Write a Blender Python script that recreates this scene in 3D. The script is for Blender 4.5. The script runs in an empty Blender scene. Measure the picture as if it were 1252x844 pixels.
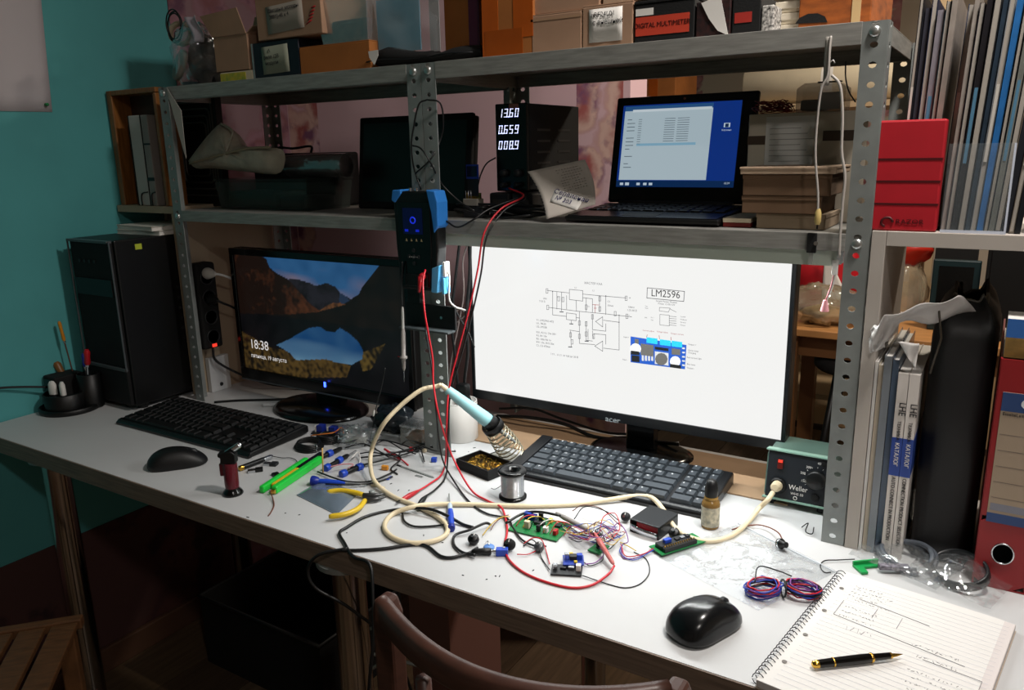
import bpy, math, random
from mathutils import Vector, Matrix, noise
random.seed(7)
SC = bpy.context.scene
COL = SC.collection
rad = math.radians

# ------------------------------------------------------------------ camera
FPX, PITCH, YAW, ROLL = 965.0, rad(13.93), rad(32.07), rad(-1.21)
CAM = Vector((0, 0, 1.34))
_F = Vector((-math.sin(YAW)*math.cos(PITCH), math.cos(YAW)*math.cos(PITCH), -math.sin(PITCH)))
_R0 = Vector((math.cos(YAW), math.sin(YAW), 0)); _U0 = _R0.cross(_F)
_R = _R0*math.cos(ROLL) + _U0*math.sin(ROLL)
_U = _U0*math.cos(ROLL) - _R0*math.sin(ROLL)
cd = bpy.data.cameras.new('camera'); cam = bpy.data.objects.new('camera', cd); COL.objects.link(cam)
cd.sensor_width = 36; cd.lens = FPX/1252*36; cd.clip_start = .01
cam.matrix_world = Matrix(((_R.x, _U.x, -_F.x, CAM.x), (_R.y, _U.y, -_F.y, CAM.y), (_R.z, _U.z, -_F.z, CAM.z), (0, 0, 0, 1)))
SC.camera = cam

# ------------------------------------------------------------------ world, lights, exposure
w = bpy.data.worlds.new('world'); SC.world = w; w.use_nodes = True
w.node_tree.nodes['Background'].inputs[0].default_value = (.55, .6, .7, 1)
w.node_tree.nodes['Background'].inputs[1].default_value = .004
SC.view_settings.view_transform = 'Standard'; SC.view_settings.look = 'None'
SC.view_settings.exposure = 0.0; SC.view_settings.gamma = 1
SC.view_settings.use_curve_mapping = False
SC.cycles.use_denoising = True
SC.cycles.max_bounces = 8

FILL_E, FAR_E, REAR_FILL_E, LED_E = 11.5, 23.0, 24.0, 4.0
FILL_POS, FAR_POS = (.75, -.35, 2.36), (.15, .98, 2.36)
def area_light(name, loc, sx, sy, energy, color, rot=(0, 0, 0), parent=None):
    d = bpy.data.lights.new(name, 'AREA'); d.shape = 'RECTANGLE'; d.size = sx; d.size_y = sy
    d.energy = energy; d.color = color
    o = bpy.data.objects.new(name, d); COL.objects.link(o); o.location = loc; o.rotation_euler = rot
    o.parent = parent
    return o

# ------------------------------------------------------------------ pixel -> point helpers (photo frame 1252x844)
def ray(x, y): return _F*FPX + _R*(x-626) - _U*(y-422)
def D(x, y, h=0.0):                       # point h above the desk top
    d = ray(x, y); return CAM + d*((DESK+h-CAM.z)/d.z)
def Z(x, y, z):
    d = ray(x, y); return CAM + d*((z-CAM.z)/d.z)
def V(x, y, Y):
    d = ray(x, y); return CAM + d*((Y-CAM.y)/d.y)
def VX(x, y, X):
    d = ray(x, y); return CAM + d*((X-CAM.x)/d.x)
DESK = .75
FLOOR = 0.0

# ------------------------------------------------------------------ materials
def lin(c):
    if isinstance(c, str):
        c = c.lstrip('#'); c = [int(c[i:i+2], 16)/255 for i in (0, 2, 4)]
    return tuple((v/12.92 if v <= .04045 else ((v+.055)/1.055)**2.4) for v in c) + (1,)
MATS = {}
def mat(name, col='#808080', rough=.5, metal=0, bump=0, scale=60, var=0, col2=None, emit=None, es=1, alpha=1,
        trans=0, spec=.5, coat=0, stretch=None, ior=1.45):
    if name in MATS: return MATS[name]
    m = bpy.data.materials.new(name); m.use_nodes = True; MATS[name] = m
    nt = m.node_tree; b = nt.nodes['Principled BSDF']; L = nt.links
    c = lin(col)
    b.inputs['Base Color'].default_value = c
    b.inputs['Roughness'].default_value = rough
    b.inputs['Metallic'].default_value = metal
    b.inputs['Specular IOR Level'].default_value = spec
    b.inputs['IOR'].default_value = ior
    if alpha < 1: b.inputs['Alpha'].default_value = alpha
    if trans: b.inputs['Transmission Weight'].default_value = trans
    if coat: b.inputs['Coat Weight'].default_value = coat
    if emit:
        b.inputs['Emission Color'].default_value = lin(emit); b.inputs['Emission Strength'].default_value = es
    if var or bump or col2:
        tc = nt.nodes.new('ShaderNodeTexCoord'); mp = nt.nodes.new('ShaderNodeMapping')
        L.new(tc.outputs['Object'], mp.inputs[0])
        if stretch: mp.inputs['Scale'].default_value = stretch
        nz = nt.nodes.new('ShaderNodeTexNoise'); nz.inputs['Scale'].default_value = scale; nz.inputs['Detail'].default_value = 5
        L.new(mp.outputs[0], nz.inputs['Vector'])
        if var or col2:
            mx = nt.nodes.new('ShaderNodeMix'); mx.data_type = 'RGBA'
            c2 = lin(col2) if col2 else tuple(v*(1-var) for v in c[:3])+(1,)
            mx.inputs['A'].default_value = c; mx.inputs['B'].default_value = c2
            rp = nt.nodes.new('ShaderNodeMapRange'); rp.inputs[1].default_value = .35; rp.inputs[2].default_value = .65
            L.new(nz.outputs['Fac'], rp.inputs[0]); L.new(rp.outputs[0], mx.inputs['Factor'])
            L.new(mx.outputs['Result'], b.inputs['Base Color'])
        if bump:
            bp = nt.nodes.new('ShaderNodeBump'); bp.inputs['Strength'].default_value = bump; bp.inputs['Distance'].default_value = .002
            L.new(nz.outputs['Fac'], bp.inputs['Height']); L.new(bp.outputs[0], b.inputs['Normal'])
    return m
def floral_mat(name, base, petal, petal2, dark, leaf=None, scale=5.0, stripes=True):
    """wallpaper of big roses: warped voronoi petals over a plain ground"""
    if name in MATS: return MATS[name]
    m = bpy.data.materials.new(name); m.use_nodes = True; MATS[name] = m
    nt = m.node_tree; b = nt.nodes['Principled BSDF']; L = nt.links; N = nt.nodes.new
    b.inputs['Roughness'].default_value = .75
    tc = N('ShaderNodeTexCoord')
    nz = N('ShaderNodeTexNoise'); nz.inputs['Scale'].default_value = 14; nz.inputs['Detail'].default_value = 4
    L.new(tc.outputs['Object'], nz.inputs['Vector'])
    wm = N('ShaderNodeMix'); wm.data_type = 'RGBA'; wm.inputs['Factor'].default_value = .075
    L.new(tc.outputs['Object'], wm.inputs['A']); L.new(nz.outputs['Color'], wm.inputs['B'])
    vo = N('ShaderNodeTexVoronoi'); vo.inputs['Scale'].default_value = scale
    L.new(wm.outputs['Result'], vo.inputs['Vector'])
    ring = N('ShaderNodeMath'); ring.operation = 'MULTIPLY'; ring.inputs[1].default_value = 17
    L.new(vo.outputs['Distance'], ring.inputs[0])
    sn = N('ShaderNodeMath'); sn.operation = 'SINE'; L.new(ring.outputs[0], sn.inputs[0])
    pr = N('ShaderNodeMapRange'); pr.inputs[1].default_value = -1; pr.inputs[2].default_value = 1
    L.new(sn.outputs[0], pr.inputs[0])
    pm = N('ShaderNodeMix'); pm.data_type = 'RGBA'; pm.inputs['A'].default_value = lin(petal); pm.inputs['B'].default_value = lin(petal2)
    L.new(pr.outputs[0], pm.inputs['Factor'])
    pm2 = N('ShaderNodeMix'); pm2.data_type = 'RGBA'; pm2.inputs['B'].default_value = lin(dark)
    rr = N('ShaderNodeMapRange'); rr.inputs[1].default_value = .5; rr.inputs[2].default_value = .62
    L.new(nz.outputs['Fac'], rr.inputs[0]); L.new(rr.outputs[0], pm2.inputs['Factor']); L.new(pm.outputs['Result'], pm2.inputs['A'])
    mk = N('ShaderNodeMapRange'); mk.inputs[1].default_value = .52; mk.inputs[2].default_value = .6
    L.new(vo.outputs['Distance'], mk.inputs[0])
    sep = N('ShaderNodeSeparateXYZ'); L.new(tc.outputs['Object'], sep.inputs[0])
    fin = N('ShaderNodeMix'); fin.data_type = 'RGBA'; fin.inputs['B'].default_value = lin(base)
    L.new(pm2.outputs['Result'], fin.inputs['A'])
    if stripes:
        st = N('ShaderNodeMath'); st.operation = 'PINGPONG'; st.inputs[1].default_value = .5
        ad = N('ShaderNodeMath'); ad.operation = 'ADD'; ad.inputs[1].default_value = stripes
        L.new(sep.outputs['X'], ad.inputs[0]); L.new(ad.outputs[0], st.inputs[0])
        gt = N('ShaderNodeMath'); gt.operation = 'GREATER_THAN'; gt.inputs[1].default_value = .062
        L.new(st.outputs[0], gt.inputs[0])
        mm = N('ShaderNodeMath'); mm.operation = 'MAXIMUM'
        L.new(mk.outputs[0], mm.inputs[0]); L.new(gt.outputs[0], mm.inputs[1]); L.new(mm.outputs[0], fin.inputs['Factor'])
    else:
        L.new(mk.outputs[0], fin.inputs['Factor'])
    L.new(fin.outputs['Result'], b.inputs['Base Color'])
    return m
def film_mat(name, col='#e8eef0', diff=.06, refl=.12, rough=.07, bump=.5, scale=30):
    """thin clear plastic: mostly see-through, with a sharp sheen and a little haze"""
    if name in MATS: return MATS[name]
    m = bpy.data.materials.new(name); m.use_nodes = True; MATS[name] = m
    nt = m.node_tree; L = nt.links; N = nt.nodes.new
    nt.nodes.remove(nt.nodes['Principled BSDF']); out = nt.nodes['Material Output']
    tr = N('ShaderNodeBsdfTransparent'); tr.inputs[0].default_value = (.97, .98, .98, 1)
    gl = N('ShaderNodeBsdfGlossy'); gl.inputs['Roughness'].default_value = rough; gl.inputs[0].default_value = (.95, .97, 1, 1)
    df = N('ShaderNodeBsdfDiffuse'); df.inputs[0].default_value = lin(col)
    lw = N('ShaderNodeLayerWeight'); lw.inputs[0].default_value = .22
    ad = N('ShaderNodeMath'); ad.operation = 'ADD'; ad.use_clamp = True; ad.inputs[1].default_value = refl
    L.new(lw.outputs['Facing'], ad.inputs[0])
    tc = N('ShaderNodeTexCoord'); nz = N('ShaderNodeTexNoise'); nz.inputs['Scale'].default_value = scale; nz.inputs['Detail'].default_value = 3
    L.new(tc.outputs['Object'], nz.inputs['Vector'])
    bp = N('ShaderNodeBump'); bp.inputs['Strength'].default_value = bump; bp.inputs['Distance'].default_value = .004
    L.new(nz.outputs['Fac'], bp.inputs['Height']); L.new(bp.outputs[0], gl.inputs['Normal'])
    m1 = N('ShaderNodeMixShader'); m1.inputs[0].default_value = diff; L.new(tr.outputs[0], m1.inputs[1]); L.new(df.outputs[0], m1.inputs[2])
    m2 = N('ShaderNodeMixShader'); L.new(ad.outputs[0], m2.inputs[0]); L.new(m1.outputs[0], m2.inputs[1]); L.new(gl.outputs[0], m2.inputs[2])
    L.new(m2.outputs[0], out.inputs['Surface'])
    return m
def attr_mat(name, emit=0, rough=.3):
    if name in MATS: return MATS[name]
    m = bpy.data.materials.new(name); m.use_nodes = True; MATS[name] = m
    nt = m.node_tree; b = nt.nodes['Principled BSDF']; a = nt.nodes.new('ShaderNodeVertexColor'); a.layer_name = 'Col'
    b.inputs['Roughness'].default_value = rough
    if emit:
        b.inputs['Base Color'].default_value = (.01, .01, .01, 1)
        nt.links.new(a.outputs[0], b.inputs['Emission Color']); b.inputs['Emission Strength'].default_value = emit
    else: nt.links.new(a.outputs[0], b.inputs['Base Color'])
    return m

# ------------------------------------------------------------------ mesh builder
class MB:
    def __init__(s): s.v, s.f, s.sm, s.mi = [], [], [], []; s.cm = 0
    def add(s, vs, fs, smooth=False, M=None):
        o = len(s.v)
        s.v += [tuple(M @ Vector(p)) if M else tuple(p) for p in vs]
        s.f += [tuple(i+o for i in f) for f in fs]; s.sm += [smooth]*len(fs); s.mi += [s.cm]*len(fs)
        return s
    def box(s, x0, x1, y0, y1, z0, z1, M=None):
        v = [(x0,y0,z0),(x1,y0,z0),(x1,y1,z0),(x0,y1,z0),(x0,y0,z1),(x1,y0,z1),(x1,y1,z1),(x0,y1,z1)]
        return s.add(v, [(0,3,2,1),(4,5,6,7),(0,1,5,4),(1,2,6,5),(2,3,7,6),(3,0,4,7)], False, M)
    def cbox(s, c, sx, sy, sz, M=None):
        return s.box(c[0]-sx/2, c[0]+sx/2, c[1]-sy/2, c[1]+sy/2, c[2]-sz/2, c[2]+sz/2, M)
    def prism(s, pts, y0, y1, M=None, axis='y', smooth=False):
        """polygon pts (a,b) extruded; axis y: (x,z) profile; axis z: (x,y); axis x: (y,z)"""
        n = len(pts)
        def p(a, b, t): return (a, t, b) if axis == 'y' else ((a, b, t) if axis == 'z' else (t, a, b))
        v = [p(a, b, y0) for a, b in pts] + [p(a, b, y1) for a, b in pts]
        fs = [tuple(range(n)), tuple(range(2*n-1, n-1, -1))]
        fs += [(i, i+n, (i+1) % n+n, (i+1) % n) for i in range(n)]
        return s.add(v, fs, smooth, M)
    def lathe(s, prof, n=24, M=None, smooth=True, cap=True):
        """prof: list of (r,z)"""
        v, fs = [], []
        for r, z in prof:
            for i in range(n):
                a = 2*math.pi*i/n; v.append((r*math.cos(a), r*math.sin(a), z))
        for k in range(len(prof)-1):
            for i in range(n):
                j = (i+1) % n; fs.append((k*n+i, k*n+j, (k+1)*n+j, (k+1)*n+i))
        s.add(v, fs, smooth, M)
        if cap:
            for k, rev in ((0, True), (len(prof)-1, False)):
                if prof[k][0] > 1e-5:
                    r, z = prof[k]; ring = [(r*math.cos(2*math.pi*i/n), r*math.sin(2*math.pi*i/n), z) for i in range(n)]
                    s.add(ring, [tuple(range(n-1, -1, -1)) if rev else tuple(range(n))], False, M)
        return s
    def tube(s, pts, r, n=8, closed=False, cap=True, M=None):
        pts = [Vector(p) for p in pts]; m = len(pts)
        if m < 2: return s
        rr = r if isinstance(r, (list, tuple)) else [r]*m
        T = []
        for i in range(m):
            a = pts[(i-1) % m] if (closed or i > 0) else pts[i]; b = pts[(i+1) % m] if (closed or i < m-1) else pts[i]
            t = (b-a); T.append(t.normalized() if t.length > 1e-9 else Vector((0, 0, 1)))
        u = T[0].orthogonal().normalized(); v, fs = [], []
        for i in range(m):
            u = (u - T[i]*u.dot(T[i]))
            u = u.normalized() if u.length > 1e-6 else T[i].orthogonal().normalized()
            w_ = T[i].cross(u)
            for k in range(n):
                a = 2*math.pi*k/n; v.append(pts[i] + (u*math.cos(a)+w_*math.sin(a))*rr[i])
        for i in range(m if closed else m-1):
            for k in range(n):
                l = (k+1) % n; i2 = (i+1) % m
                fs.append((i*n+k, i*n+l, i2*n+l, i2*n+k))
        if cap and not closed: fs += [tuple(range(n-1, -1, -1)), tuple(range((m-1)*n, m*n))]
        return s.add(v, fs, True, M)
    def grid(s, fn, nu, nv, smooth=True, M=None):
        v = [fn(i/nu, j/nv) for j in range(nv+1) for i in range(nu+1)]
        fs = [(j*(nu+1)+i, j*(nu+1)+i+1, (j+1)*(nu+1)+i+1, (j+1)*(nu+1)+i) for j in range(nv) for i in range(nu)]
        return s.add(v, fs, smooth, M)
    def ell(s, c, rx, ry, rz, n=16, m=10, M=None, zmin=-1):
        prof = []
        v, fs = [], []
        for j in range(m+1):
            t = math.pi*j/m; z = max(math.cos(t), zmin)
            for i in range(n):
                a = 2*math.pi*i/n; v.append((c[0]+rx*math.sin(t)*math.cos(a), c[1]+ry*math.sin(t)*math.sin(a), c[2]+rz*z))
        for j in range(m):
            for i in range(n):
                k = (i+1) % n; fs.append((j*n+i, (j+1)*n+i, (j+1)*n+k, j*n+k))
        return s.add(v, fs, True, M)
    def mesh(s, name, mats):
        me = bpy.data.meshes.new(name); me.from_pydata(s.v, [], s.f)
        for m in (mats if isinstance(mats, (list, tuple)) else [mats]): me.materials.append(m)
        me.polygons.foreach_set('use_smooth', s.sm); me.polygons.foreach_set('material_index', s.mi)
        me.update(); return me
def link(name, data, parent=None, loc=None, rot=None):
    o = bpy.data.objects.new(name, data); COL.objects.link(o); o.parent = parent
    if loc is not None: o.location = loc
    if rot is not None: o.rotation_euler = rot
    return o
def part(name, mb, m, parent, bevel=0, solid=0, sub=0, label=None, loc=None, rot=None, seg=2):
    o = link(name, mb.mesh(name, m), parent, loc, rot)
    mods(o, bevel, solid, sub, seg)
    if label: o['label'] = label
    return o
def mods(o, bevel=0, solid=0, sub=0, seg=2):
    if solid:
        q = o.modifiers.new('s', 'SOLIDIFY'); q.thickness = solid; q.offset = 0
    if bevel:
        q = o.modifiers.new('b', 'BEVEL'); q.width = bevel; q.segments = seg; q.limit_method = 'ANGLE'; q.angle_limit = rad(35)
        q.harden_normals = False
    if sub:
        q = o.modifiers.new('u', 'SUBSURF'); q.levels = sub; q.render_levels = sub
def tag(o, label, cat, group=None):
    o['label'] = label; o['category'] = cat
    if group: o['group'] = group
    return o
def thing(name, label, cat, loc=(0, 0, 0), rz=0, group=None, rot=None):
    o = link(name, None, None, loc, rot or (0, 0, rz)); o.empty_display_size = .02
    return tag(o, label, cat, group)
def solo(name, mb, m, label, cat, group=None, loc=None, rot=None, **k):
    return tag(part(name, mb, m, None, loc=loc, rot=rot, **k), label, cat, group)
def struct(name, mb, m, parent=None, **k):
    o = part(name, mb, m, parent, **k)
    if parent is None: o['kind'] = 'structure'
    return o
def smooth_path(pts, k=6):
    """Catmull-Rom through points"""
    P = [Vector(p) for p in pts]
    if len(P) < 3: return P
    P = [P[0]*2-P[1]] + P + [P[-1]*2-P[-2]]
    out = []
    for i in range(1, len(P)-2):
        a, b, c, d = P[i-1], P[i], P[i+1], P[i+2]
        for j in range(k):
            t = j/k
            out.append(.5*((2*b) + (c-a)*t + (2*a-5*b+4*c-d)*t*t + (3*b-a-3*c+d)*t**3))
    out.append(P[-2]); return out
def text(s, size, loc, rot, m, parent, name='lettering', align='LEFT', ext=.0002, valign='BOTTOM', sx=1, spacing=1, line=1):
    cu = bpy.data.curves.new(name, 'FONT'); cu.body = s; cu.size = size; cu.align_x = align; cu.align_y = valign; cu.extrude = ext
    cu.space_character = spacing; cu.space_line = line; cu.resolution_u = 3
    t = bpy.data.objects.new('tmp', cu); COL.objects.link(t)
    bpy.context.view_layer.update()
    me = bpy.data.meshes.new_from_object(t.evaluated_get(bpy.context.evaluated_depsgraph_get()))
    bpy.data.objects.remove(t); bpy.data.curves.remove(cu)
    me.materials.clear(); me.materials.append(m)
    if sx != 1:
        for v in me.vertices: v.co.x *= sx
    return link(name, me, parent, loc, rot)
FRONT = (rad(90), 0, 0)          # writing on a face that looks toward -Y
def rotz(a): return Matrix.Rotation(a, 4, 'Z')
def TR(x, y, z): return Matrix.Translation((x, y, z))
def align_m(p, d, up=Vector((0, 0, 1))):
    """matrix: local z along d, placed at p"""
    return TR(*p) @ Vector(d).to_track_quat('Z', 'Y').to_matrix().to_4x4()

# common materials
M_white = mat('white_laminate', '#c2c3c4', .42, var=.06, scale=4)
M_edge = mat('desk_edge_wood', '#7d6a5c', .55, var=.35, scale=9, stretch=(1.5, 12, 30), bump=.1)
M_chrome = mat('chrome_tube', '#b8b0a8', .16, 1, var=.35, scale=3)
M_steel = mat('galvanised_steel', '#8f9492', .45, .35, var=.2, scale=22, bump=.05)
M_steelL = mat('galvanised_steel_lip', '#9c9b96', .42, .3, var=.28, scale=10, stretch=(2, 2, 20))
M_bolt = mat('zinc_bolt', '#c3c7c6', .3, .9)
M_black = mat('black_plastic', '#060708', .45, var=.2, scale=40)
M_blackg = mat('glossy_black', '#08090a', .18)
M_blackm = mat('matt_black', '#070708', .8, bump=.2, scale=300)
M_dgrey = mat('dark_grey_plastic', '#1d1f22', .5)
M_card = mat('cardboard', '#a5836a', .85, var=.16, scale=14, bump=.15)
M_card2 = mat('cardboard_warm', '#a8662e', .8, var=.3, scale=8, bump=.15)
M_card3 = mat('cardboard_pale', '#b39a82', .85, var=.15, scale=14)
M_tape = mat('brown_tape', '#a04c14', .25, var=.15, scale=20)
M_tape2 = mat('orange_tape', '#b8581a', .22, var=.25, scale=12)
M_paper = mat('paper', '#dedbd6', .8, var=.05, scale=12)
M_cream = mat('cream_paper', '#cfc2a8', .8, var=.1, scale=15)
M_ink = mat('ink', '#14151c', .6)
M_inkblue = mat('blue_ink', '#20205a', .6)
M_red = mat('red_plastic', '#b01722', .4, var=.1, scale=30)
M_redw = mat('red_wire', '#c01f2c', .38)
M_blackw = mat('black_wire', '#101112', .42)
M_whitew = mat('white_wire', '#d8d6d2', .4)
M_cablew = mat('cream_cable', '#d6c6a6', .45)
M_blue = mat('blue_plastic', '#1f45b5', .35)
M_blued = mat('dark_blue_plastic', '#182a86', .35)
M_green = mat('green_plastic', '#22c340', .32)
M_yellow = mat('yellow_plastic', '#d6b42a', .35)
M_pcb = mat('green_circuit_board', '#0f7a3c', .35, var=.35, scale=180)
M_pcbb = mat('blue_circuit_board', '#1b3aa0', .35, var=.3, scale=200)
M_pcbk = mat('black_circuit_board', '#17191c', .35)
M_gold = mat('gold_metal', '#d8ac4c', .22, 1)
M_silver = mat('silver_metal', '#c9ccd0', .24, 1)
M_clear = mat('clear_plastic', '#e8eef0', .06, trans=.0, alpha=.16, spec=.6)
M_film = film_mat('clear_film', diff=.05, refl=.06, bump=.8, scale=45)
M_frost = film_mat('frosted_film', '#b0b2b4', diff=.22, refl=.05, rough=.2)
M_acryl = mat('acrylic', '#9aa4a8', .05, alpha=.1, spec=.7)
M_wood = mat('varnished_wood', '#94602f', .35, var=.4, scale=7, stretch=(20, 20, 2))
M_chair = mat('chair_wood', '#4c3027', .42, var=.3, scale=10, stretch=(3, 3, 18))

# =================================================================== the room
XL, YB, YF, XR, YN, ZC = -1.935, 1.80, 4.6, 2.2, -2.2, 2.6
M_teal = mat('teal_paint', '#52a5a7', .7, var=.1, scale=5, bump=.15)
M_floral = floral_mat('rose_wallpaper', '#e0bcc2', '#b0605c', '#e4bfb2', '#8a5a78', scale=8.0, stripes=.865)
M_floral_shaded = floral_mat('rose_wallpaper_lower_shaded', '#4e3230', '#58342f', '#452829', '#2c1b1f', scale=5.0, stripes=False)  # rose wallpaper with the under-desk shade darkened into its colours
M_farw = floral_mat('far_rose_wallpaper', '#cdbfae', '#a8676c', '#bf8b8c', '#85515c', scale=6.0, stripes=.62)
M_ceil = mat('ceiling_paint', '#d8d4cc', .8)
M_plain = mat('plain_wall_paint', '#b9ab9c', .8, var=.08, scale=3)
struct('floor', MB().box(XL, XR, YN, YF, -.1, -.012), mat('floor_base', '#2a1d17', .7))
FL = bpy.data.objects['floor']
planks = [mat('laminate_%d' % i, c, .38, var=.35, scale=5, stretch=(14, 1, 1)) for i, c in enumerate(('#66533f', '#584637', '#705c4a'))]
pm = [MB().box(-.093, .093, -.6, .6, -.012, 0).mesh('plank', planks[i]) for i in range(3)]
for i in range(22):
    for j in range(6):
        x = XL + .1 + i*.188; y = YN + .6 + j*1.202 - (.6 if i % 2 else 0)
        if x > XR - .1 or y-.6 < YN-.01 or y+.6 > YF: continue
        link('plank', pm[(i*7+j*3) % 3], FL, (x, y, 0))
struct('ceiling', MB().box(XL, XR, YN, YF, ZC, ZC+.1), M_ceil)
wl = struct('wall_left', MB().box(XL-.1, XL, YN, YF, 0, ZC), M_teal)
zl = VX(0, 695, XL+.003).z
part('wallpaper_panel', MB().box(XL, XL+.004, YN, 1.42, 0, zl), M_floral_shaded, wl)
part('wallpaper_panel', MB().box(XL, XL+.003, 1.42, YB, 0, ZC), floral_mat('rose_wallpaper_side_shaded', '#8f7378', '#84565a', '#96707a', '#684658', scale=8.0, stripes=False), wl)  # same roses, muted in colour to stand for the dim shaded corner
struct('wall_back', MB().box(XL, -.785, YB, YB+.1, 0, ZC), M_floral)
struct('wall_far', MB().box(XL, XR, YF, YF+.1, 0, ZC), M_farw)
struct('wall_right', MB().box(XR, XR+.1, YN, YF, 0, ZC), M_plain)
struct('wall_near', MB().box(XL, XR, YN-.1, YN, 0, ZC), M_plain)
struct('baseboard_left', MB().box(XL+.004, XL+.02, YN, YB, 0, .07), mat('baseboard', '#5a4032', .5), bevel=.004)

def ceiling_lamp(pos, energy, color, label):  # shared by the main lamp and two added fill lamps
    t = thing('ceiling_lamp', label, 'ceiling lamp', (pos[0], pos[1], ZC))
    part('base_plate', MB().lathe([(.07, -.02), (.07, 0)], 24), M_ceil, t)
    part('stem', MB().lathe([(.012, -.16), (.012, -.02)], 12), M_chrome, t)
    part('lamp_shade', MB().lathe([(.05, -.16), (.17, -.2), (.2, -.235), (.2, -.24)], 32, cap=False), mat('lamp_glass', '#f2e6d0', .4), t, solid=.004)
    area_light('lamp_light', (0, 0, -.245), .14, .14, energy, color, parent=t)
ceiling_lamp(FILL_POS, FILL_E, (1, .94, .88), 'added round fill lamp behind the camera')  # added fill light for the shelf fronts, no such lamp in the room
ceiling_lamp(FAR_POS, FAR_E, (1, .94, .88), 'round ceiling lamp above and behind the shelving')

ceiling_lamp((.25, 2.45, 2.36), REAR_FILL_E, (1, .88, .72), 'added round fill lamp over the far table and rack')  # unseen lamp added to brighten the far end

# =================================================================== desk
t = thing('desk', 'long white laminate work desk with brown edge and chrome legs', 'desk', (-.7, 1.12, 0))
def dl(x, y): return (x+.7, y-1.12)
x0, y0 = dl(XL+.006, .787); x1, y1 = dl(.62, 1.45)
part('desk_top', MB().box(x0, x1, y0+.001, y1, DESK-.036, DESK), M_white, t)
part('edge_band', MB().box(x0, x1, y0-.0015, y0+.001, DESK-.036, DESK-.0006), M_edge, t)
for px_, py_ in ((40, 566), (400, 697), None and (0, 0) or (600, 770)):
    if px_ == 600: X_, Y_ = -.66, 1.36
    else:
        q = Z(px_, py_, .71); X_, Y_ = q.x, q.y+.045
    lx, ly = dl(X_, Y_)
    lg = part('leg', MB().lathe([(.027, .0), (.027, DESK-.037)], 28), M_chrome, t, loc=(lx, ly, 0))
    part('foot', MB().lathe([(.034, 0), (.034, .012), (.028, .02)], 24), M_black, lg)
    part('flange', MB().lathe([(.05, DESK-.044), (.05, DESK-.036)], 24), M_steel, lg)
for X_, Y_ in ((-1.83, 1.38), (.5, .85), (.5, 1.38)):
    lx, ly = dl(X_, Y_); part('leg', MB().lathe([(.027, .0), (.027, DESK-.037)], 28), M_chrome, t, loc=(lx, ly, 0))

# =================================================================== steel shelving
PITCH_H = .025
def perf_plate(mb, w_, h, off=.0125, r=.0042):
    """plate in local XZ (x 0..w, z 0..h) with a column of round holes"""
    n = int((h-off)/PITCH_H)+1; z = 0
    c = w_/2
    for k in range(n):
        zc = off + k*PITCH_H; za = zc-PITCH_H/2 if k else 0; zb = min(zc+PITCH_H/2, h) if k < n-1 else h
        out = [(w_, zc), (w_, zb), (c, zb), (0, zb), (0, zc), (0, za), (c, za), (w_, za)]
        inn = [(c+r*1.25*math.cos(rad(45*i)), zc+r*math.sin(rad(45*i))) for i in range(8)]
        v = [(a, 0, b) for a, b in out] + [(a, 0, b) for a, b in inn]
        mb.add(v, [(i, (i+1) % 8, (i+1) % 8+8, i+8) for i in range(8)])
    return mb
def post(parent, x, y, z0, z1, corner_right, front=True, w_=.031):
    """angle post: plate facing front (or back) and a side plate"""
    mb = MB(); perf_plate(mb, w_, z1-z0)
    s = MB(); perf_plate(s, w_, z1-z0)
    xs = w_ if corner_right else 0
    for (a, b, c) in s.v: mb.v.append((xs, a if front else -a, c))
    o = len(mb.v)-len(s.v)
    mb.f += [tuple(i+o for i in f) for f in s.f]; mb.sm += s.sm; mb.mi += s.mi
    return part('post', mb, M_steel, parent, solid=.0022, loc=(x, y, z0))
def bolt(parent, x, y, z, r=.0075):
    part('bolt', MB().lathe([(r, 0), (r*.95, .003), (r*.5, .0045), (0.0001, .0048)], 12), M_bolt, parent, loc=(x, y, z), rot=(rad(90), 0, 0))
def tray(parent, name, x0, x1, y0, y1, z, lip):
    mb = MB()
    mb.box(x0, x1, y0, y1, z-.0018, z)
    mb.box(x0, x1, y0, y0+.0018, z-lip, z-.0018); mb.box(x0, x1, y1-.0018, y1, z-lip, z-.0018)
    mb.box(x0, x1, y0+.0018, y0+.009, z-lip, z-lip+.0018); mb.box(x0, x1, y1-.009, y1-.0018, z-lip, z-lip+.0018)
    mb.box(x0, x0+.0018, y0, y1, z-lip, z-.0018); mb.box(x1-.0018, x1, y0, y1, z-lip, z-.0018)
    return part(name, mb, M_steelL, parent, bevel=.0006)
YS0, YS1 = 1.175, 1.50
ZT, ZM = 1.4915, 1.2165
def shelving(xa, xb, label, lip_t, lip_m):
    ox = (xa+xb)/2
    t = thing('shelving_unit', label, 'shelf', (ox, YS0, DESK), group='steel shelving units on the desk')
    w_ = .031
    for x, cr in ((xa, False), (xb-w_, True)):
        post(t, x-ox, 0, 0, ZT-DESK, cr)
        post(t, x-ox, YS1-YS0, 0, ZT-DESK, cr, front=False)
        for z in (ZT-.013-DESK, ZM-.013-DESK): bolt(t, x-ox+w_/2, -.0012, z)
    i = .0028
    tray(t, 'shelf_tray', xa-ox+i, xb-ox-i, .0025, YS1-YS0-.0025, ZT-DESK, lip_t)
    tray(t, 'shelf_tray', xa-ox+i, xb-ox-i, .0025, YS1-YS0-.0025, ZM-DESK, lip_m)
    return t
UL = shelving(-1.667, -.9165, 'left grey perforated steel shelving unit over the smaller monitor', .029, .024)
UR = shelving(-.9145, -.156, 'right grey perforated steel shelving unit over the large white monitor', .026, .0245)

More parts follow.
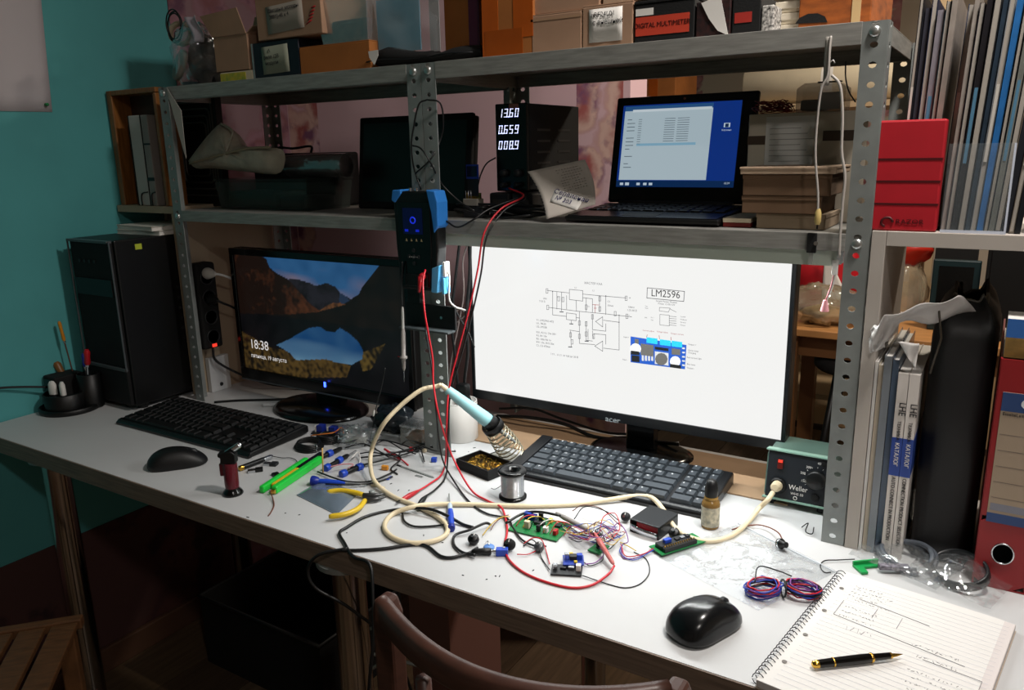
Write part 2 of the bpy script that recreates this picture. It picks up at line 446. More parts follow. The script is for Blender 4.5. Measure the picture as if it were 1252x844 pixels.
# lips stand proud between the posts at the front (visible front beams)
for (u, xa, xb) in ((UL, -1.636, -.9475), (UR, -.8835, -.187)):
    ox = u.location.x
    for z, lip in ((ZT, .028), (ZM, .024)):
        part('front_beam', MB().box(xa-ox, xb-ox, -.0016, .0012, z-lip-DESK, z+.0006-DESK), M_steelL, u, bevel=.0008)

# LED strip lamp under the right shelf
lm = thing('led_strip_lamp', 'slim pale led strip lamp under the right steel shelf', 'lamp', (-.54, 1.194, 1.182))
part('housing', MB().prism([(-.011, .009), (-.011, -.012), (-.0085, -.012), (-.0085, -.0085), (.0085, -.0085), (.0085, -.012), (.011, -.012), (.011, .009)], -.345, .345, axis='x'),
     mat('lamp_housing', '#b9c2b6', .35), lm)
part('diffuser', MB().box(-.34, .34, -.0078, .0078, -.0105, -.0088), mat('led_diffuser', '#ffffff', .5, emit='#f2fbff', es=3), lm)
area_light('led_light', (0, 0, -.0112), .68, .014, LED_E, (.97, 1, .98), parent=lm)
for sx in (-1, 1):
    part('end_cap', MB().box(sx*.345-.003, sx*.345+.003, -.0115, .0115, -.0095, .0095), M_white, lm, bevel=.001)

# =================================================================== right bookcase (white boards)
M_board = mat('white_board', '#b3aba3', .6, var=.06, scale=6)
t = thing('bookcase', 'white board bookcase standing on the desk right of the shelving', 'bookcase', (-.03, 1.30, DESK))
def bk(name, x0, x1, y0, y1, z0, z1):
    return part(name, MB().box(x0+.03, x1+.03, y0-1.30, y1-1.30, z0-DESK, z1-DESK), M_board, t, bevel=.0006)
bk('side_panel', -.1535, -.1355, 1.172, 1.45, DESK, 1.2225)
bk('side_panel', .083, .101, 1.172, 1.45, DESK, 1.2025)
bk('shelf_board', -.135, .42, 1.172, 1.45, 1.203, 1.2225)
bk('side_panel', .403, .42, 1.172, 1.45, DESK, 1.2025)

# left bookcase (board on a side panel over the tower)
t = thing('small_bookcase', 'pale board shelf above the computer tower by the teal wall', 'bookcase', (-1.8, 1.33, DESK))
M_boardl = mat('pale_board', '#a8967f', .6, var=.08, scale=8)
part('side_panel', MB().box(.087, .103, -.13, .17, 0, 1.2055-DESK), M_boardl, t, bevel=.0006)
part('shelf_board', MB().box(-.13, .103, -.13, .17, 1.206-DESK, 1.2225-DESK), M_boardl, t, bevel=.0006)
part('side_panel', MB().box(-.130, -.118, .0, .17, 0, 1.2055-DESK), M_boardl, t, bevel=.0006)

# =================================================================== large white monitor
def scr(es): return mat('screen_white', '#101010', .25, emit='#f4f4f2', es=es)
MY = 1.335
def WX(x, y): q = V(x, y, MY-.0012); return (q.x, q.z)
xl, xr = -.937, -.283; zb, zt = .822, 1.204
mx, mz = (xl+xr)/2, DESK
t = thing('monitor', 'large monitor with thin black bezel showing a circuit diagram on white', 'monitor', (mx, MY, DESK))
def mo(x): return x-mx
M_bez = mat('monitor_bezel', '#0b0e11', .3)
part('housing', MB().box(mo(xl), mo(xr), .001, .034, zb-DESK, zt-DESK), M_bez, t, bevel=.004)
part('rear_bulge', MB().box(mo(xl)+.09, mo(xr)-.09, .034, .062, zb+.07-DESK, zt-.08-DESK), M_black, t, bevel=.012)
bz = MB(); B = .0075; ch = .0195
bz.box(mo(xl), mo(xr), -.004, .002, zb-DESK, zb+ch-DESK); bz.box(mo(xl), mo(xr), -.004, .002, zt-B-DESK, zt-DESK)
bz.box(mo(xl), mo(xl)+B, -.004, .002, zb+ch-DESK, zt-B-DESK); bz.box(mo(xr)-B, mo(xr), -.004, .002, zb+ch-DESK, zt-B-DESK)
part('bezel', bz, M_bez, t, bevel=.0012)
sc_ = part('screen', MB().box(mo(xl)+B, mo(xr)-B, -.0008, .002, zb+ch-DESK, zt-B-DESK), scr(.98), t)
M_sline = mat('screen_line', '#202020', .5, emit='#4d4d58', es=.55)
M_sred = mat('screen_red', '#401010', .5, emit='#b02a2a', es=.6)
M_sblue = mat('screen_blue', '#10206a', .5, emit='#1d62b8', es=.8)
M_scyan = mat('screen_cyan', '#1080b0', .5, emit='#28a4d8', es=.8)
M_sgrey = mat('screen_grey', '#404040', .5, emit='#6f6c66', es=.6)
M_sdark = mat('screen_dark', '#101010', .5, emit='#1a1d22', es=.5)
M_slite = mat('screen_light_grey', '#808080', .5, emit='#cfd2d4', es=.7)
M_spale = mat('screen_white_part', '#808080', .5, emit='#f0f0ee', es=.9)
def crop1(cx, cy): return (640+cx/5.217, 330+cy/5.217)          # traced in the zoomed crop of the diagram
def sl(mb, a, b, w_=.0009, crop=crop1, y=-.0011):
    A = WX(*crop(*a)); Bp = WX(*crop(*b)); d = Vector((Bp[0]-A[0], Bp[1]-A[1])); L_ = d.length
    if L_ < 1e-6: return
    n = Vector((-d.y, d.x)).normalized()*w_/2; e = d.normalized()*w_/2
    p = [(A[0]-n.x-e.x, A[1]-n.y-e.y), (Bp[0]-n.x+e.x, Bp[1]-n.y+e.y), (Bp[0]+n.x+e.x, Bp[1]+n.y+e.y), (A[0]+n.x-e.x, A[1]+n.y-e.y)]
    mb.add([(mo(a_), y, b_-DESK) for a_, b_ in p], [(0, 1, 2, 3)])
def spoly(mb, pts, y=-.0011, crop=crop1):
    mb.add([(mo(WX(*crop(*p))[0]), y, WX(*crop(*p))[1]-DESK) for p in pts], [tuple(range(len(pts)))])
dg = MB()
for pl in [[(150,132),(293,148)],[(160,240),(350,265),(530,282),(575,288)],[(186,136),(186,288),(274,297)],[(213,140),(213,250)],[(243,143),(243,262)],
           [(275,165),(275,250)],[(293,125),(378,133),(378,200),(293,190),(293,125)],[(378,155),(480,165),(655,180)],[(336,195),(338,262)],
           [(400,180),(400,265)],[(378,178),(440,185),(440,270)],[(525,165),(525,285)],[(485,165),(485,270)],[(274,275),(336,283),(336,325),(274,317),(274,275)],
           [(575,288),(690,300)],[(610,290),(610,512),(510,500)],[(505,300),(505,365),(460,330),(505,300)],[(510,322),(610,335)],[(525,345),(525,392),(440,382)],
           [(357,265),(357,470),(455,478)],[(505,455),(505,520),(455,487),(505,455)],[(525,475),(525,415),(450,408)],[(400,330),(400,450),(440,455)],
           [(440,285),(440,380)],[(440,390),(447,440)],[(295,385),(357,395)],[(300,390),(305,490)],[(336,305),(357,308)],[(305,325),(305,345)],[(412,380),(412,445)]]:
    for a, b in zip(pl, pl[1:]): sl(dg, a, b)
for x, y in [(225,185),(252,190),(400,238),(487,185),(487,250),(585,280),(357,340),(357,425),(400,345),(400,410),(440,300),(447,425),(300,415),(310,460),(655,182),(660,297),(150,135),(155,240)]:
    for a, b in [((x-6,y-14),(x+6,y-14)),((x+6,y-14),(x+6,y+14)),((x+6,y+14),(x-6,y+14)),((x-6,y+14),(x-6,y-14))]: sl(dg, a, b, .0008)
for x, y in [(243,268),(305,345),(298,492),(403,455)]: sl(dg, (x-10, y), (x+10, y+1), .0018)
for x, y in [(525,167),(610,290),(186,138),(610,335)]: spoly(dg, [(x-3,y-3),(x+3,y-3),(x+3,y+3),(x-3,y+3)])
# pin drawings of the chip
for pl in [[(868,240),(935,245),(925,270),(866,262),(868,240)],[(935,250),(975,270)],[(870,285),(930,290),(930,358),(870,352),(870,285)]]:
    for a, b in zip(pl, pl[1:]): sl(dg, a, b, .0007)
for k in range(5): sl(dg, (930, 296+k*14), (975, 300+k*14), .0007)
part('circuit_diagram', dg, M_sline, sc_)['kind'] = 'stuff'
rd = MB()
for a, b in [((457,222),(457,275)),((440,222),(485,225)),((450,245),(465,245)),((790,415),(785,430)),((865,420),(868,440)),((940,430),(942,448))]: sl(rd, a, b, .0009)
part('red_marks', rd, M_sred, sc_)['kind'] = 'stuff'
bd = MB(); spoly(bd, [(683,425),(1040,480),(1030,635),(683,590)], y=-.0010); part('module_picture', bd, M_sblue, sc_)
cy_ = MB()
for a in ((785,430,70),(870,443,70),(945,452,68)): spoly(cy_, [(a[0],a[1]),(a[0]+a[2],a[1]+9),(a[0]+a[2],a[1]+45),(a[0],a[1]+36)], y=-.00125)
part('module_trimmers', cy_, M_scyan, sc_)['kind'] = 'stuff'
gr = MB()
spoly(gr, [(748,470),(830,482),(830,555),(748,543)], y=-.00125); spoly(gr, [(945,500),(1000,508),(1000,545),(945,540)], y=-.00125)
spoly(gr, [(880+40*math.cos(k*.524), 570+40*math.sin(k*.524)) for k in range(12)], y=-.00135); spoly(gr, [(710,440),(735,443),(735,475),(710,472)], y=-.00125)
part('module_chips', gr, M_sgrey, sc_)['kind'] = 'stuff'
lt = MB(); spoly(lt, [(838,520),(925,532),(925,612),(838,600)], y=-.00125)
for k in range(4): spoly(lt, [(755+k*20,545),(768+k*20,547),(768+k*20,582),(755+k*20,580)], y=-.00125)
for k in range(5): spoly(lt, [(1012, 495+k*27),(1030,497+k*27),(1030,507+k*27),(1012,505+k*27)], y=-.00125)
part('module_pads', lt, M_slite, sc_)['kind'] = 'stuff'
wt = MB()
for (cx, cy, r_) in ((715, 505, 36), (968, 585, 34)): spoly(wt, [(cx+r_*math.cos(k*.524), cy+r_*math.sin(k*.524)) for k in range(12)], y=-.00135)
part('module_capacitors', wt, M_spale, sc_)['kind'] = 'stuff'
dk = MB(); spoly(dk, [(690,545),(740,550),(740,590),(690,585)], y=-.0012); spoly(dk, [(935,600),(1005,610),(1005,632),(935,622)], y=-.00145); spoly(dk, [(838,490),(925,502),(925,520),(838,508)], y=-.0012)
spoly(dk, [(685,515),(740,522),(740,545),(685,540)], y=-.00145)
part('module_shadows', dk, M_sdark, sc_)['kind'] = 'stuff'
fr = MB()
for a, b in [((790,115),(1027,138)),((1027,138),(1022,202)),((1022,202),(787,180)),((787,180),(790,115))]: sl(fr, a, b, .0011)
part('title_frame', fr, M_sline, sc_)
def stext(s, cx, cy, size, m=M_sline, align='LEFT', sx=1):
    q = WX(*crop1(cx, cy)); return text(s, size, (mo(q[0]), -.0012, q[1]-DESK), FRONT, m, sc_, align=align, ext=0, sx=sx)
stext('LM2596', 905, 188, .0185, M_sdark, 'CENTER', .92)
stext('Simple Power Module', 912, 212, .0045, M_sline, 'CENTER'); stext('Power 12-30-12V', 912, 228, .0045, M_sline, 'CENTER')
stext('МАСТЕР КАА', 445, 98, .0058, M_sline, 'CENTER')
for i, s in enumerate(('V1, LM2596S-ADJ', 'U1, 78L05', 'U2, LM358', '', 'RS1, R2 0,1 Ом 2Вт', 'R3, R4 10к', 'R5, 100к R6 1к', 'RV1 10к, RV2 50к', 'C1, C2 470мк')):
    if s: stext(s, 82, 328+i*21+(i > 3)*-6, .0054)
stext('I ст.,  U ст. от 0,8 до 30 В', 175, 545, .0054)
stext('Uвх', 125, 190, .005); stext('7-35 В', 100, 208, .005); stext('Uвых', 668, 245, .005); stext('1.25-30 В', 660, 265, .005); stext('+', 672, 192, .007); stext('-', 672, 300, .007)
stext('U1', 325, 122, .0045); stext('L1', 440, 140, .0045); stext('C3', 535, 210, .0045); stext('330мк', 535, 235, .0045); stext('D1', 408, 240, .004); stext('R1', 215, 180, .004)
for cx, cy, s in ((775,238,'Top'),(775,250,'View'),(772,310,'Side'),(812,310,'Pin 1'),(812,326,'Tab'),(1000,305,'On/Off'),(1000,322,'Feedback'),(1000,340,'Ground'),(1000,358,'Output')):
    stext(s, cx, cy, .0032)
for cx, cy, s in ((760,392,'Current adjust'),(850,400,'Voltage adjust'),(940,412,'Output current')): stext(s, cx, cy, .0038, M_sred)
for cx, cy, s in ((1050,482,'Output +'),(1050,520,'Green lamp'),(1050,535,'Charging'),(1042,565,'Red current light'),(1042,608,'Blue lamp'),(1042,632,'Output -'),(638,435,'Input +'),(632,578,'Input -')):
    stext(s, cx, cy, .004)
q = V(749, 516, MY-.0045); text('acer', .016, (mo(q.x), -.0043, q.z-DESK-.004), FRONT, mat('logo_grey', '#9aa2a6', .3), t, align='CENTER', sx=1.15, ext=.0003)
# stand
part('neck', MB().box(-.03+.045, .03+.045, .03, .055, .012, zb+.16-DESK), M_blackg, t, bevel=.004)
part('stand_base', MB().lathe([(.1, 0), (.1, .006), (.085, .011), (.03, .014)], 40, M=Matrix.Diagonal((1.05, .7, 1, 1)) @ TR(.045/1.05, .04/.7, 0)), M_blackg, t)

# =================================================================== smaller monitor with the lock screen
LY = 1.28
lx0, lx1, lz0, lz1 = -1.613, -1.052, .787, 1.12
lcx = (lx0+lx1)/2
t = thing('monitor', 'smaller black monitor showing a mountain lake lock screen', 'monitor', (lcx, LY, DESK))
part('housing', MB().box(lx0-lcx, lx1-lcx, 0.001, .035, lz0-DESK, lz1-DESK), M_black, t, bevel=.006)
bz = MB(); B = .013; cb = .03
bz.box(lx0-lcx, lx1-lcx, -.006, .003, lz0-DESK, lz0+cb-DESK); bz.box(lx0-lcx, lx1-lcx, -.006, .003, lz1-.016-DESK, lz1-DESK)
bz.box(lx0-lcx, lx0+B-lcx, -.006, .003, lz0+cb-DESK, lz1-.016-DESK); bz.box(lx1-B-lcx, lx1-lcx, -.006, .003, lz0+cb-DESK, lz1-.016-DESK)
part('bezel', bz, M_blackg, t, bevel=.0015)
part('chin_trim', MB().box(lx0-lcx+.004, lx1-lcx-.004, -.0075, -.005, lz0-DESK, lz0+.0035-DESK), mat('chin_trim', '#54585c', .3), t, bevel=.0008)
part('neck', MB().box(-.04, .04, .012, .04, .012, .14), M_blackg, t, bevel=.004)
part('stand_base', MB().lathe([(.115, 0), (.115, .006), (.1, .014), (.04, .02)], 40, M=Matrix.Diagonal((1.1, .8, 1, 1)) @ TR(0, -.015, 0)), M_blackg, t)
led = V(397, 472, LY-.008)
part('power_light', MB().box(led.x-lcx-.002, led.x-lcx+.002, -.0085, -.006, led.z-DESK-.003, led.z-DESK+.009), mat('blue_led', '#0020ff', .3, emit='#2a46ff', es=9), t)
# the picture on the screen: a grid coloured vertex by vertex
def crop5(cx, cy): return (280+cx/4.02, 290+cy/4.02)
def pip(x, z, poly):
    c = False; j = len(poly)-1
    for i in range(len(poly)):
        (xi, zi), (xj, zj) = poly[i], poly[j]
        if (zi > z) != (zj > z) and x < (xj-xi)*(z-zi)/(zj-zi)+xi: c = not c
        j = i
    return c
def trace(pts): return [(V(*crop5(*p), LY).x, V(*crop5(*p), LY).z) for p in pts]
sky = trace([(150,80),(800,90),(740,140),(700,190),(655,245),(640,280),(600,305),(575,290),(545,272),(525,245),(480,225),(430,240),(395,225),(330,205),(290,207),(240,180),(200,150),(185,110)])
peaks = trace([(290,207),(330,205),(395,225),(430,240),(480,225),(525,245),(545,290),(545,330),(480,360),(440,360),(390,320),(340,260)])
farp = trace([(543,272),(575,290),(592,312),(560,330),(543,320)])
lslope = trace([(30,70),(185,95),(200,150),(240,185),(290,207),(340,262),(390,320),(450,368),(300,380),(30,375)])
lit = trace([(440,365),(500,325),(560,322),(580,330),(520,345),(470,360)])
lake = trace([(235,530),(300,500),(350,470),(400,445),(450,440),(480,465),(520,470),(545,445),(600,480),(640,520),(660,560),(655,600),(600,630),(540,620),(480,600),(330,605),(300,570)])
grassl = trace([(60,460),(200,540),(295,560),(330,605),(480,600),(600,632),(580,690),(300,690),(60,660)])
grassr = trace([(650,570),(770,525),(740,580),(700,650),(660,660),(640,600)])
gx0, gx1, gz0, gz1 = lx0+B, lx1-B, lz0+cb, lz1-.016
nu, nv = 200, 112
mb = MB(); cols = []
def mixc(a, b, f): f = max(0, min(1, f)); return tuple(a[i]*(1-f)+b[i]*f for i in range(3))
def lc(h): return lin(h)[:3]
for j in range(nv+1):
    for i in range(nu+1):
        x = gx0+(gx1-gx0)*i/nu; z = gz0+(gz1-gz0)*j/nv; u, v = i/nu, j/nv
        n1 = noise.noise(Vector((x*28, z*28, 0))); n2 = noise.noise(Vector((x*95, z*95, 3))); n3 = noise.noise(Vector((x*9, z*36, 7)))
        if pip(x, z, sky):
            c = mixc(lc('#2a5f96'), lc('#b48f8e'), (.9-v)*2.6+n3*.9); c = mixc(c, lc('#4a86c0'), .35+n1*.3)
        elif pip(x, z, farp): c = lc('#2f3f5c')
        elif pip(x, z, lit): c = mixc(lc('#8a5a38'), lc('#4a3020'), .5+n2)
        elif pip(x, z, peaks): c = mixc(lc('#2e2a33'), lc('#191318'), .5+n1*1.2+n2*.5)
        elif pip(x, z, lslope):
            c = mixc(lc('#22130e'), lc('#6a3c24'), (u*1.9-.35)*(1.2-(v-.5)*2.2)+n1*.6+n2*.5-.1)
        elif pip(x, z, lake):
            c = mixc(lc('#16508c'), lc('#86b6d4'), (.30-v)*4.5+n3*.25+.15); c = mixc(c, lc('#4f83ae'), n1*.3+.2)
        elif pip(x, z, grassl): c = mixc(lc('#6a5228'), lc('#1c150e'), .45+n2*1.1+n1*.7+(.25-u)*.6)
        elif pip(x, z, grassr): c = mixc(lc('#77602c'), lc('#1a1510'), .45+n2+n1*.7)
        elif v > .5: c = mixc(lc('#120d0e'), lc('#1f1613'), .4+n1)
        else: c = mixc(lc('#08090d'), lc('#151318'), .4+n1*.8)
        mb.v.append((x-lcx, -.0005, z-DESK)); cols.append(c+(1,))
for j in range(nv):
    for i in range(nu):
        a = j*(nu+1)+i; mb.f.append((a, a+1, a+nu+2, a+nu+1)); mb.sm.append(False); mb.mi.append(0)
so = part('screen', mb, attr_mat('lock_screen', .43), t)
ca = so.data.color_attributes.new('Col', 'FLOAT_COLOR', 'POINT')
ca.data.foreach_set('color', [f for c in cols for f in c])
M_stxt = mat('screen_text', '#808080', .5, emit='#e8e4e2', es=.8)
q = V(*crop5(108, 556), LY); text('18:38', .033, (q.x-lcx, -.0012, q.z-DESK), FRONT, M_stxt, so, sx=.92, ext=0)
q = V(*crop5(112, 590), LY); text('пятница, 19 августа', .0142, (q.x-lcx, -.0012, q.z-DESK-.002), FRONT, M_stxt, so, ext=0, sx=.95)

# =================================================================== keyboards
_keymesh = {}
def keymesh(w_, d, h, m):
    k = (round(w_, 4), round(d, 4), m.name)
    if k not in _keymesh:
        b = MB(); x, y = w_/2, d/2; i = .0022
        v = [(-x,-y,0),(x,-y,0),(x,y,0),(-x,y,0),(-x+i,-y+i*.7,h),(x-i,-y+i*.7,h),(x-i,y-i*1.2,h),(-x+i,y-i*1.2,h)]
        b.add(v, [(0,1,5,4),(1,2,6,5),(2,3,7,6),(3,0,4,7),(4,5,6,7)])
        _keymesh[k] = b.mesh('key', m)
    return _keymesh[k]
_legend = {}
def keyboard(label, corner, ang, W_, Dp, key_m, body_m, slope, h0, legends):
    """corner = front left corner on the desk"""
    t = thing('keyboard', label, 'keyboard', (corner.x, corner.y, DESK), ang)
    hb = h0 + slope*Dp
    pr = [(0, .001), (0, h0*.7), (.006, h0), (Dp-.006, hb), (Dp, hb-.004), (Dp, .004), (Dp-.02, .001)]
    part('case', MB().prism(pr, 0, W_, axis='x'), body_m, t, bevel=.003)
    if legends:
        part('side_rest', MB().prism([(.004, h0+.0005), (Dp-.004, hb+.0005), (Dp-.006, hb+.004), (.006, h0+.003)], .002, .026, axis='x'), body_m, t, bevel=.002)
    part('front_rim', MB().prism([(-.002, .001), (-.002, h0*.5), (.004, h0*.85), (.008, .001)], -.001, W_+.001, axis='x'), mat('gloss_rim', '#0a0a0b', .15), t, bevel=.001)
    xo = .029 if legends else .012
    u = (W_-xo-.008)/ (18.6 if legends else 22.4); rows = 6; kd = (Dp-.022)/rows
    def put(cx, r, w_, d=1):
        y = .010 + (r+.5*d)*kd; z = h0 + slope*y*1.0
        o = link('key', keymesh(w_*u-.0016, d*kd-.0018, .006, key_m), t, (xo+cx*u, y, z), (math.atan(slope), 0, 0))
        if legends and w_ < 1.6:
            c = random.choice('QWERTYUIOPASDFGHJKLZXCVBNM1234567890')
            if c not in _legend:
                q = text(c, .0062, (0, 0, 0), (0, 0, 0), M_stamp, None, 'legend', ext=0); _legend[c] = q.data; bpy.data.objects.remove(q)
            link('legend', _legend[c], o, (-.0042, .0008, .00612))
    specs = [
        [1.25, 1.25, 1.25, 6.0, 1.25, 1.0, 1.25, 1.75],
        [2.2]+[1]*10+[2.8],
        [1.75]+[1]*11+[2.25],
        [1.5]+[1]*12+[1.5],
        [1]*13+[2.0],
        [1]*15]
    for r, row in enumerate(specs):
        x = 0; tot = sum(row); k = 15.0/tot if legends else 15.0/tot
        for w_ in row:
            put((x+w_/2)*k, r, w_*k); x += w_
    x0 = 15.3
    if not legends:
        for r in range(6):
            for c in range(3):
                if r in (2,) or (r == 1 and c != 1): continue
                put(x0+c+.5, r, 1)
        x0 += 3.3
    n = 3 if legends else 4
    for r in range(6):
        if r == 0:
            put(x0+1, 0, 2); put(x0+2.5, 0, 1)
            if n == 4: put(x0+3.5, 0, 1)
            continue
        for c in range(n): put(x0+c+.5, r, 1)
    return t
M_stamp = mat('key_legend', '#dfe3e6', .5)
c0 = D(617, 580, .006); c1 = D(858, 632, .006)
angR = math.atan2((c1-c0).y, (c1-c0).x)
keyboard('black compact keyboard with white legends in front of the large monitor', Vector((-.745, 1.152, 0)), rad(1.0), .386, .152,
         mat('key_grey', '#3a4046', .38), mat('keyboard_black', '#15171a', .35), .10, .013, True)
keyboard('black full size keyboard in shade under the smaller monitor', Vector((-1.672, .967, 0)), rad(0.5), .438, .165,
         mat('key_black', '#050506', .55), M_black, .06, .012, False)

# =================================================================== mice
def mouse(name, label, p, ang, L_, W_, H_, m, wheel=True):
    t = thing(name, label, 'mouse', (p.x, p.y, DESK), ang)
    mb = MB(); n, k = 28, 14
    def fn(u, v):
        a = u*2*math.pi; e = v
        # plan outline: superellipse, narrower nose (+x)
        ca, sa = math.cos(a), math.sin(a)
        rx = L_/2*abs(ca)**.85*(1 if ca > 0 else -1); ry = W_/2*abs(sa)**.8*(1 if sa > 0 else -1)
        ry *= 1-.16*(rx/(L_/2))-.07*math.cos(2*math.pi*rx/L_)
        if e < .25: s_ = .93+.07*math.sin(e/.25*math.pi/2); z = H_*.16*e/.25
        else:
            q = (e-.25)/.75; s_ = math.cos(q*math.pi/2)**.62; z = H_*.16+H_*.84*math.sin(q*math.pi/2)
        x = rx*s_; y = ry*s_
        z *= 1-.42*max(0, x/(L_/2))**1.5-.10*max(0, -x/(L_/2))**2
        return (x, y, z+.001)
    mb.grid(fn, n, k)
    part('shell', mb, m, t)
    part('sole', MB().lathe([(.5, 0), (.5, .0016)], 24, M=Matrix.Diagonal((L_*.9, W_*.82, 1, 1))), M_black, t)
    if wheel:
        part('scroll_wheel', MB().lathe([(.004, -.0035), (.0085, -.0025), (.0085, .0025), (.004, .0035)], 18, M=TR(L_*.27, 0, H_*.66) @ Matrix.Rotation(rad(90), 4, 'X')), M_dgrey, t)
    part('button_seam', MB().tube([(L_*.16, 0, H_*.95), (L_*.2, 0, H_*.9)], .0006, 6), M_dgrey, t)
    return t
a = D(832, 778); b = D(892, 752)
mouse('computer_mouse', 'glossy black computer mouse on the bare white desk near the front edge', (D(822, 772)+D(898, 752))/2+Vector((.006, -.012, 0)), math.atan2((b-a).y, (b-a).x), .106, .064, .040, mat('mouse_black', '#0d0f11', .22))
a = D(192, 570); b = D(255, 566)
mouse('computer_mouse', 'matt black computer mouse left of the red torch lighter', (a+b)/2+Vector((-.004, -.008, 0)), math.atan2((b-a).y, (b-a).x)+.12, .112, .062, .036, mat('mouse_dark', '#0a0a0b', .5))

# =================================================================== computer tower
t = thing('computer_tower', 'black computer tower with grey framed front by the teal wall', 'computer', (-1.80, 1.24, DESK))
x0, x1, y0, y1, h = -.086, .084, -.205, .2, .407
part('case', MB().box(x0, x1, y0+.012, y1, .012, h), M_black, t, bevel=.003)
M_tf = mat('tower_frame', '#5b5f62', .32, .4)
part('front_panel', MB().box(x0+.006, x1-.006, y0+.002, y0+.012, .014, h-.003), M_blackm, t, bevel=.003)
for xa in (x0, x1-.003): part('front_trim', MB().box(xa, xa+.003, y0-.002, y0+.002, .10, h), M_tf, t, bevel=.0008)
part('top_trim', MB().box(x0+.005, x1-.005, y0-.003, y0+.01, h-.006, h), M_tf, t, bevel=.001)
part('lower_trim', MB().box(x0+.005, x1-.005, y0-.003, y0+.006, .10, .108), M_tf, t, bevel=.001)
for k in range(4):
    part('button', MB().lathe([(.004, 0), (.004, .003)], 12, M=TR(x0+.04+k*.02, y0+.003, h-.05) @ Matrix.Rotation(rad(90), 4, 'X')), M_dgrey, t)
part('drive_door', MB().box(x0+.012, x1-.012, y0-.001, y0+.003, h-.13, h-.09), M_black, t, bevel=.001)
part('sticker', MB().box(x1, x1+.0006, y0+.062, y0+.079, h-.026, h-.013), mat('yellow_green_sticker', '#b9c63a', .6), t)
for sx in (x0+.02, x1-.02):
    for sy in (y0+.04, y1-.04): part('foot', MB().lathe([(.012, 0), (.012, .012)], 14, M=TR(sx, sy, 0)), M_black, t)
# papers on the tower
for k, (dz, rz, lab) in enumerate(((0, .05, 'lower slim white booklet lying on the computer tower'), (.0105, -.07, 'upper slim white booklet lying on the computer tower'))):
    t2 = thing('booklet', lab, 'booklet', (-1.80, 1.27, DESK+h+dz), rz, 'white booklets on the tower')
    part('pages', MB().box(-.078, .078, -.11, .11, .0006, .0092), M_paper, t2)
    part('cover', MB().box(-.08, .08, -.112, .112, .0092, .0102).box(-.08, .08, -.112, .112, 0, .0006), mat('booklet_cover', '#c9c6bd', .6), t2)

# =================================================================== boxes on the top shelf
def carton(name, label, px, Y, z0, depth, m, tape=None, rz=0, group=None, z1=None, flap=True, cat='box', bev=.0015):
    """px = (xl, yt, xr) of the front face; front plane at Y; stands on z0"""
    xl, yt, xr = px; ym = yt+10
    a = V(xl, ym, Y); b = V(xr, ym, Y)
    top = z1 if z1 is not None else V((xl+xr)/2, yt, Y).z
    W_, H_ = (b.x-a.x), top-z0
    t = thing(name, label, cat, ((a.x+b.x)/2, Y, z0+.0003), rz, group)
    part('body', MB().box(-W_/2, W_/2, 0, depth, 0, H_), m, t, bevel=bev)
    if flap:
        part('flap', MB().box(-W_/2+.0005, W_/2-.0005, .0005, depth/2-.0006, H_, H_+.002), m, t, bevel=.0006)
        part('flap', MB().box(-W_/2+.0005, W_/2-.0005, depth/2+.0006, depth-.0005, H_, H_+.002), m, t, bevel=.0006)
    if tape:
        part('tape', MB().box(-W_*.16, W_*.16, -.0006, depth+.0006, H_*.62, H_+.0028), tape, t, bevel=.0004)
    return t, W_, H_
def paper_label(t, x0, x1, z0, z1, lines, size, m=None, tilt=0, ink=None, y=-.0008):
    c = ((x0+x1)/2, y, (z0+z1)/2); w_, h_ = (x1-x0)/2, (z1-z0)/2
    def fn(u, v):
        return ((2*u-1)*w_, -.0004*math.sin(u*9), (2*v-1)*h_)
    o = part('label_paper', MB().grid(fn, 6, 2), m or M_paper, t, loc=c, rot=(0, tilt, 0), solid=.0003)
    for i, (s, dx) in enumerate(lines):
        text(s, size, (-w_*.88+dx, -.0011, h_*.9-(i+1)*size*1.12), FRONT, ink or M_ink, o, ext=.0001)
    return o
S = ZT
# tall orange taped cartons in the middle
t, W_, H_ = carton('cardboard_box', 'tall orange taped carton next to the plain brown boxes on the top shelf', (584, -190, 649), 1.205, S, .2, M_card2)
part('tape', MB().box(-W_*.5-.0004, -W_*.18, -.0006, .0, 0.002, H_), M_tape2, t); part('tape', MB().box(W_*.12, W_*.5, -.0006, 0, .03, H_), M_tape2, t)
part('tape', MB().box(-W_*.45, W_*.3, -.0012, -.0006, .0, .045), M_tape, t)
t, W_, H_ = carton('cardboard_box', 'narrow brown carton with clear tape behind the black pouch', (536, -170, 581), 1.235, S, .17, M_card2)
part('tape', MB().box(W_*.2, W_*.5, -.0006, 0, .004, H_), mat('purple_tape', '#5a2440', .25), t)
# plain boxes
t, W_, H_ = carton('cardboard_box', 'small plain brown box below the double carton on the top shelf', (649, 17, 711), 1.205, S, .16, M_card)
part('tape', MB().box(-W_*.5, W_*.5, -.0006, 0, H_*.86, H_*.92), mat('clear_tape', '#a5856a', .2), t)
zt = S+H_+.0026
t, W_, H_ = carton('cardboard_box', 'wide plain carton stacked on the small plain brown box', (650, -45, 733), 1.212, zt, .15, M_card)
t, W_, H_ = carton('cardboard_box', 'brown box with a handwritten radio module note on the top shelf', (712, 7, 774), 1.205, S, .16, M_card, z1=S+.064)
paper_label(t, -W_*.36, W_*.30, .010, H_*.93, [('nRF24L01', .0005), ('с внешней', .003)], .0102)
zt = S+H_+.0026
t, W_, H_ = carton('cardboard_box', 'pale flat carton on top of the handwritten radio box', (737, -40, 832), 1.215, zt, .14, M_card3)
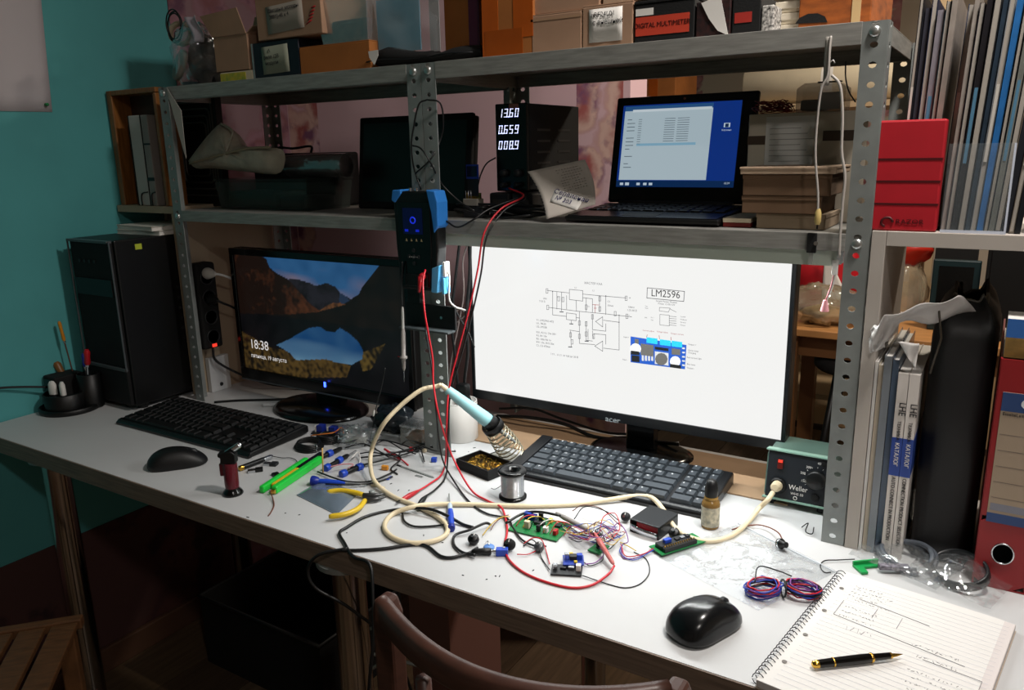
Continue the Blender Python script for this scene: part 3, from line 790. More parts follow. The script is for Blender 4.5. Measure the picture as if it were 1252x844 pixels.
# multimeter box
t, W_, H_ = carton('product_box', 'black box with a red digital multimeter label', (776, 12, 849), 1.205, S, .13, M_blackm, flap=False, z1=S+.058)
o = part('red_label', MB().box(-W_*.48, W_*.42, -.0006, 0, .013, .040), mat('red_label', '#c0402c', .5), t)
text('DIGITAL MULTIMETER', .0098, (-W_*.03, -.0008, .0225), FRONT, mat('dark_red_ink', '#3a0f0c', .5), o, align='CENTER', sx=.92)
part('lid', MB().box(-W_*.5-.001, W_*.5+.001, -.001, .131, .0585, .063), M_blackm, t, bevel=.001)
part('white_sticker', MB().box(-W_*.48, -W_*.18, -.0006, 0, .042, .052), M_paper, t)
# dark gadget boxes
t, W_, H_ = carton('product_box', 'black patterned box with a torn white paper corner', (851, 12, 893), 1.205, S, .12, mat('speckled_box', '#141113', .5, var=.0, col2='#3a1d1c', scale=120), flap=False, z1=S+.052)
q = MB().prism([(-.018, .050), (.010, .058), (.024, .002), (.008, .010), (-.006, .028)], -.0016, -.0008)
part('torn_paper', q, M_paper, t)
t, W_, H_ = carton('product_box', 'black box with a red printed patch near the right end of the top shelf', (895, 8, 930), 1.207, S, .12, M_blackm, flap=False, z1=S+.055)
part('red_print', MB().box(-W_*.4, W_*.2, -.0006, 0, .018, .032), mat('red_print', '#a83028', .5), t)
t, W_, H_ = carton('product_box', 'small box with a black and white pattern beside the white cartons', (931, 12, 946), 1.207, S, .09, mat('bw_pattern', '#e0dcd6', .5, col2='#1a1a1c', scale=260), flap=False, z1=S+.038)
# stacked flat white boxes
for k in range(3):
    z0 = S+.0004+k*.0158; q0 = V(947, 24, 1.25); q1 = V(981, 24, 1.25)
    t2 = thing('flat_box', ['bottom', 'middle', 'top'][k]+' flat cream box in the pile left of the orange box', 'box', ((q0.x+q1.x)/2, 1.25, z0), .03*(k-1), 'flat cream boxes')
    w_ = (q1.x-q0.x)/2
    part('tray', MB().box(-w_+.001, w_-.001, .001, .119, 0, .013), M_cream, t2, bevel=.001)
    part('lid', MB().box(-w_, w_, 0, .12, .005, .0152), mat('cream_lid', '#d2c8b4', .7), t2, bevel=.001)
t, W_, H_ = carton('wooden_box', 'orange brown wooden box with a dark stain at the right end of the top shelf', (979, -30, 1068), 1.24, S, .2, mat('orange_ply', '#a5561c', .6, var=.45, scale=10, stretch=(3, 3, 9)), flap=False)
part('lid', MB().box(-W_*.5-.002, W_*.5+.002, -.002, .202, H_, H_+.008), M_wood, t, bevel=.001)
part('corner_strip', MB().box(W_*.24, W_*.36, -.001, 0, .0, H_), mat('pale_strip', '#c8a878', .6), t)
part('stain', MB().prism([(-.03+.022*math.cos(k*.6), .012+.014*math.sin(k*.6)) for k in range(6)], -.0007, -.0001), M_blackm, t)

# left group
t, W_, H_ = carton('cardboard_box', 'small yellow labelled box under the open carton', (270, 86, 309), 1.2, S, .12, M_cream, flap=False, z1=S+.0215)
part('yellow_label', MB().box(-W_*.5, W_*.3, -.0006, 0, .003, .019), mat('yellow_print', '#c8b432', .5, col2='#8aa03a', scale=90), t)
zt = S+H_+.001
a = V(262, 60, 1.2); b = V(303, 60, 1.2); W_ = b.x-a.x; H_ = V(262, 46, 1.2).z-zt
t = thing('open_carton', 'small open carton with raised flaps above the left post', 'box', ((a.x+b.x)/2, 1.2, zt), 0)
c_ = .0022
wl_ = MB().box(-W_/2, W_/2, 0, c_, 0, H_).box(-W_/2, W_/2, .1-c_, .1, 0, H_).box(-W_/2, -W_/2+c_, c_, .1-c_, 0, H_).box(W_/2-c_, W_/2, c_, .1-c_, 0, H_).box(-W_/2, W_/2, 0, .1, 0, c_)
part('body', wl_, M_card, t, bevel=.0006)
part('flap', MB().prism([(-W_/2, H_), (W_/2, H_), (W_/2-.022, H_+.052), (-W_/2-.034, H_+.046)], -.002, .0002), M_card, t)
part('flap', MB().add([(W_/2, 0, H_), (W_/2, .1, H_), (W_/2+.02, .1, H_+.03), (W_/2+.02, 0, H_+.012)], [(0, 1, 2, 3)]), M_card, t, solid=.002)
part('flap', MB().add([(-W_/2, .1, H_), (W_/2, .1, H_), (W_/2, .12, H_+.055), (-W_/2, .12, H_+.055)], [(0, 1, 2, 3)]), M_card3, t, solid=.002)
# dark box with a small label, flat orange carton, big box with handwritten label
t, W_, H_ = carton('dark_box', 'dark box with a faded label under the labelled carton', (309, 50, 365), 1.2, S, .13, mat('navy_box', '#0d1320', .5), flap=False)
part('edge_trim', MB().box(-W_*.5-.004, -W_*.5, -.001, .12, 0, H_), M_frost, t)
paper_label(t, -W_*.30, W_*.28, .010, H_*.88, [('Λ', .015), ('реле 12В', .001), ('модули', .004)], .0105, mat('faded_paper', '#8f9483', .8), -.03)
H1 = H_
t, W_, H_ = carton('cardboard_box', 'long low orange carton on the left top shelf', (366, 54, 452), 1.2, S, .14, M_card2, z1=S+.052)
t, W_, H_ = carton('cardboard_box', 'brown carton with a large handwritten white label', (302, -110, 384), 1.198, S+max(H1, H_)+.003, .16, M_card)
paper_label(t, -W_*.33, W_*.24, .012, .064, [('Шаговые моторы', .0), ('28BYJ-48 x 4', .003)], .0105, mat('dull_paper', '#9b9388', .8), -.05)
q = MB()
for k in range(5): q.tube([(W_*.3+.004*k-.004, -.0006, .02+.007*k), (W_*.36+.003*k, -.0006, .026+.006*k)], .0012, 5)
part('red_pattern', q, M_red, t)['kind'] = 'stuff'
# clear plastic tray
zt = S+.0545
a = V(396, 30, 1.23); b = V(460, 30, 1.23)
t = thing('clear_tray', 'clear plastic tray of small parts on the long orange carton', 'tray', ((a.x+b.x)/2, 1.215, zt+.001))
W_ = (b.x-a.x)
def tub(w_, d, h, fl=.012):
    m = MB(); r = [(-w_/2, 0), (w_/2, 0), (w_/2, d), (-w_/2, d)]; R_ = [(-w_/2-fl, -fl), (w_/2+fl, -fl), (w_/2+fl, d+fl), (-w_/2-fl, d+fl)]
    v = [(x, y, 0) for x, y in r] + [(x, y, h) for x, y in R_]
    return m.add(v, [(0, 1, 2, 3), (0, 1, 5, 4), (1, 2, 6, 5), (2, 3, 7, 6), (3, 0, 4, 7)])
part('tray_body', tub(W_-.02, .12, .1), M_frost, t, solid=.0012)
part('contents', MB().box(-W_*.35, W_*.35, .01, .11, .002, .045), mat('dim_contents', '#6a5f5c', .7, col2='#2c2a30', scale=50), t, bevel=.008)
# zip bag with blue card
t = thing('zip_bag', 'clear zip bag with a blue grey card inside leaning on the top shelf', 'bag', (V(497, 40, 1.225).x, 1.222, S+.024))
part('card', MB().box(-.068, .034, .001, .003, .006, .1), mat('blue_card', '#6f98aa', .6), t)
def zb_(u, v): return (-.078+.156*u, -.006+.004*math.sin(u*11+v*5)+.003*math.sin(v*13), .0+.115*v)
part('film', MB().grid(zb_, 20, 16), M_acryl, t, solid=.0003)
part('side_seal', MB().box(.058, .080, -.002, .0, .0, .11), mat('seal_film', '#9fa0a0', .3, alpha=.7), t)
# black pouch lying on the shelf with a paper tag
p0 = V(445, 75, 1.2); p1 = V(582, 68, 1.2); pc = (p0+p1)/2; L_ = p1.x-p0.x
t = thing('black_pouch', 'black soft pouch lying along the top shelf between cartons', 'pouch', (pc.x, 1.196, S+.0005))
def pch(u, v):
    a = v*2*math.pi; r = (.5+.5*min(1, u*6))*(.5+.5*min(1, (1-u)*5)); h = .013+.004*math.sin(u*7+1)+(.004 if u < .6 else 0)
    return ((u-.5)*L_, .034+.032*math.cos(a)*r, h+h*math.sin(a)*r)
part('body', MB().grid(pch, 24, 14), M_blackm, t)
part('seam', MB().tube([((u/10-.5)*L_*.95, .0035, .014+.002*math.sin(u)) for u in range(11)], .0012, 6), M_dgrey, t)
q = MB().prism([(-.060, .029), (-.036, .030), (-.036, .02), (-.047, .004), (-.058, .018)], -.003, -.0024)
solo('paper_tag', q, M_paper, 'torn white paper scrap on the black pouch', 'paper', loc=(p0.x+.078, 1.196, S+.003))

# bag of parts at the left end, with looped cable
t = thing('plastic_bag', 'crumpled clear bag of coils and parts at the left end of the top shelf', 'bag', (V(231, 90, 1.24).x, 1.27, S+.001))
def bagf(cx, cy, cz, rx, ry, rz, amp, sd, top=.0):
    def fn(u, v):
        a = u*2*math.pi; th = v*math.pi
        n = noise.noise(Vector((math.cos(a)*2+sd, math.sin(a)*2, th*2)))*amp + noise.noise(Vector((math.cos(a)*6+sd, math.sin(a)*6, th*5)))*amp*.5
        r = 1+n
        return (cx+rx*math.sin(th)*math.cos(a)*r, cy+ry*math.sin(th)*math.sin(a)*r, max(cz-rz*math.cos(th)*r, cz-rz*.92))
    return fn
part('film', MB().grid(bagf(0, 0, .068, .066, .055, .074, .22, 3), 36, 20), M_film, t)
part('coil', MB().lathe([(.012, 0), (.034, .0), (.036, .006), (.034, .012), (.012, .012)], 28, M=TR(-.02, -.03, .05) @ Matrix.Rotation(rad(70), 4, 'X') @ Matrix.Rotation(rad(-20), 4, 'Y')), mat('grey_coil', '#77736a', .5), t)
part('cloth_bundle', MB().grid(bagf(.015, .01, .06, .042, .036, .058, .3, 9), 24, 14), mat('dark_bundle', '#23282c', .6, col2='#0f1a22', scale=40), t)
part('blue_part', MB().box(-.03, 0, -.03, 0, .003, .016), mat('teal_part', '#1a4a58', .4), t, bevel=.003)
q = MB()
for k in range(3):
    q.tube([(-.035+.026*math.cos(a_*.25+k), .01*math.sin(k*3)-.02, .125+.032*math.sin(a_*.25+k)+.004*k) for a_ in range(26)], .0018, 6, closed=True)
solo('cable_loop', q, M_blackw, 'black cable coiled in loops on the bag at the top left', 'cable', loc=(V(231, 90, 1.24).x-.01, 1.27, S+.012))
solo('tape_roll', MB().lathe([(.02, 0), (.028, 0), (.028, .014), (.02, .014), (.02, 0)], 28, cap=False), M_cream, 'cream ring of tape above the bag at the top left', 'tape', loc=(V(212, 10, 1.27).x, 1.285, S+.128), rot=(rad(80), rad(20), rad(30)))
q = MB().grid(lambda u, v: (-.022+.044*u+.006*math.sin(v*5), .006*math.sin(u*8+v*3), -.02+.055*v), 8, 8)
solo('crumpled_paper', q, mat('violet_paper', '#b8b0bc', .6), 'crumpled pale lilac paper sticking out of the bag at the top left', 'paper', loc=(V(243, 30, 1.25).x, 1.235, S+.117), solid=.0006)

# =================================================================== left bookcase items
t = thing('wooden_crate', 'varnished wooden box standing open by the teal wall', 'crate', (-1.80, 1.21, 1.2228))
W0, W1, H_ = -.128, .068, .277
fr = MB()
part('side_board', MB().box(W0, W0+.02, 0, .055, 0, H_), M_wood, t, bevel=.002)
part('side_board', MB().box(W1-.012, W1, 0, .055, 0, H_-.013), M_wood, t, bevel=.002)
part('top_board', MB().box(W0+.0205, W1, 0, .055, H_-.012, H_), M_wood, t, bevel=.002)
part('back_panel', MB().box(W0+.02, W1-.012, .05, .055, 0, H_-.012), mat('dark_panel', '#3a2218', .6), t)
for k, (xa, w_, lab) in enumerate(((-.047, .044, 'white slab box with a black curved cord inside the open wooden box'), (.001, .026, 'grey slim box beside the white slab box in the open wooden box'))):
    t2 = thing('slab_box', lab, 'box', (-1.80+xa, 1.208, 1.2232))
    part('body', MB().box(0, w_, 0, .045, 0, .215), mat('slab_%d' % k, ('#b9b2ae', '#8b8480')[k], .6), t2, bevel=.002)
    part('spine_edge', MB().box(-.0016, -.0002, -.001, .044, 0, .215), M_black, t2)
    q = [(w_*.35, -.002, .0), (w_*.35, -.002, .02), (w_*.5, -.002, .03), (w_*.98, -.002, .033)]
    part('cord', MB().tube(smooth_path(q), .0016, 6), M_blackw, t2)
    if k: part('strap', MB().box(-.0005, w_+.0005, -.0012, 0, .06, .068).box(-.0005, w_+.0005, -.0012, 0, .145, .149), M_black, t2)['kind'] = 'stuff'

# =================================================================== middle shelf, left unit
S2 = ZM
def P2(px, py, Y): q = V(px, py, Y); return q
# black embossed panel
a = V(213, 180, 1.31); b = V(268, 180, 1.31)
t = thing('metal_baffle', 'dark metal plate with embossed rounded rings behind the left post', 'metal plate', ((a.x+b.x)/2, 1.31, S2))
W_ = b.x-a.x; H_ = V(240, 117, 1.31).z-S2
M_emb = mat('dark_embossed', '#1c1b1a', .45, .3)
part('plate', MB().box(-W_/2, W_/2, 0, .02, 0, H_), M_emb, t, bevel=.002)
for k in range(4):
    w2, h2 = W_*.42-k*.009, H_*.42-k*.016
    if w2 < .008 or h2 < .01: break
    for side in (0,):
        rr = .012; pts = []
        for cx, cz, a0 in ((w2-rr, h2-rr, 0), (-w2+rr, h2-rr, 90), (-w2+rr, -h2+rr, 180), (w2-rr, -h2+rr, 270)):
            for i in range(5): an = rad(a0+i*22.5); pts.append((cx+rr*math.cos(an), -.0005, H_*.52+cz+rr*math.sin(an)))
        part('embossed_ring', MB().tube(pts, .0022, 6, closed=True), mat('ring_metal', '#55524e', .35, .5), t)
# folded cream bag on a clear tub
a = V(268, 240, 1.26); b = V(382, 240, 1.26)
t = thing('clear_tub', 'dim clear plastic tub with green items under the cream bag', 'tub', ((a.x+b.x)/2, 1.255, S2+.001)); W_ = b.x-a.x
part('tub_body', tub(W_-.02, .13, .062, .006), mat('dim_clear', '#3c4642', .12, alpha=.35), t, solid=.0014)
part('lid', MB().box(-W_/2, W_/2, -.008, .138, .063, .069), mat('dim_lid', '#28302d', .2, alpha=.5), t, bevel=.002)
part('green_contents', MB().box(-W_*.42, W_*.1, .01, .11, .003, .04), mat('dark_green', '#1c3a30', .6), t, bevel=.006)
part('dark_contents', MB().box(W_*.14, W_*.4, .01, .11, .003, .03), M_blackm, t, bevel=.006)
pts_out = [(230, 197), (252, 168), (270, 151), (283, 158), (290, 168), (297, 178), (320, 180), (345, 183), (348, 200), (338, 213), (300, 210), (262, 206), (240, 206)]
Yb = 1.262
pp = [(V(x, y, Yb).x, V(x, y, Yb).z) for x, y in pts_out]
cx = sum(p[0] for p in pp)/len(pp); cz = sum(p[1] for p in pp)/len(pp)
t = thing('folded_bag', 'folded cream plastic bag lying over the clear tub', 'bag', (cx, Yb, S2+.0705))
M_creamf = mat('cream_film', '#b3aa9a', .35, var=.3, scale=30, bump=1.0)
def pillow(poly, cx, cz, zo, thick, n=5):
    """closed puffed shape from an outline"""
    mb = MB(); m = len(poly); vs = []; fs = []
    for s_ in (-1, 1):
        base = len(vs)
        for r in range(n+1):
            f = r/n; d = thick*math.sqrt(max(0, 1-f**2.4))
            for i, (x, z) in enumerate(poly):
                k = noise.noise(Vector((x*60, z*60, s_+f*2)))*thick*.5*(1-f)
                vs.append(((x-cx)*f, s_*(d+k), (z-cz)*f+zo))
        for r in range(n):
            for i in range(m):
                j = (i+1) % m; q_ = (base+r*m+i, base+r*m+j, base+(r+1)*m+j, base+(r+1)*m+i)
                fs.append(q_ if s_ < 0 else q_[::-1])
    return mb.add(vs, fs, True)
dense = [tuple(p) for p in smooth_path([(p[0], p[1], 0) for p in pp+[pp[0]]], 3)[:-1]]
part('bag_body', pillow([(p[0], p[1]) for p in dense], cx, cz, cz-S2-.0705, .026), M_creamf, t)
q = [V(232, 200, Yb-.027), V(268, 190, Yb-.03), V(300, 182, Yb-.027), V(330, 180, Yb-.022)]
part('fold_crease', MB().tube([(p.x-cx, p.y-Yb, p.z-S2-.0705) for p in smooth_path(q)], .0028, 6), mat('bag_fold', '#93866f', .5), t)
q = [V(270, 151, Yb-.012), V(284, 160, Yb-.022), V(280, 176, Yb-.028), V(276, 188, Yb-.029)]
part('flap_edge', MB().tube([(p.x-cx, p.y-Yb, p.z-S2-.0705) for p in smooth_path(q)], .0022, 6), M_creamf, t)
# clear wrapped roll beside it
a = V(345, 200, 1.29); b = V(412, 195, 1.29)
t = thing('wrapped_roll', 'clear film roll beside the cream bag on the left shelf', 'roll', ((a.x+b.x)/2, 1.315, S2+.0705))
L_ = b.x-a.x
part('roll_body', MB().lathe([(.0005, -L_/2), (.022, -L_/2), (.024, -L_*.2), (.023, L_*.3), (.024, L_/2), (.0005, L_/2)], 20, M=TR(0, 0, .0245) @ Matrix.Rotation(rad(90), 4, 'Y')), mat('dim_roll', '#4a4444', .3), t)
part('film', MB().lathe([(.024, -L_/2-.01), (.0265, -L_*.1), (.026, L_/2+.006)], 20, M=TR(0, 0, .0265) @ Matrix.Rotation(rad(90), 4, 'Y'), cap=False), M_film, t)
# black adapter on rear
a = V(290, 175, 1.36); b = V(396, 165, 1.36)
t = thing('power_adapter', 'black power brick lying behind the cream bag', 'adapter', ((a.x+b.x)/2, 1.402, S2+.0005))
part('brick', MB().box(-(b.x-a.x)/2, (b.x-a.x)/2, 0, .07, 0, .125), M_blackm, t, bevel=.006)
part('cable', MB().tube(smooth_path([((b.x-a.x)/2*.2, .03, .125), (.04, .02, .14), (.0, .0, .136), (-.06, .01, .139), (-.07, .03, .125)]), .003, 6), M_blackw, t)
# dark tablet / laptop lid
a = V(434, 200, 1.36); b = V(572, 200, 1.36); W_ = b.x-a.x
t = thing('closed_laptop', 'black slab laptop standing upright behind the middle posts', 'laptop', ((a.x+b.x)/2, 1.36, S2+.0005))
t.rotation_euler = (rad(-7), 0, 0)
H_ = .2
part('lid', MB().box(-W_/2, W_/2, 0, .012, 0, H_), M_blackm, t, bevel=.004)
part('base', MB().box(-W_/2, W_/2, .0125, .026, 0, H_-.004), M_black, t, bevel=.004)
part('hinge', MB().lathe([(.007, -W_*.4), (.007, W_*.4)], 12, M=TR(0, .013, .007) @ Matrix.Rotation(rad(90), 4, 'Y')), M_dgrey, t)
part('screen_face', MB().box(-W_/2+.014, W_/2-.014, -.0008, 0, .016, H_-.014), mat('dead_screen', '#060607', .35), t)
# white paper tag on the left post
q = MB().prism([(0, 0), (.042, -.052), (.040, -.155), (.034, -.14), (.006, -.03)], -.0005, .0005)
a = V(204, 107, 1.171)
solo('paper_tag', q, mat('tag_paper', '#a9a59e', .8), 'folded white paper tag hanging on the left post', 'paper', loc=(a.x, 1.1705, a.z), solid=0)

# =================================================================== middle shelf, right unit
# power supply with digits
X0, X1, Y0, Y1 = -.822, -.754, 1.27, 1.475
zb, zt = 1.262, 1.42
# base: two adapters carrying it
for k, (xa, xb, lab) in enumerate(((-.835, -.79, 'left dark adapter under the bench power supply'), (-.785, -.742, 'right dark adapter under the bench power supply'))):
    t2 = thing('power_adapter', lab, 'adapter', ((xa+xb)/2, 1.262, S2+.0004), group='adapters under the power supply')
    h_ = zb-S2-.001
    part('brick', MB().box(-(xb-xa)/2, (xb-xa)/2, 0, .19, 0, h_), M_dgrey, t2, bevel=.004)
    part('label', MB().box(-(xb-xa)/2+.008, (xb-xa)/2-.006, -.0005, 0, .01, h_-.012), mat('adapter_label2', '#3a3835', .6), t2)
t = thing('bench_power_supply', 'tall black bench power supply with three rows of white digits', 'power supply', ((X0+X1)/2, Y0, zb))
w_ = (X1-X0)/2; h_ = zt-zb
part('case', MB().box(-w_, w_, .006, Y1-Y0, .004, h_), M_blackm, t, bevel=.002)
part('front_panel', MB().box(-w_, w_, 0, .006, .002, h_+.001), mat('psu_front', '#050506', .25), t, bevel=.002)
for sy in (.06, .14):
    for k in range(5): part('vent_slot', MB().box(w_, w_+.0008, sy-.025, sy+.025, .03+k*.02, .034+k*.02), M_dgrey, t)
M_dig = mat('white_digits', '#c0c8ff', .4, emit='#dfe6ff', es=1.25)
SEG = {'0': 'abcdef', '1': 'bc', '3': 'abcdg', '5': 'acdfg', '6': 'acdefg', '8': 'abcdefg', '9': 'abcdfg', '2': 'abged', '4': 'fgbc', '7': 'abc'}
def digits(s, x, z, h, par):
    g = h*.5; th = h*.13; sk = .16; cx = x; mb = None
    for ch in s:
        if ch == '.':
            part('decimal_point', MB().box(cx-g*.36, cx-g*.36+th*1.1, -.0008, .0001, z, z+th*1.1), M_dig, par); continue
        mb = MB()
        segs = {'a': (0, h-th, g, h), 'd': (0, 0, g, th), 'g': (0, h/2-th/2, g, h/2+th/2), 'f': (0, h/2, th, h), 'b': (g-th, h/2, g, h), 'e': (0, 0, th, h/2), 'c': (g-th, 0, g, h/2)}
        for q in SEG[ch]:
            a, b, c, d = segs[q]; e = .0004
            pl = [(a+e, b+e), (c-e, b+e), (c-e, d-e), (a+e, d-e)]
            mb.prism([(cx+u+v*sk, z+v) for u, v in pl], -.0008, .0001)
        part('digit', mb, M_dig, par); cx += g*1.5
for s, py in (('13.60', 142), ('0.659', 162), ('008.9', 181)):
    q = V(611, py, Y0); digits(s, q.x-(X0+X1)/2-.003, q.z-zb-.003, .0155, t)
part('top_tape', MB().box(-w_*.1, w_*.5, -.0006, 0, h_-.01, h_), mat('pinkish_tape', '#8a5a52', .5), t)
for k in range(2): part('knob', MB().lathe([(.007, 0), (.0065, .01), (.001, .0105)], 18, M=TR(-.015+k*.03, 0, .035) @ Matrix.Rotation(rad(90), 4, 'X')), M_dgrey, t)
for k, m in enumerate((M_dgrey, M_black)): part('terminal', MB().lathe([(.005, 0), (.005, .012), (.003, .014)], 14, M=TR(-.015+k*.03, 0, .014) @ Matrix.Rotation(rad(90), 4, 'X')), m, t)
# small blue display module on pins
q = V(578, 215, 1.23)
t = thing('display_module', 'small blue display module with pins left of the power supply', 'circuit module', (q.x, 1.23, S2+.0005))
part('lower_board', MB().box(-.022, .022, -.004, .02, .0, .022), M_dgrey, t, bevel=.002)
part('relay', MB().box(-.02, .012, -.006, .016, .0225, .035), mat('adapter_label', '#8a867e', .6), t, bevel=.001)
part('pin_header', MB().box(-.016, .016, .0, .003, .035, .046), M_gold, t)
part('display_board', MB().box(-.013, .013, -.002, .001, q.z-S2-.006, q.z-S2+.02), M_pcbb, t)
part('display_glass', MB().box(-.011, .011, -.0032, -.002, q.z-S2-.002, q.z-S2+.017), mat('oled_glass', '#0a1230', .15), t)
part('riser', MB().box(-.012, .012, -.001, .0008, .04, q.z-S2-.005), M_pcbk, t)
for k in range(3):
    part('pin', MB().tube([(-.014+k*.006, -.0045, .03), (-.014+k*.006, -.0045, .05)], .0007, 5), M_silver, t)
# handwritten note leaning
c4 = [V(645, 210, 1.215), V(715, 195, 1.262), V(728, 250, 1.222), V(668, 268, 1.183)]
def note(u, v):
    p = c4[0].lerp(c4[1], u).lerp(c4[3].lerp(c4[2], u), v)
    bow = .010*math.sin(v*math.pi)
    return p+Vector((-.2, -1, .1))*(-bow)
nb = MB().grid(lambda u, v: note(u, v)-Vector((-.75, 1.2, S2)), 14, 14)
t = thing('handwritten_note', 'torn handwritten note sheet leaning by the netbook', 'note', (-.75, 1.2, S2))
part('sheet', nb, mat('note_paper', '#b3aca4', .8, var=.12, scale=18), t, solid=.0005)
pl_ = MB().grid(lambda u, v: note(.30+.5*u-.16*v, .45+.34*u+.22*v)-Vector((-.75, 1.2, S2))+Vector((0, -.002, 0)), 8, 4)
o = part('glued_label', pl_, M_paper, t, solid=.0003)
def on_note(u, v): return note(u, v)-Vector((-.75, 1.2, S2))+Vector((0, -.0034, 0))
def handwriting(par, s, u0, v0, du, dv, size):
    p = on_note(u0, v0); d = (on_note(u0+du, v0+dv)-p).normalized(); n = (on_note(u0+.1, v0)-p).cross(on_note(u0, v0+.1)-p).normalized()
    if n.y > 0: n = -n
    up = n.cross(d)
    R3 = Matrix((d, up, n)).transposed().to_euler()
    text(s, size, p, R3, M_inkblue, par, ext=.0001)
handwriting(o, 'Сервисная', .24, .53, .5, .34, .0125); handwriting(o, '№ 203', .22, .66, .5, .34, .0115)
q = MB()
for k in range(9):
    for j in range(9):
        if random.random() < .8: q.tube([on_note(.46+.05*j, .10+k*.055), on_note(.49+.05*j, .105+k*.055)], .00035, 4)
part('small_writing', q, M_ink, t)['kind'] = 'stuff'
q = MB()
for k in range(14):
    p = on_note(.012, .06+k*.065); q.cbox(p, .0022, .0016, .0022)
part('perforations', q, M_ink, t)['kind'] = 'stuff'
# netbook
t = thing('laptop', 'small open black netbook showing a file window on its screen', 'laptop', (-.508, 1.2, S2+.0006))
w_ = .133
part('base', MB().prism([(0, .006), (.004, .002), (.16, .002), (.172, .006), (.172, .022), (.0, .011)], -w_, w_, axis='x'), M_black, t, bevel=.002)
part('palm_rest', MB().prism([(.003, .0118), (.06, .0155), (.06, .0163), (.003, .0124)], -w_+.004, w_-.004, axis='x'), mat('palm_rest', '#17181b', .25), t)
part('touchpad', MB().prism([(.012, .0129), (.05, .0154), (.05, .0159), (.012, .0135)], -.035, .025, axis='x'), M_dgrey, t)
for r in range(4):
    for k in range(12):
        y = .075+r*.021; link('key', keymesh(.019, .017, .002, mat('netbook_key', '#101113', .4)), t, (-w_+.02+k*.0205, y, .0172+(y-.075)*.064), (rad(3.6), 0, 0))
LT = rad(-12)
lid = part('lid', MB().box(-w_+.002, w_-.002, 0, .010, .0, .192), M_blackg, t, bevel=.004, loc=(0, .166, .024), rot=(LT, 0, 0))
part('hinge', MB().lathe([(.006, -w_*.8), (.006, w_*.8)], 12, M=TR(0, .168, .022) @ Matrix.Rotation(rad(90), 4, 'Y')), M_black, t)
def lidp(px, py):
    """photo pixel -> lid plane coordinates"""
    org = Vector((-.508, 1.2+.166, S2+.0246)); n = Vector((0, -math.cos(LT), -math.sin(LT)))
    up = Vector((0, -math.sin(LT), math.cos(LT)))
    d = ray(px, py); s_ = (org-CAM).dot(n)/d.dot(n); p = CAM+d*s_
    return ((p-org).x, (p-org).dot(up))
a = lidp(762, 143); b = lidp(898, 237)
A0, A1, B0, B1 = -w_+.017, w_-.03, .028, .176
part('screen', MB().box(A0, A1, -.0006, 0, B0, B1), mat('netbook_desktop', '#0a1040', .2, emit='#163f9c', es=.5), lid)
def uv(u, v): return (A0+(A1-A0)*u, B0+(B1-B0)*v)
def rect(name, u0, u1, v0, v1, m, y):
    a, b = uv(u0, v0), uv(u1, v1); part(name, MB().box(a[0], b[0], y, y+.0002, a[1], b[1]), m, lid)
M_win = mat('file_window', '#808080', .4, emit='#bcd0da', es=.62); M_wbar = mat('window_bar', '#405060', .4, emit='#2b5f98', es=.55); M_task = mat('taskbar', '#0a1428', .3, emit='#123a70', es=.4)
rect('file_window', .02, .775, .085, .93, M_win, -.0009); rect('window_bar', .02, .775, .93, .985, M_wbar, -.0009)
rect('address_bar', .09, .765, .915, .945, mat('address_bar', '#808080', .4, emit='#d5e2ea', es=.65), -.0011)
rect('taskbar', 0, 1, 0, .075, M_task, -.0009); rect('selected_row', .15, .66, .50, .53, mat('selected_row', '#406080', .4, emit='#8fbdd6', es=.6), -.0011)
q = MB()
for k in range(12):
    for u0, L_ in ((.15, .03), (.38, .09), (.49, .1)):
        if u0 < .2 or k < 11: a = uv(u0, .82-k*.027); b = uv(u0+L_, .826-k*.027); q.box(a[0], b[0], -.0011, -.001, a[1], b[1])
for k in range(14):
    a = uv(.05, .82-k*.045); b = uv(.05+(.07 if k % 4 else .04), .828-k*.045)
    if k not in (4, 9, 11): q.box(a[0], b[0], -.0011, -.001, a[1], b[1])
part('window_text', q, mat('window_text', '#303840', .4, emit='#5a6a78', es=.5), lid)['kind'] = 'stuff'
M_ico = mat('icon_light', '#809090', .4, emit='#cfe0f0', es=.6)
for u, v, s_ in ((.90, .72, .05), (.05, .035, .03), (.20, .035, .03), (.26, .035, .03), (.31, .035, .03), (.10, .035, .035)):
    a = uv(u-s_/2, v-s_*.5); b = uv(u+s_/2, v+s_*.5)
    part('icon', MB().box(a[0], b[0], -.0012, -.001, a[1], b[1]), M_ico, lid)
a = uv(.90, .71); part('icon', MB().box(a[0]-.003, a[0]+.003, -.0014, -.0012, a[1]-.002, a[1]+.004), M_task, lid)
a = uv(.90, .648); text('Корзина', .0042, (a[0], -.0012, a[1]), FRONT, M_ico, lid, align='CENTER', ext=0)
a = uv(.945, .03); text('18:39', .0048, (a[0], -.0012, a[1]), FRONT, M_ico, lid, align='CENTER', ext=0)
part('webcam', MB().lathe([(.0022, 0), (.0022, .0006)], 12, M=TR(0, -.0001, .184) @ Matrix.Rotation(rad(90), 4, 'X')), mat('webcam', '#9a5a48', .3), lid)
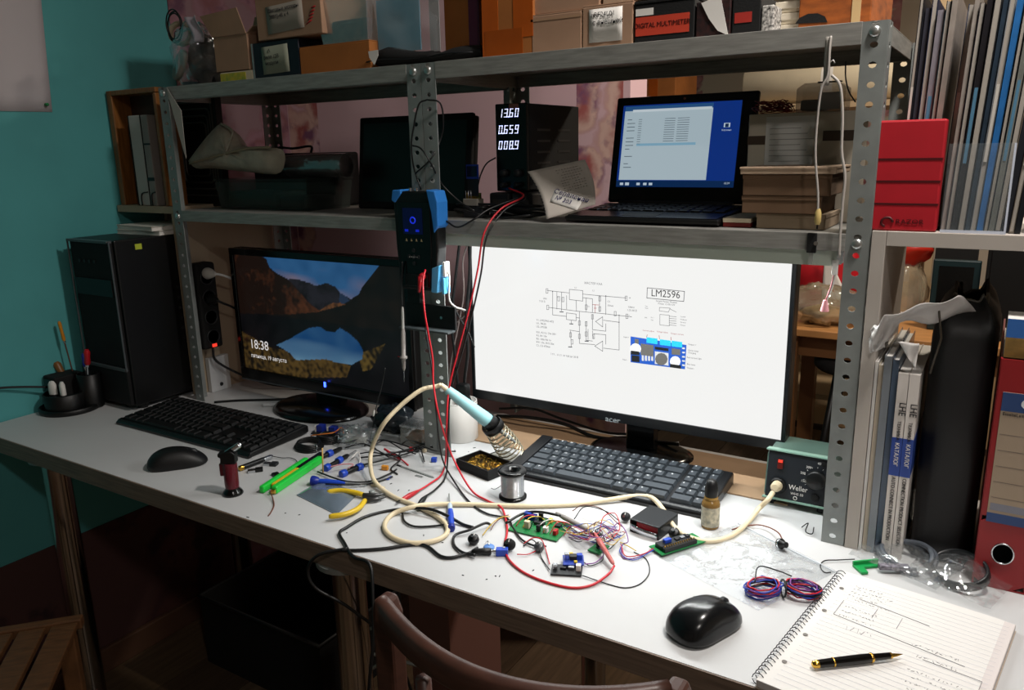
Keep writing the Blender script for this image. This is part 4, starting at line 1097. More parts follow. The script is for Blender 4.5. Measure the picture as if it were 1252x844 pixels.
# small red book under the right of the netbook, cartons, white box
t = thing('small_book', 'thin red and cream book lying right of the netbook', 'book', (-.350, 1.215, S2+.0004), .04)
part('cover', MB().box(-.022, .020, 0, .1, 0, .007), mat('dark_red_cover', '#6a1712', .5), t, bevel=.001)
part('pages', MB().box(-.022, .020, .0, .1, .0072, .0135), M_cream, t)
zc = S2+.0006
M_cardd = mat('cardboard_dark', '#6e543e', .85, var=.2, scale=14)
specs = [((927, 1012), 1.212, .0228, mat('cardboard_dull', '#8f7c66', .85, var=.15, scale=14), 'pale bottom carton of the stack beside the netbook'), ((908, 1005), 1.205, .026, M_cardd, 'second brown carton in the stack beside the netbook'), ((908, 1016), 1.203, .031, M_cardd, 'third brown carton in the stack beside the netbook'), ((904, 1021), 1.198, .011, M_card3, 'flat lid carton on top of the stack beside the netbook')]
for (xa, xb), Yc, h_, m_, lab in specs:
    a = V(xa, 230, Yc).x; b = V(xb, 230, Yc).x
    t = thing('cardboard_box', lab, 'box', ((a+b)/2, Yc, zc), group='cartons stacked on the right shelf')
    W_ = b-a
    part('body', MB().box(-W_/2, W_/2, 0, .11, 0, h_-.0012), m_, t, bevel=.0012)
    part('lid_flap', MB().box(-W_/2-.0008, W_/2+.0008, -.001, .111, h_-.007 if h_ > .02 else h_-.004, h_-.0004), m_, t, bevel=.0008)
    zc += h_
a = V(914, 160, 1.33).x; b = V(1048, 160, 1.33).x; W_ = b-a
# white instruction box standing behind
t = thing('white_box', 'large flat white box with pasted printed sheet behind the brown cartons', 'box', ((a+b)/2, 1.335, S2+.0006))
H_ = V(980, 138, 1.335).z-S2
part('body', MB().box(-W_/2, W_/2, 0, .1, 0, H_), mat('cream_box', '#c3b8a6', .7), t, bevel=.002)
part('band', MB().box(-W_/2-.0006, -W_*.33, -.0008, 0, H_*.72, H_*.80).box(W_*.2, W_/2+.0006, -.0008, 0, H_*.74, H_*.83), mat('brown_band', '#4a3a2e', .6), t)['kind'] = 'stuff'
o = part('pasted_sheet', MB().box(-W_*.33, W_*.12, -.0009, 0, H_*.3, H_*.97), M_paper, t)
q = MB()
for k in range(9): q.box(-W_*.29, W_*.0+W_*.06*(k % 3), -.0011, -.0009, H_*(.86-k*.05), H_*(.865-k*.05))
part('printed_lines', q, M_sgrey if False else mat('grey_ink', '#8a8680', .7), o)['kind'] = 'stuff'
zt = S2+H_+.001
# red wire tangle on the white box
q = MB()
for k in range(14):
    pts = [(random.uniform(-.03, .035), random.uniform(0, .03), random.uniform(.002, .022)) for _ in range(6)]
    q.tube(smooth_path(pts, 5), .0007, 5)
solo('wire_tangle', q, mat('dark_red_wire', '#7a1a22', .4), 'tangle of thin dark red wires on the white box', 'wires', loc=(V(942, 135, 1.36).x, 1.355, zt))
# clear box with contents
a = V(974, 120, 1.37).x; b = V(1034, 120, 1.37).x; W_ = b-a; h_ = .045
t = thing('clear_case', 'small clear case with dark parts on the white box', 'case', ((a+b)/2, 1.365, zt))
part('case_body', MB().prism([(-W_/2, 0), (W_/2, 0), (W_/2, h_-.008), (W_/2-.012, h_), (-W_/2+.012, h_), (-W_/2, h_-.008)], 0, .05), mat('grey_clear', '#9a928a', .1, alpha=.45), t, bevel=.002)
part('contents', MB().box(-W_*.42, W_*.1, .006, .044, .003, .02), M_dgrey, t, bevel=.003)
part('card', MB().box(-W_*.05, W_*.4, .004, .0055, .004, .03), M_paper, t)
part('slot', MB().box(-W_*.1, W_*.38, .01, .02, h_, h_+.002), M_black, t)

# =================================================================== right bookcase: red box, magazines in a rack
SB = 1.2227
a = V(1063, 275, 1.176); b = V(1143, 275, 1.176); W_ = b.x-a.x; H_ = V(1110, 147, 1.18).z-SB
t = thing('red_box', 'red card magazine file with black lines in front of the magazines', 'box', ((a.x+b.x)/2+.0015, 1.178, SB+.0004))
part('body', MB().box(-W_/2, W_/2, 0, .03, 0, H_), mat('red_card', '#b41826', .5, var=.08, scale=30), t, bevel=.0025)
for k, f in enumerate((.195, .205, .40, .412, .60, .612)): part('printed_line', MB().box(-W_*.5, W_*.5, -.0004, .0002, H_*f+.006, H_*f+.0072), mat('dark_red_line', '#4a0a10', .5), t)
text('RAZOR', .0085, (-W_*.12, -.0006, .008), FRONT, mat('dark_red_line', '#4a0a10', .5), t, sx=1.2)
q = MB(); q.tube([(-W_*.25+.007*math.cos(k*.4), -.0004, .0115+.006*math.sin(k*.4)) for k in range(12)], .0016, 6)
part('emblem', q, mat('dark_red_line', '#4a0a10', .5), t)
a = V(1150, 275, 1.18).x; b = V(1228, 275, 1.18).x
t = thing('acrylic_rack', 'clear acrylic magazine rack on the bookcase', 'magazine rack', (a, 1.176, SB+.0004))
W_ = b-a
part('front_panel', MB().box(0, W_, 0, .003, 0.003, .112), M_acryl, t, bevel=.0008)
part('base_panel', MB().box(0, W_, .0, .2, 0, .003), M_acryl, t)
part('side_panel', MB().box(W_, W_+.003, 0, .2, 0, .112), M_acryl, t)
part('bright_edge', MB().box(0, W_, -.0012, .0, 0, .0035), mat('acrylic_edge', '#cfd6e6', .15), t)
part('bright_edge', MB().box(W_, W_+.0025, -.0012, .0, 0, .112), mat('acrylic_edge', '#cfd6e6', .15), t)
mcol = ['#14151c', '#3a3a44', '#1c2440', '#8c8790', '#20303a', '#9a9088', '#163a62', '#a39a92', '#181420', '#1f1d22', '#15171c', '#2a3a4a', '#8d9298', '#22242c', '#10141c', '#787a74', '#101820', '#2a70b4', '#787066', '#161a20', '#6a4a2c', '#1a2030', '#3c3a38', '#221a1c', '#8a90a0', '#c8c2b4', '#1a1c20', '#28221e']
mlook = ['black', 'dark grey', 'navy', 'light grey', 'dark slate', 'beige', 'blue', 'pale beige', 'near black', 'charcoal', 'black', 'slate blue', 'silver grey', 'graphite', 'ink black', 'olive grey', 'deep blue black', 'bright blue', 'taupe', 'black blue', 'brown', 'midnight blue', 'smoke grey', 'dark maroon', 'lavender grey', 'cream', 'jet black', 'dark brown']
mcol[13], mcol[17] = mcol[17], mcol[13]; mlook[13], mlook[17] = mlook[17], mlook[13]
x = -.1325; k = 0
while k < 28:
    th = .0052+.0028*((k*37) % 7)/6
    base_z = SB+.0006
    hh = .30-.02*((k*13) % 5)/4
    lean = rad(1.2+ (k/28)*3.6)
    y0 = 1.215+.004*((k*29) % 5) if x < -.083 else 1.186+.003*((k*29) % 5)
    if -.092 < x < -.0815: x = -.0812
    if x > .013: break
    t = thing('magazine', '%s spined magazine, number %s from the left in the upright row' % (mlook[k], ['one','two','three','four','five','six','seven','eight','nine','ten','eleven','twelve','thirteen','fourteen','fifteen','sixteen','seventeen','eighteen','nineteen','twenty','twenty-one','twenty-two','twenty-three','twenty-four','twenty-five','twenty-six','twenty-seven','twenty-eight'][k]), 'magazine', (x, y0, base_z+th*math.sin(lean)), 0, 'magazines in the upright row', rot=(0, lean, 0))
    m = mat('mag_%d' % k, mcol[k], .35, var=.3, scale=25)
    part('cover', MB().box(0, .0008, 0, .2, 0, hh).box(th-.0009, th-.0001, 0, .2, 0, hh).box(.0008, th-.0009, 0, .0008, 0, hh if k % 2 else .002), m, t)
    part('pages', MB().box(.0009, th-.001, .0008, .198, .001, hh-.001), mat('mag_pages', '#a39c93', .8), t)
    if k % 3 == 0: part('spine_title', MB().box(th*.2, th*.75, -.0004, 0, hh*.3, hh*.62), mat('spine_print_%d' % (k % 2), ('#c9c4bc', '#4f7d9a')[k % 2], .5), t)
    x += th/math.cos(lean)+.0004; k += 1
NMAG = k; XMAG = x
# black speaker-like block and small figure at the right edge
t = thing('black_block', 'black object at the right picture edge beside the magazine rack', 'box', (.027, 1.19, SB+.0004))
part('body', MB().box(0, .09, 0, .12, 0, .105), M_blackm, t, bevel=.004)
part('front_grille', MB().box(.006, .084, -.001, 0, .008, .097), M_blackg, t)

# =================================================================== right side of the desk: books, binder
BY = 1.172
# plastic sleeves bundle
a = -.1345; x = a
for k in range(4):
    w_ = (.004, .006, .010, .008)[k]
    t = thing('document_sleeve', ['thin white folder against the bookcase side', 'thin cream folder second from the bookcase side', 'grey clear sleeve full of papers', 'blue grey clear sleeve beside the technical books'][k], 'folder', (x, BY+.004*(k % 2)+.002, DESK+.0004), group='folders left of the books')
    hh = (.29, .285, .30, .295)[k]
    part('papers', MB().box(.0008, w_-.0008, .002, .2, 0, hh-.004), M_paper, t)
    part('cover', MB().box(0, .0006, 0, .205, 0, hh).box(w_-.0006, w_, 0, .205, 0, hh).box(0, w_, -.0004, .0002, 0, hh), mat('sleeve_%d' % k, ('#c9c6c2', '#c0b4a2', '#8d939a', '#5f7086')[k], .2, alpha=(1, 1, .75, .8)[k]), t)
    x += w_+.0006
for k, (s1, s2, s3) in enumerate((('LHE', 'ТЕХНИКА', 'AUTO CONNECT IN PRODUCTION'), ('LHE', 'ТЕХНИКА', 'CONNECTION PRODUCT SELECTION'))):
    t = thing('technical_book', ('left', 'right')[k]+' of the two white and blue spined technical books', 'book', (x+.0005, BY-.002, DESK+.0004), group='white and blue technical books')
    w_ = .0132; hh = .279
    part('pages', MB().box(.0006, w_-.0006, .001, .19, 0, hh-.001), M_paper, t)
    cv = part('cover', MB().box(0, .0006, 0, .192, 0, hh).box(w_-.0006, w_, 0, .192, 0, hh).box(0, w_, -.0006, .0008, 0, hh), mat('white_spine', '#cfc8c2', .4), t)
    part('blue_band', MB().box(-.0002, w_+.0002, -.001, .19, .128, .185), mat('blue_band', '#24408c', .4), t)
    RT = (rad(90), rad(90), 0)
    text(s1, .0125, (w_*.2, -.0012, .237), RT, M_ink, t, sx=.9); text(s2, .006, (w_*.3, -.0012, .21), RT, M_ink, t)
    text('КАТАЛОГ', .0075, (w_*.25, -.0014, .178), RT, M_paper, t); text(s3, .0072, (w_*.25, -.0012, .126), RT, M_ink, t, sx=.85)
    x += w_+.0008
XB = x+.001
# black bag / folder with white papers at the top
w_ = .088
t = thing('black_folder_bag', 'tall black soft folder bag bulging beside the technical books', 'bag', (XB, BY+.006, DESK+.0004))
def bagb(u, v):
    a = u*2*math.pi; z = .375*v; r = 1+.05*math.sin(v*7+a*2)
    sh = 1 if v < .9 else 1-.5*((v-.9)/.1)**2
    sh *= 1+.035*noise.noise(Vector((math.cos(a)*3, math.sin(a)*3, v*3)))+.02*noise.noise(Vector((math.cos(a)*9, math.sin(a)*9, v*2)))-.015
    cx, cy = .5*w_, .1
    c_, s_ = math.cos(a), math.sin(a)
    return (cx+w_*.47*abs(c_)**.45*(1 if c_ > 0 else -1)*sh, cy+.097*abs(s_)**.45*(1 if s_ > 0 else -1)*sh*r*.95+.004, z+.03*noise.noise(Vector((c_*2, s_*2, 1)))*max(0, v-.8)/.2)
part('body', MB().grid(bagb, 40, 24), mat('black_nylon', '#0a0a0b', .55, bump=.4, scale=40), t)
part('top_rim', MB().tube([bagb(i/32, 1) for i in range(32)], .0025, 6, closed=True), mat('bag_rim', '#3a352c', .5), t)
part('zip_edge', MB().tube([(w_*.12, .003, .372), (w_*.2, .006, .33), (w_*.1, .003, .28)], .0015, 6), mat('zip_brown', '#4a4236', .4), t)
# crumpled white sheet over the top of the folders
p = [V(1064, 405, 1.16), V(1085, 385, 1.15), V(1135, 368, 1.15), V(1172, 362, 1.17), V(1120, 388, 1.2), V(1090, 400, 1.2), V(1125, 415, 1.16), V(1120, 450, 1.155)]
def sheet(u, v):
    A = p[0].lerp(p[1], u*2) if u < .5 else p[1].lerp(p[3], u*2-1)
    Bq = A+Vector((.006+.016*u, -.004+.055*u, -.024-.007*math.sin(u*9)))
    q = A.lerp(Bq, v); q.z += .0035*math.sin(u*19+v*4); q.y += .004*math.sin(u*13+v*9)
    return q
q = MB().grid(lambda u, v: sheet(u, v)-p[1], 26, 8)
t = thing('crumpled_film', 'crumpled white plastic film draped over the folders', 'film', p[1])
M_wfilm = mat('white_film', '#c9c5c2', .35, var=.1, scale=30)
part('top_sheet', q, M_wfilm, t, solid=.0006)
q = MB().grid(lambda u, v: (V(1098, 418, 1.158).lerp(V(1124, 420, 1.158), u)).lerp(V(1112, 440, 1.156).lerp(V(1119, 452, 1.156), u), v)-p[1]+Vector((0, .003*math.sin(u*6+v*5), 0)), 8, 8)
part('hanging_corner', q, M_wfilm, t, solid=.0006)
q = MB().grid(lambda u, v: (V(1062, 415, 1.163).lerp(V(1078, 392, 1.163), u)).lerp(V(1064, 432, 1.163).lerp(V(1082, 425, 1.163), u), v)-p[1]+Vector((0, .003*math.sin(u*9+v*7), 0)), 8, 8)
part('torn_edge', q, M_wfilm, t, solid=.0006)
# red binder
bx = XB+w_+.0015
t = thing('ring_binder', 'tall red lever arch binder with a spine label and finger hole', 'binder', (bx, 1.152, DESK+.0004))
w_ = min(.06, .0825-bx); hh = .318
M_bind = mat('binder_red', '#8c1a1e', .45, var=.1, scale=20)
ring = [(w_/2+.0125*math.cos(k*math.pi/10), .052+.0145*math.sin(k*math.pi/10)) for k in range(20)]
sp = MB()
# spine plate with a round hole
outer = []
for k in range(20):
    a_ = k*math.pi/10; c_, s_ = math.cos(a_), math.sin(a_)
    f = min((w_/2)/max(abs(c_), 1e-6), .05/max(abs(s_), 1e-6)); outer.append((w_/2+c_*f, .052+s_*f))
sp.add([(x_, 0, z_) for x_, z_ in outer]+[(x_, 0, z_) for x_, z_ in ring], [(k, (k+1) % 20, (k+1) % 20+20, k+20) for k in range(20)])
sp.add([(0, 0, .102), (w_, 0, .102), (w_, 0, hh), (0, 0, hh)], [(0, 1, 2, 3)]); sp.add([(0, 0, 0), (w_, 0, 0), (w_, 0, .002), (0, 0, .002)], [(0, 1, 2, 3)])
part('spine', sp, M_bind, t, solid=.002)
part('finger_ring', MB().tube([(x_, -.0012, z_) for x_, z_ in ring], .0012, 8, closed=True), M_silver, t)
part('cover', MB().box(-.0012, .0012, .001, .27, 0, hh).box(w_-.0012, w_+.0012, .001, .27, 0, hh), M_bind, t)
part('papers', MB().box(.002, w_-.002, .06, .26, .004, hh-.012), M_paper, t)
part('hole_shade', MB().box(.002, w_-.002, .035, .04, .004, hh-.02), M_blackm, t)  # black sheet added as painted shade behind the finger hole
lb = part('spine_label', MB().box(w_*.1, w_*.9, -.0022, -.001, .095, .275), mat('label_cream', '#9a8874', .6), t)
part('label_band', MB().box(w_*.1, w_*.9, -.0026, -.0022, .250, .275).box(w_*.1, w_*.9, -.0026, -.0022, .095, .108), mat('label_blue', '#27406e', .5), lb)['kind'] = 'stuff'
part('label_logo', MB().lathe([(.006, 0), (.006, .0004)], 16, M=TR(w_*.55, -.0026, .262) @ Matrix.Rotation(rad(90), 4, 'X')), mat('logo_pale', '#c8ccd0', .5), lb)
text('EsselteLeitz', .006, (w_*.14, -.0024, .243), FRONT, M_ink, lb, sx=.9)
for k in range(5): part('label_line', MB().box(w_*.14, w_*.86, -.0024, -.0022, .13+k*.022, .1306+k*.022), mat('line_grey', '#6a5f58', .6), lb)
part('label_block', MB().box(w_*.14, w_*.86, -.0025, -.0022, .112, .122), mat('block_grey', '#7a7a84', .6), lb)
# landscape booklet on top of the binder
t = thing('photo_booklet', 'booklet with a blue sky and wheat field cover behind the red binder', 'booklet', (bx, 1.1585, DESK+hh+.0012))
part('cover_sky', MB().box(.001, w_, 0, .001, .026, .05), mat('sky_print', '#2f62a8', .5), t)
part('cover_field', MB().box(.001, w_, 0, .001, 0, .026), mat('field_print', '#8a6a34', .6, var=.4, scale=60), t)
part('pages', MB().box(.001, w_, .001, .06, 0, .049), M_paper, t)

# =================================================================== soldering station
WY = 1.262
t = thing('soldering_station', 'soldering station with black front panel and pale green case', 'soldering station', (-.25, WY, DESK))
xa, xb = -.297+.25, -.196+.25
M_wg = mat('station_green', '#4a625a', .45)
TL = rad(-10)
part('case', MB().prism([(.006, .016), (.1, .014), (.105, .09), (.018, .088)], xa-.002, xb+.002, axis='x'), M_wg, t, bevel=.003)
fp = part('front_panel', MB().box(xa+.001, xb-.001, -.003, 0, .0, .078), mat('station_black', '#1b2026', .4), t, loc=(0, .006, .014), rot=(TL, 0, 0), bevel=.001)
part('top_rim', MB().box(xa-.003, xb+.003, -.006, .012, .078, .0815), mat('rim_green', '#7fa294', .35), t, loc=(0, .006, .0145), rot=(TL, 0, 0), bevel=.001)
part('bottom_rim', MB().box(xa-.003, xb+.003, -.006, .006, -.0035, .0), mat('rim_green', '#7fa294', .35), t, loc=(0, .006, .0145), rot=(TL, 0, 0), bevel=.001)
for sx in (xa+.012, xb-.012):
    for sy in (.015, .09): part('foot', MB().lathe([(.006, 0), (.006, .0145)], 14, M=TR(sx, sy, 0)), M_black, t)
part('power_switch', MB().box(xa+.017, xa+.026, -.0065, -.003, .050, .066), mat('switch_red', '#5a1410', .3), fp, bevel=.001)
part('switch_light', MB().box(xa+.018, xa+.025, -.0072, -.0064, .061, .0655), mat('red_lamp', '#ff4030', .3, emit='#ff5a40', es=.2), fp)
part('socket', MB().lathe([(.0135, 0), (.0135, .005), (.011, .007)], 24, M=TR(xa+.021, -.003, .022) @ Matrix.Rotation(rad(90), 4, 'X')), M_black, fp)
part('plug', MB().lathe([(.009, 0), (.008, .014), (.005, .016)], 20, M=TR(xa+.021, -.009, .022) @ Matrix.Rotation(rad(90), 4, 'X')), M_cablew, fp)
part('dial', MB().lathe([(.016, 0), (.015, .010), (.013, .012), (.0005, .012)], 28, M=TR(xb-.021, -.003, .043) @ Matrix.Rotation(rad(90), 4, 'X')), mat('dial_black', '#0d0f10', .35), fp)
q = MB()
for k in range(11):
    a_ = rad(215-k*25); q.tube([(xb-.021+.0185*math.cos(a_), -.0034, .043+.0185*math.sin(a_)), (xb-.021+.021*math.cos(a_), -.0034, .043+.021*math.sin(a_))], .0004, 4)
part('dial_scale', q, M_paper, fp)['kind'] = 'stuff'
for s_, dx, dz in (('150', -.045, .034), ('200', -.047, .047), ('300', -.039, .058), ('450', -.022, .067)): text(s_, .0055, (xb+dx, -.0034, dz), FRONT, M_paper, fp)
part('fuse', MB().lathe([(.006, 0), (.006, .004)], 16, M=TR(xb-.02, -.003, .013) @ Matrix.Rotation(rad(90), 4, 'X')), M_black, fp)
part('jack', MB().lathe([(.004, 0), (.004, .002)], 14, M=TR(xb-.012, -.003, .07) @ Matrix.Rotation(rad(90), 4, 'X')), M_black, fp)
text('Weller', .0118, (xa+.038, -.0034, .0165), FRONT, M_paper, fp, sx=.9); text('WHS 50', .0058, (xa+.042, -.0034, .0095), FRONT, M_paper, fp)
part('badge', MB().tube([(xa+.05+.0028*math.cos(k*.5236), -.0034, .0055+.0028*math.sin(k*.5236)) for k in range(12)], .0006, 5, closed=True), M_paper, fp)

# =================================================================== soldering iron in its stand
c0 = D(603, 569, .004)
t = thing('iron_stand', 'black soldering iron stand with wire coil holder and brass wool tray', 'soldering stand', (c0.x-.002, c0.y, DESK), rad(-14))
T_ = MB().box(-.045, .045, -.052, .062, 0, .006)
part('base', T_, M_blackm, t, bevel=.002)
part('tray_wall', MB().box(-.045, .045, -.052, -.049, .006, .02).box(-.045, .045, .007, .010, .006, .02).box(-.045, -.042, -.049, .007, .006, .02).box(.042, .045, -.049, .007, .006, .02), M_blackm, t)
q = MB()
for k in range(170):
    x_, y_ = random.uniform(-.038, .038), random.uniform(-.046, .004); a_ = random.uniform(0, 6.28); r_ = .0045
    q.tube([(x_+r_*math.cos(a_+j*.9), y_+r_*math.sin(a_+j*.9), .008+.007*random.random()) for j in range(4)], .0005, 4)
part('brass_wool', q, M_gold, t)['kind'] = 'stuff'
part('sponge_pad', MB().box(-.03, .034, .012, .056, .006, .012), mat('dusty_grey', '#8d8d86', .8), t, bevel=.002)
# iron: handle points from upper left (cable end) down right into the coil
iA = V(546, 476, 1.12); iB = V(598, 516, 1.165); 
dirI = (iB-iA).normalized()
tip = Vector((c0.x+.03, c0.y+.05, DESK+.03))
cA = V(603, 522, 1.17); cB = V(628, 556, 1.215)
inv = t.matrix_world
bpy.context.view_layer.update(); inv = t.matrix_world.inverted()
pts = []
dC = (cB-cA)
M1 = align_m((0, 0, 0), dC)
n_ = 9*14
for k in range(n_+1):
    f = k/n_; a_ = k/14*2*math.pi; r_ = .0175+.0065*math.sin(f*2.2)
    o_ = M1.to_3x3() @ Vector((math.cos(a_)*r_, math.sin(a_)*r_, 0))
    pts.append(inv @ (cA+dC*f+o_))
part('wire_coil', MB().tube(pts, .0014, 6), mat('coil_wire', '#a39b86', .3, .8), t)
part('coil_support', MB().tube([inv @ (cB+Vector((0, 0, -.016))), inv @ (cB+Vector((.004, .006, -.05))), inv @ Vector((cB.x+.008, cB.y+.008, DESK+.006))], .003, 8), mat('coil_wire', '#a39b86', .3, .8), t)
part('holder_ring', MB().lathe([(.0195, -.007), (.021, -.004), (.021, .006), (.0185, .008), (.0185, -.007)], 24, M=align_m(inv @ (cA-dC.normalized()*.002), inv.to_3x3() @ dC), cap=False), M_black, t)
ti = thing('soldering_iron', 'pale turquoise handled soldering iron resting in the coil stand', 'soldering iron', iA)
MI = align_m((0, 0, 0), iB-iA); L_ = (iB-iA).length
part('handle', MB().lathe([(.006, 0), (.0085, .003), (.0095, .02), (.0115, L_*.55), (.0135, L_*.93), (.013, L_), (.008, L_+.002)], 28, M=MI), mat('turquoise_grip', '#8fc3c9', .4), ti)
part('collar', MB().lathe([(.0155, L_-.002), (.0155, L_+.012), (.009, L_+.016)], 24, M=MI), M_black, ti)
part('barrel', MB().lathe([(.0042, L_+.012), (.0042, L_+.05), (.0015, L_+.066)], 16, M=MI), M_steel, ti)
part('strain_relief', MB().lathe([(.0042, -.014), (.0055, 0), (.006, .002)], 16, M=MI), M_cablew, ti)

# cream cable of the iron
def wire(name, label, pts, r, m, cat='cable', k=6, group=None, n=7):
    """pts: (px, py, height over desk) or Vector"""
    P_ = [p if isinstance(p, Vector) else D(p[0], p[1], p[2] if len(p) > 2 else r) for p in pts]
    o = P_[0].copy()
    return solo(name, MB().tube(smooth_path([p-o for p in P_], k), r, n), m, label, cat, group, loc=o)
e0 = iA-dirI*.013
h = .0042
socket = Vector((-.25+xa+.021, WY-.028, DESK+.0365))
wire('iron_cable', 'thick cream cable looping from the soldering iron to the station', [e0, V(532, 473, 1.11), V(515, 477, 1.09), V(490, 496, 1.06), V(468, 520, 1.03), (455, 548, .05), (453, 570, .025), (459, 590, .010), (480, 607, h), (510, 619, h), (535, 632, h), (547, 645, h), (543, 656, h), (525, 663, h), (500, 664, h), (478, 656, h), (470, 643, h), (480, 629, h), (505, 620, h+.008), (530, 617, h+.003),
     (570, 617, h), (640, 619, h), (700, 617, h), (740, 612, h+.002), (775, 607, h+.006), (797, 609, h+.01), (812, 625, h+.012), (825, 645, h+.008), (845, 658, h), (870, 662, h), (895, 655, h), (915, 638, h+.004), (928, 622, .012), socket+Vector((-.004, -.016, -.008)), socket], .0041, M_cablew, n=10)

# =================================================================== pieces on the bright desk
# white mug-like cylinder behind the post
c = D(560, 538)
t = thing('white_canister', 'white round canister behind the middle posts', 'canister', (c.x, c.y+.012, DESK))
part('body', MB().lathe([(.034, 0), (.036, .004), (.036, .082), (.033, .083), (.033, .01)], 36), mat('canister_white', '#cfcbc6', .4), t)
part('rim', MB().tube([(.0345*math.cos(k*.2618), .0345*math.sin(k*.2618), .083) for k in range(24)], .0016, 6, closed=True), mat('canister_white', '#cfcbc6', .4), t)
# solder spool
c = D(627, 608)
t = thing('solder_spool', 'black flanged spool of shiny solder wire', 'spool', (c.x, c.y, DESK))
part('flange', MB().lathe([(.0245, 0), (.0245, .004), (.018, .0055)], 32), M_blackg, t)
tp = MB().lathe([(.0245, .046), (.0255, .048), (.0255, .051), (.022, .0525), (.009, .051), (.007, .042)], 32)
part('flange', tp, M_blackg, t)
q = MB()
for k in range(22):
    z_ = .0065+k*.0018; q.tube([(.0195*math.cos(a_*.3142), .0195*math.sin(a_*.3142), z_) for a_ in range(20)], .001, 5, closed=True)
part('solder_wire', q, M_silver, t); t.children[-1]['kind'] = 'stuff'
part('core', MB().lathe([(.019, .004), (.019, .046)], 28), M_silver, t)
part('loose_end', MB().tube(smooth_path([(-.019, -.004, .02), (-.03, -.01, .012), (-.042, -.004, .009)]), .0007, 5), M_silver, t)
# flux bottle
c = D(868, 644)
t = thing('flux_bottle', 'small brown glass bottle with paper label and black cap', 'bottle', (c.x, c.y, DESK)); t.scale = (1.15, 1.15, 1.2)
part('glass', MB().lathe([(.0005, 0), (.0115, .0), (.0125, .002), (.0125, .034), (.011, .038), (.007, .041), (.007, .044)], 28), mat('amber_glass', '#8a6a3a', .15, alpha=.85), t)
part('label', MB().lathe([(.01265, .004), (.01265, .031)], 28, cap=False), mat('bottle_label', '#cfc6ae', .6, col2='#8a8a80', scale=140), t)
part('cap', MB().lathe([(.0085, .044), (.009, .046), (.009, .056), (.0075, .061), (.006, .066), (.0005, .067)], 20), M_black, t)
part('neck_band', MB().lathe([(.0088, .040), (.0095, .0425), (.0088, .044)], 20, cap=False), mat('band_gold', '#a5803c', .4), t)
# battery pack
a = D(762, 652); b = D(800, 665); cc = D(793, 650)
t = thing('battery_case', 'black open ended battery holder box with red inside', 'battery case', (cc.x+.004, cc.y+.012, DESK+.0004), rad(-8))
def shellbox(w_, d, h_, c_=.002):
    return MB().box(-w_/2, w_/2, -d/2, d/2, 0, c_).box(-w_/2, w_/2, -d/2, d/2, h_-c_, h_).box(-w_/2, -w_/2+c_, -d/2, d/2, c_, h_-c_).box(w_/2-c_, w_/2, -d/2, d/2, c_, h_-c_).box(-w_/2+c_, w_/2-c_, d/2-c_, d/2, c_, h_-c_)
part('case', shellbox(.052, .062, .022), mat('case_black', '#14171a', .38), t, bevel=.0012)
part('cells', MB().box(-.022, .022, -.02, .026, .003, .018), M_red, t, bevel=.004)
part('tape_strip', MB().grid(lambda u, v: (-.024+.048*u, -.033-.004*math.sin(u*3.1), .006+.010*v-.004*u), 10, 2), M_silver, t, solid=.0004)
def blob_knob(name, label, px, py, r, h_, m, tilt=0, cat='knob', az=0):
    c = D(px, py)
    t = thing(name, label, cat, (c.x, c.y, DESK+r*math.sin(abs(tilt))+.0003), az, rot=(tilt, 0, az))
    part('body', MB().lathe([(r*.9, 0), (r, h_*.15), (r, h_*.8), (r*.85, h_), (.0005, h_)], 24), m, t)
    part('shaft', MB().lathe([(r*.32, h_), (r*.32, h_*1.5)], 12), M_silver, t)
    part('pointer', MB().box(-r*.08, r*.08, 0, r*.8, h_, h_+.0006), M_paper, t)
    return t
blob_knob('buzzer', 'small dark round buzzer behind the battery holder', 766, 637, .0075, .009, M_dgrey, rad(60), 'buzzer')
blob_knob('knob', 'black knob between battery holder and green board', 825, 658, .0085, .011, M_black, rad(35))
blob_knob('potentiometer', 'black potentiometer with wires left of the blue disc', 580, 665, .0085, .010, M_black, rad(25), 'potentiometer')
blob_knob('knob', 'black knob on the desk right of the blue disc', 625, 672, .0085, .011, M_blackm, rad(50))
blob_knob('potentiometer', 'grey potentiometer in the middle of thin wires', 660, 674, .0075, .009, mat('pot_grey', '#5a5c5e', .35, .5), rad(30), 'potentiometer')
c = D(598, 671)
t = thing('blue_disc', 'pale blue disc capacitor lying between the knobs', 'capacitor', (c.x, c.y, DESK+.0004))
part('disc', MB().lathe([(.0075, 0), (.0085, .0015), (.0085, .003), (.007, .0042), (.0005, .0045)], 24), mat('light_blue', '#5a86c8', .4), t)
part('lead', MB().tube([(0, 0, .0045), (-.006, .006, .008), (-.014, .012, .001)], .0006, 5), M_silver, t)
# barrel jack plug + led module
c = D(592, 679); d_ = D(610, 679)-c
t = thing('jack_plug', 'black barrel jack plug joined to a small blue terminal adapter', 'plug', (c.x, c.y, DESK+.006), math.atan2(d_.y, d_.x))
RX = Matrix.Rotation(rad(90), 4, 'Y')
part('plug_body', MB().lathe([(.003, -.018), (.0045, -.014), (.0052, 0), (.0052, .010), (.003, .011)], 16, M=RX), M_black, t)
part('barrel', MB().lathe([(.0028, .01), (.0028, .018)], 14, M=RX), M_silver, t)
part('terminal', MB().box(.018, .036, -.0055, .0055, -.0055, .005), M_blue, t, bevel=.0008)
part('screw', MB().lathe([(.0022, .005), (.0022, .006)], 12, M=TR(.03, .002, 0)), M_silver, t)

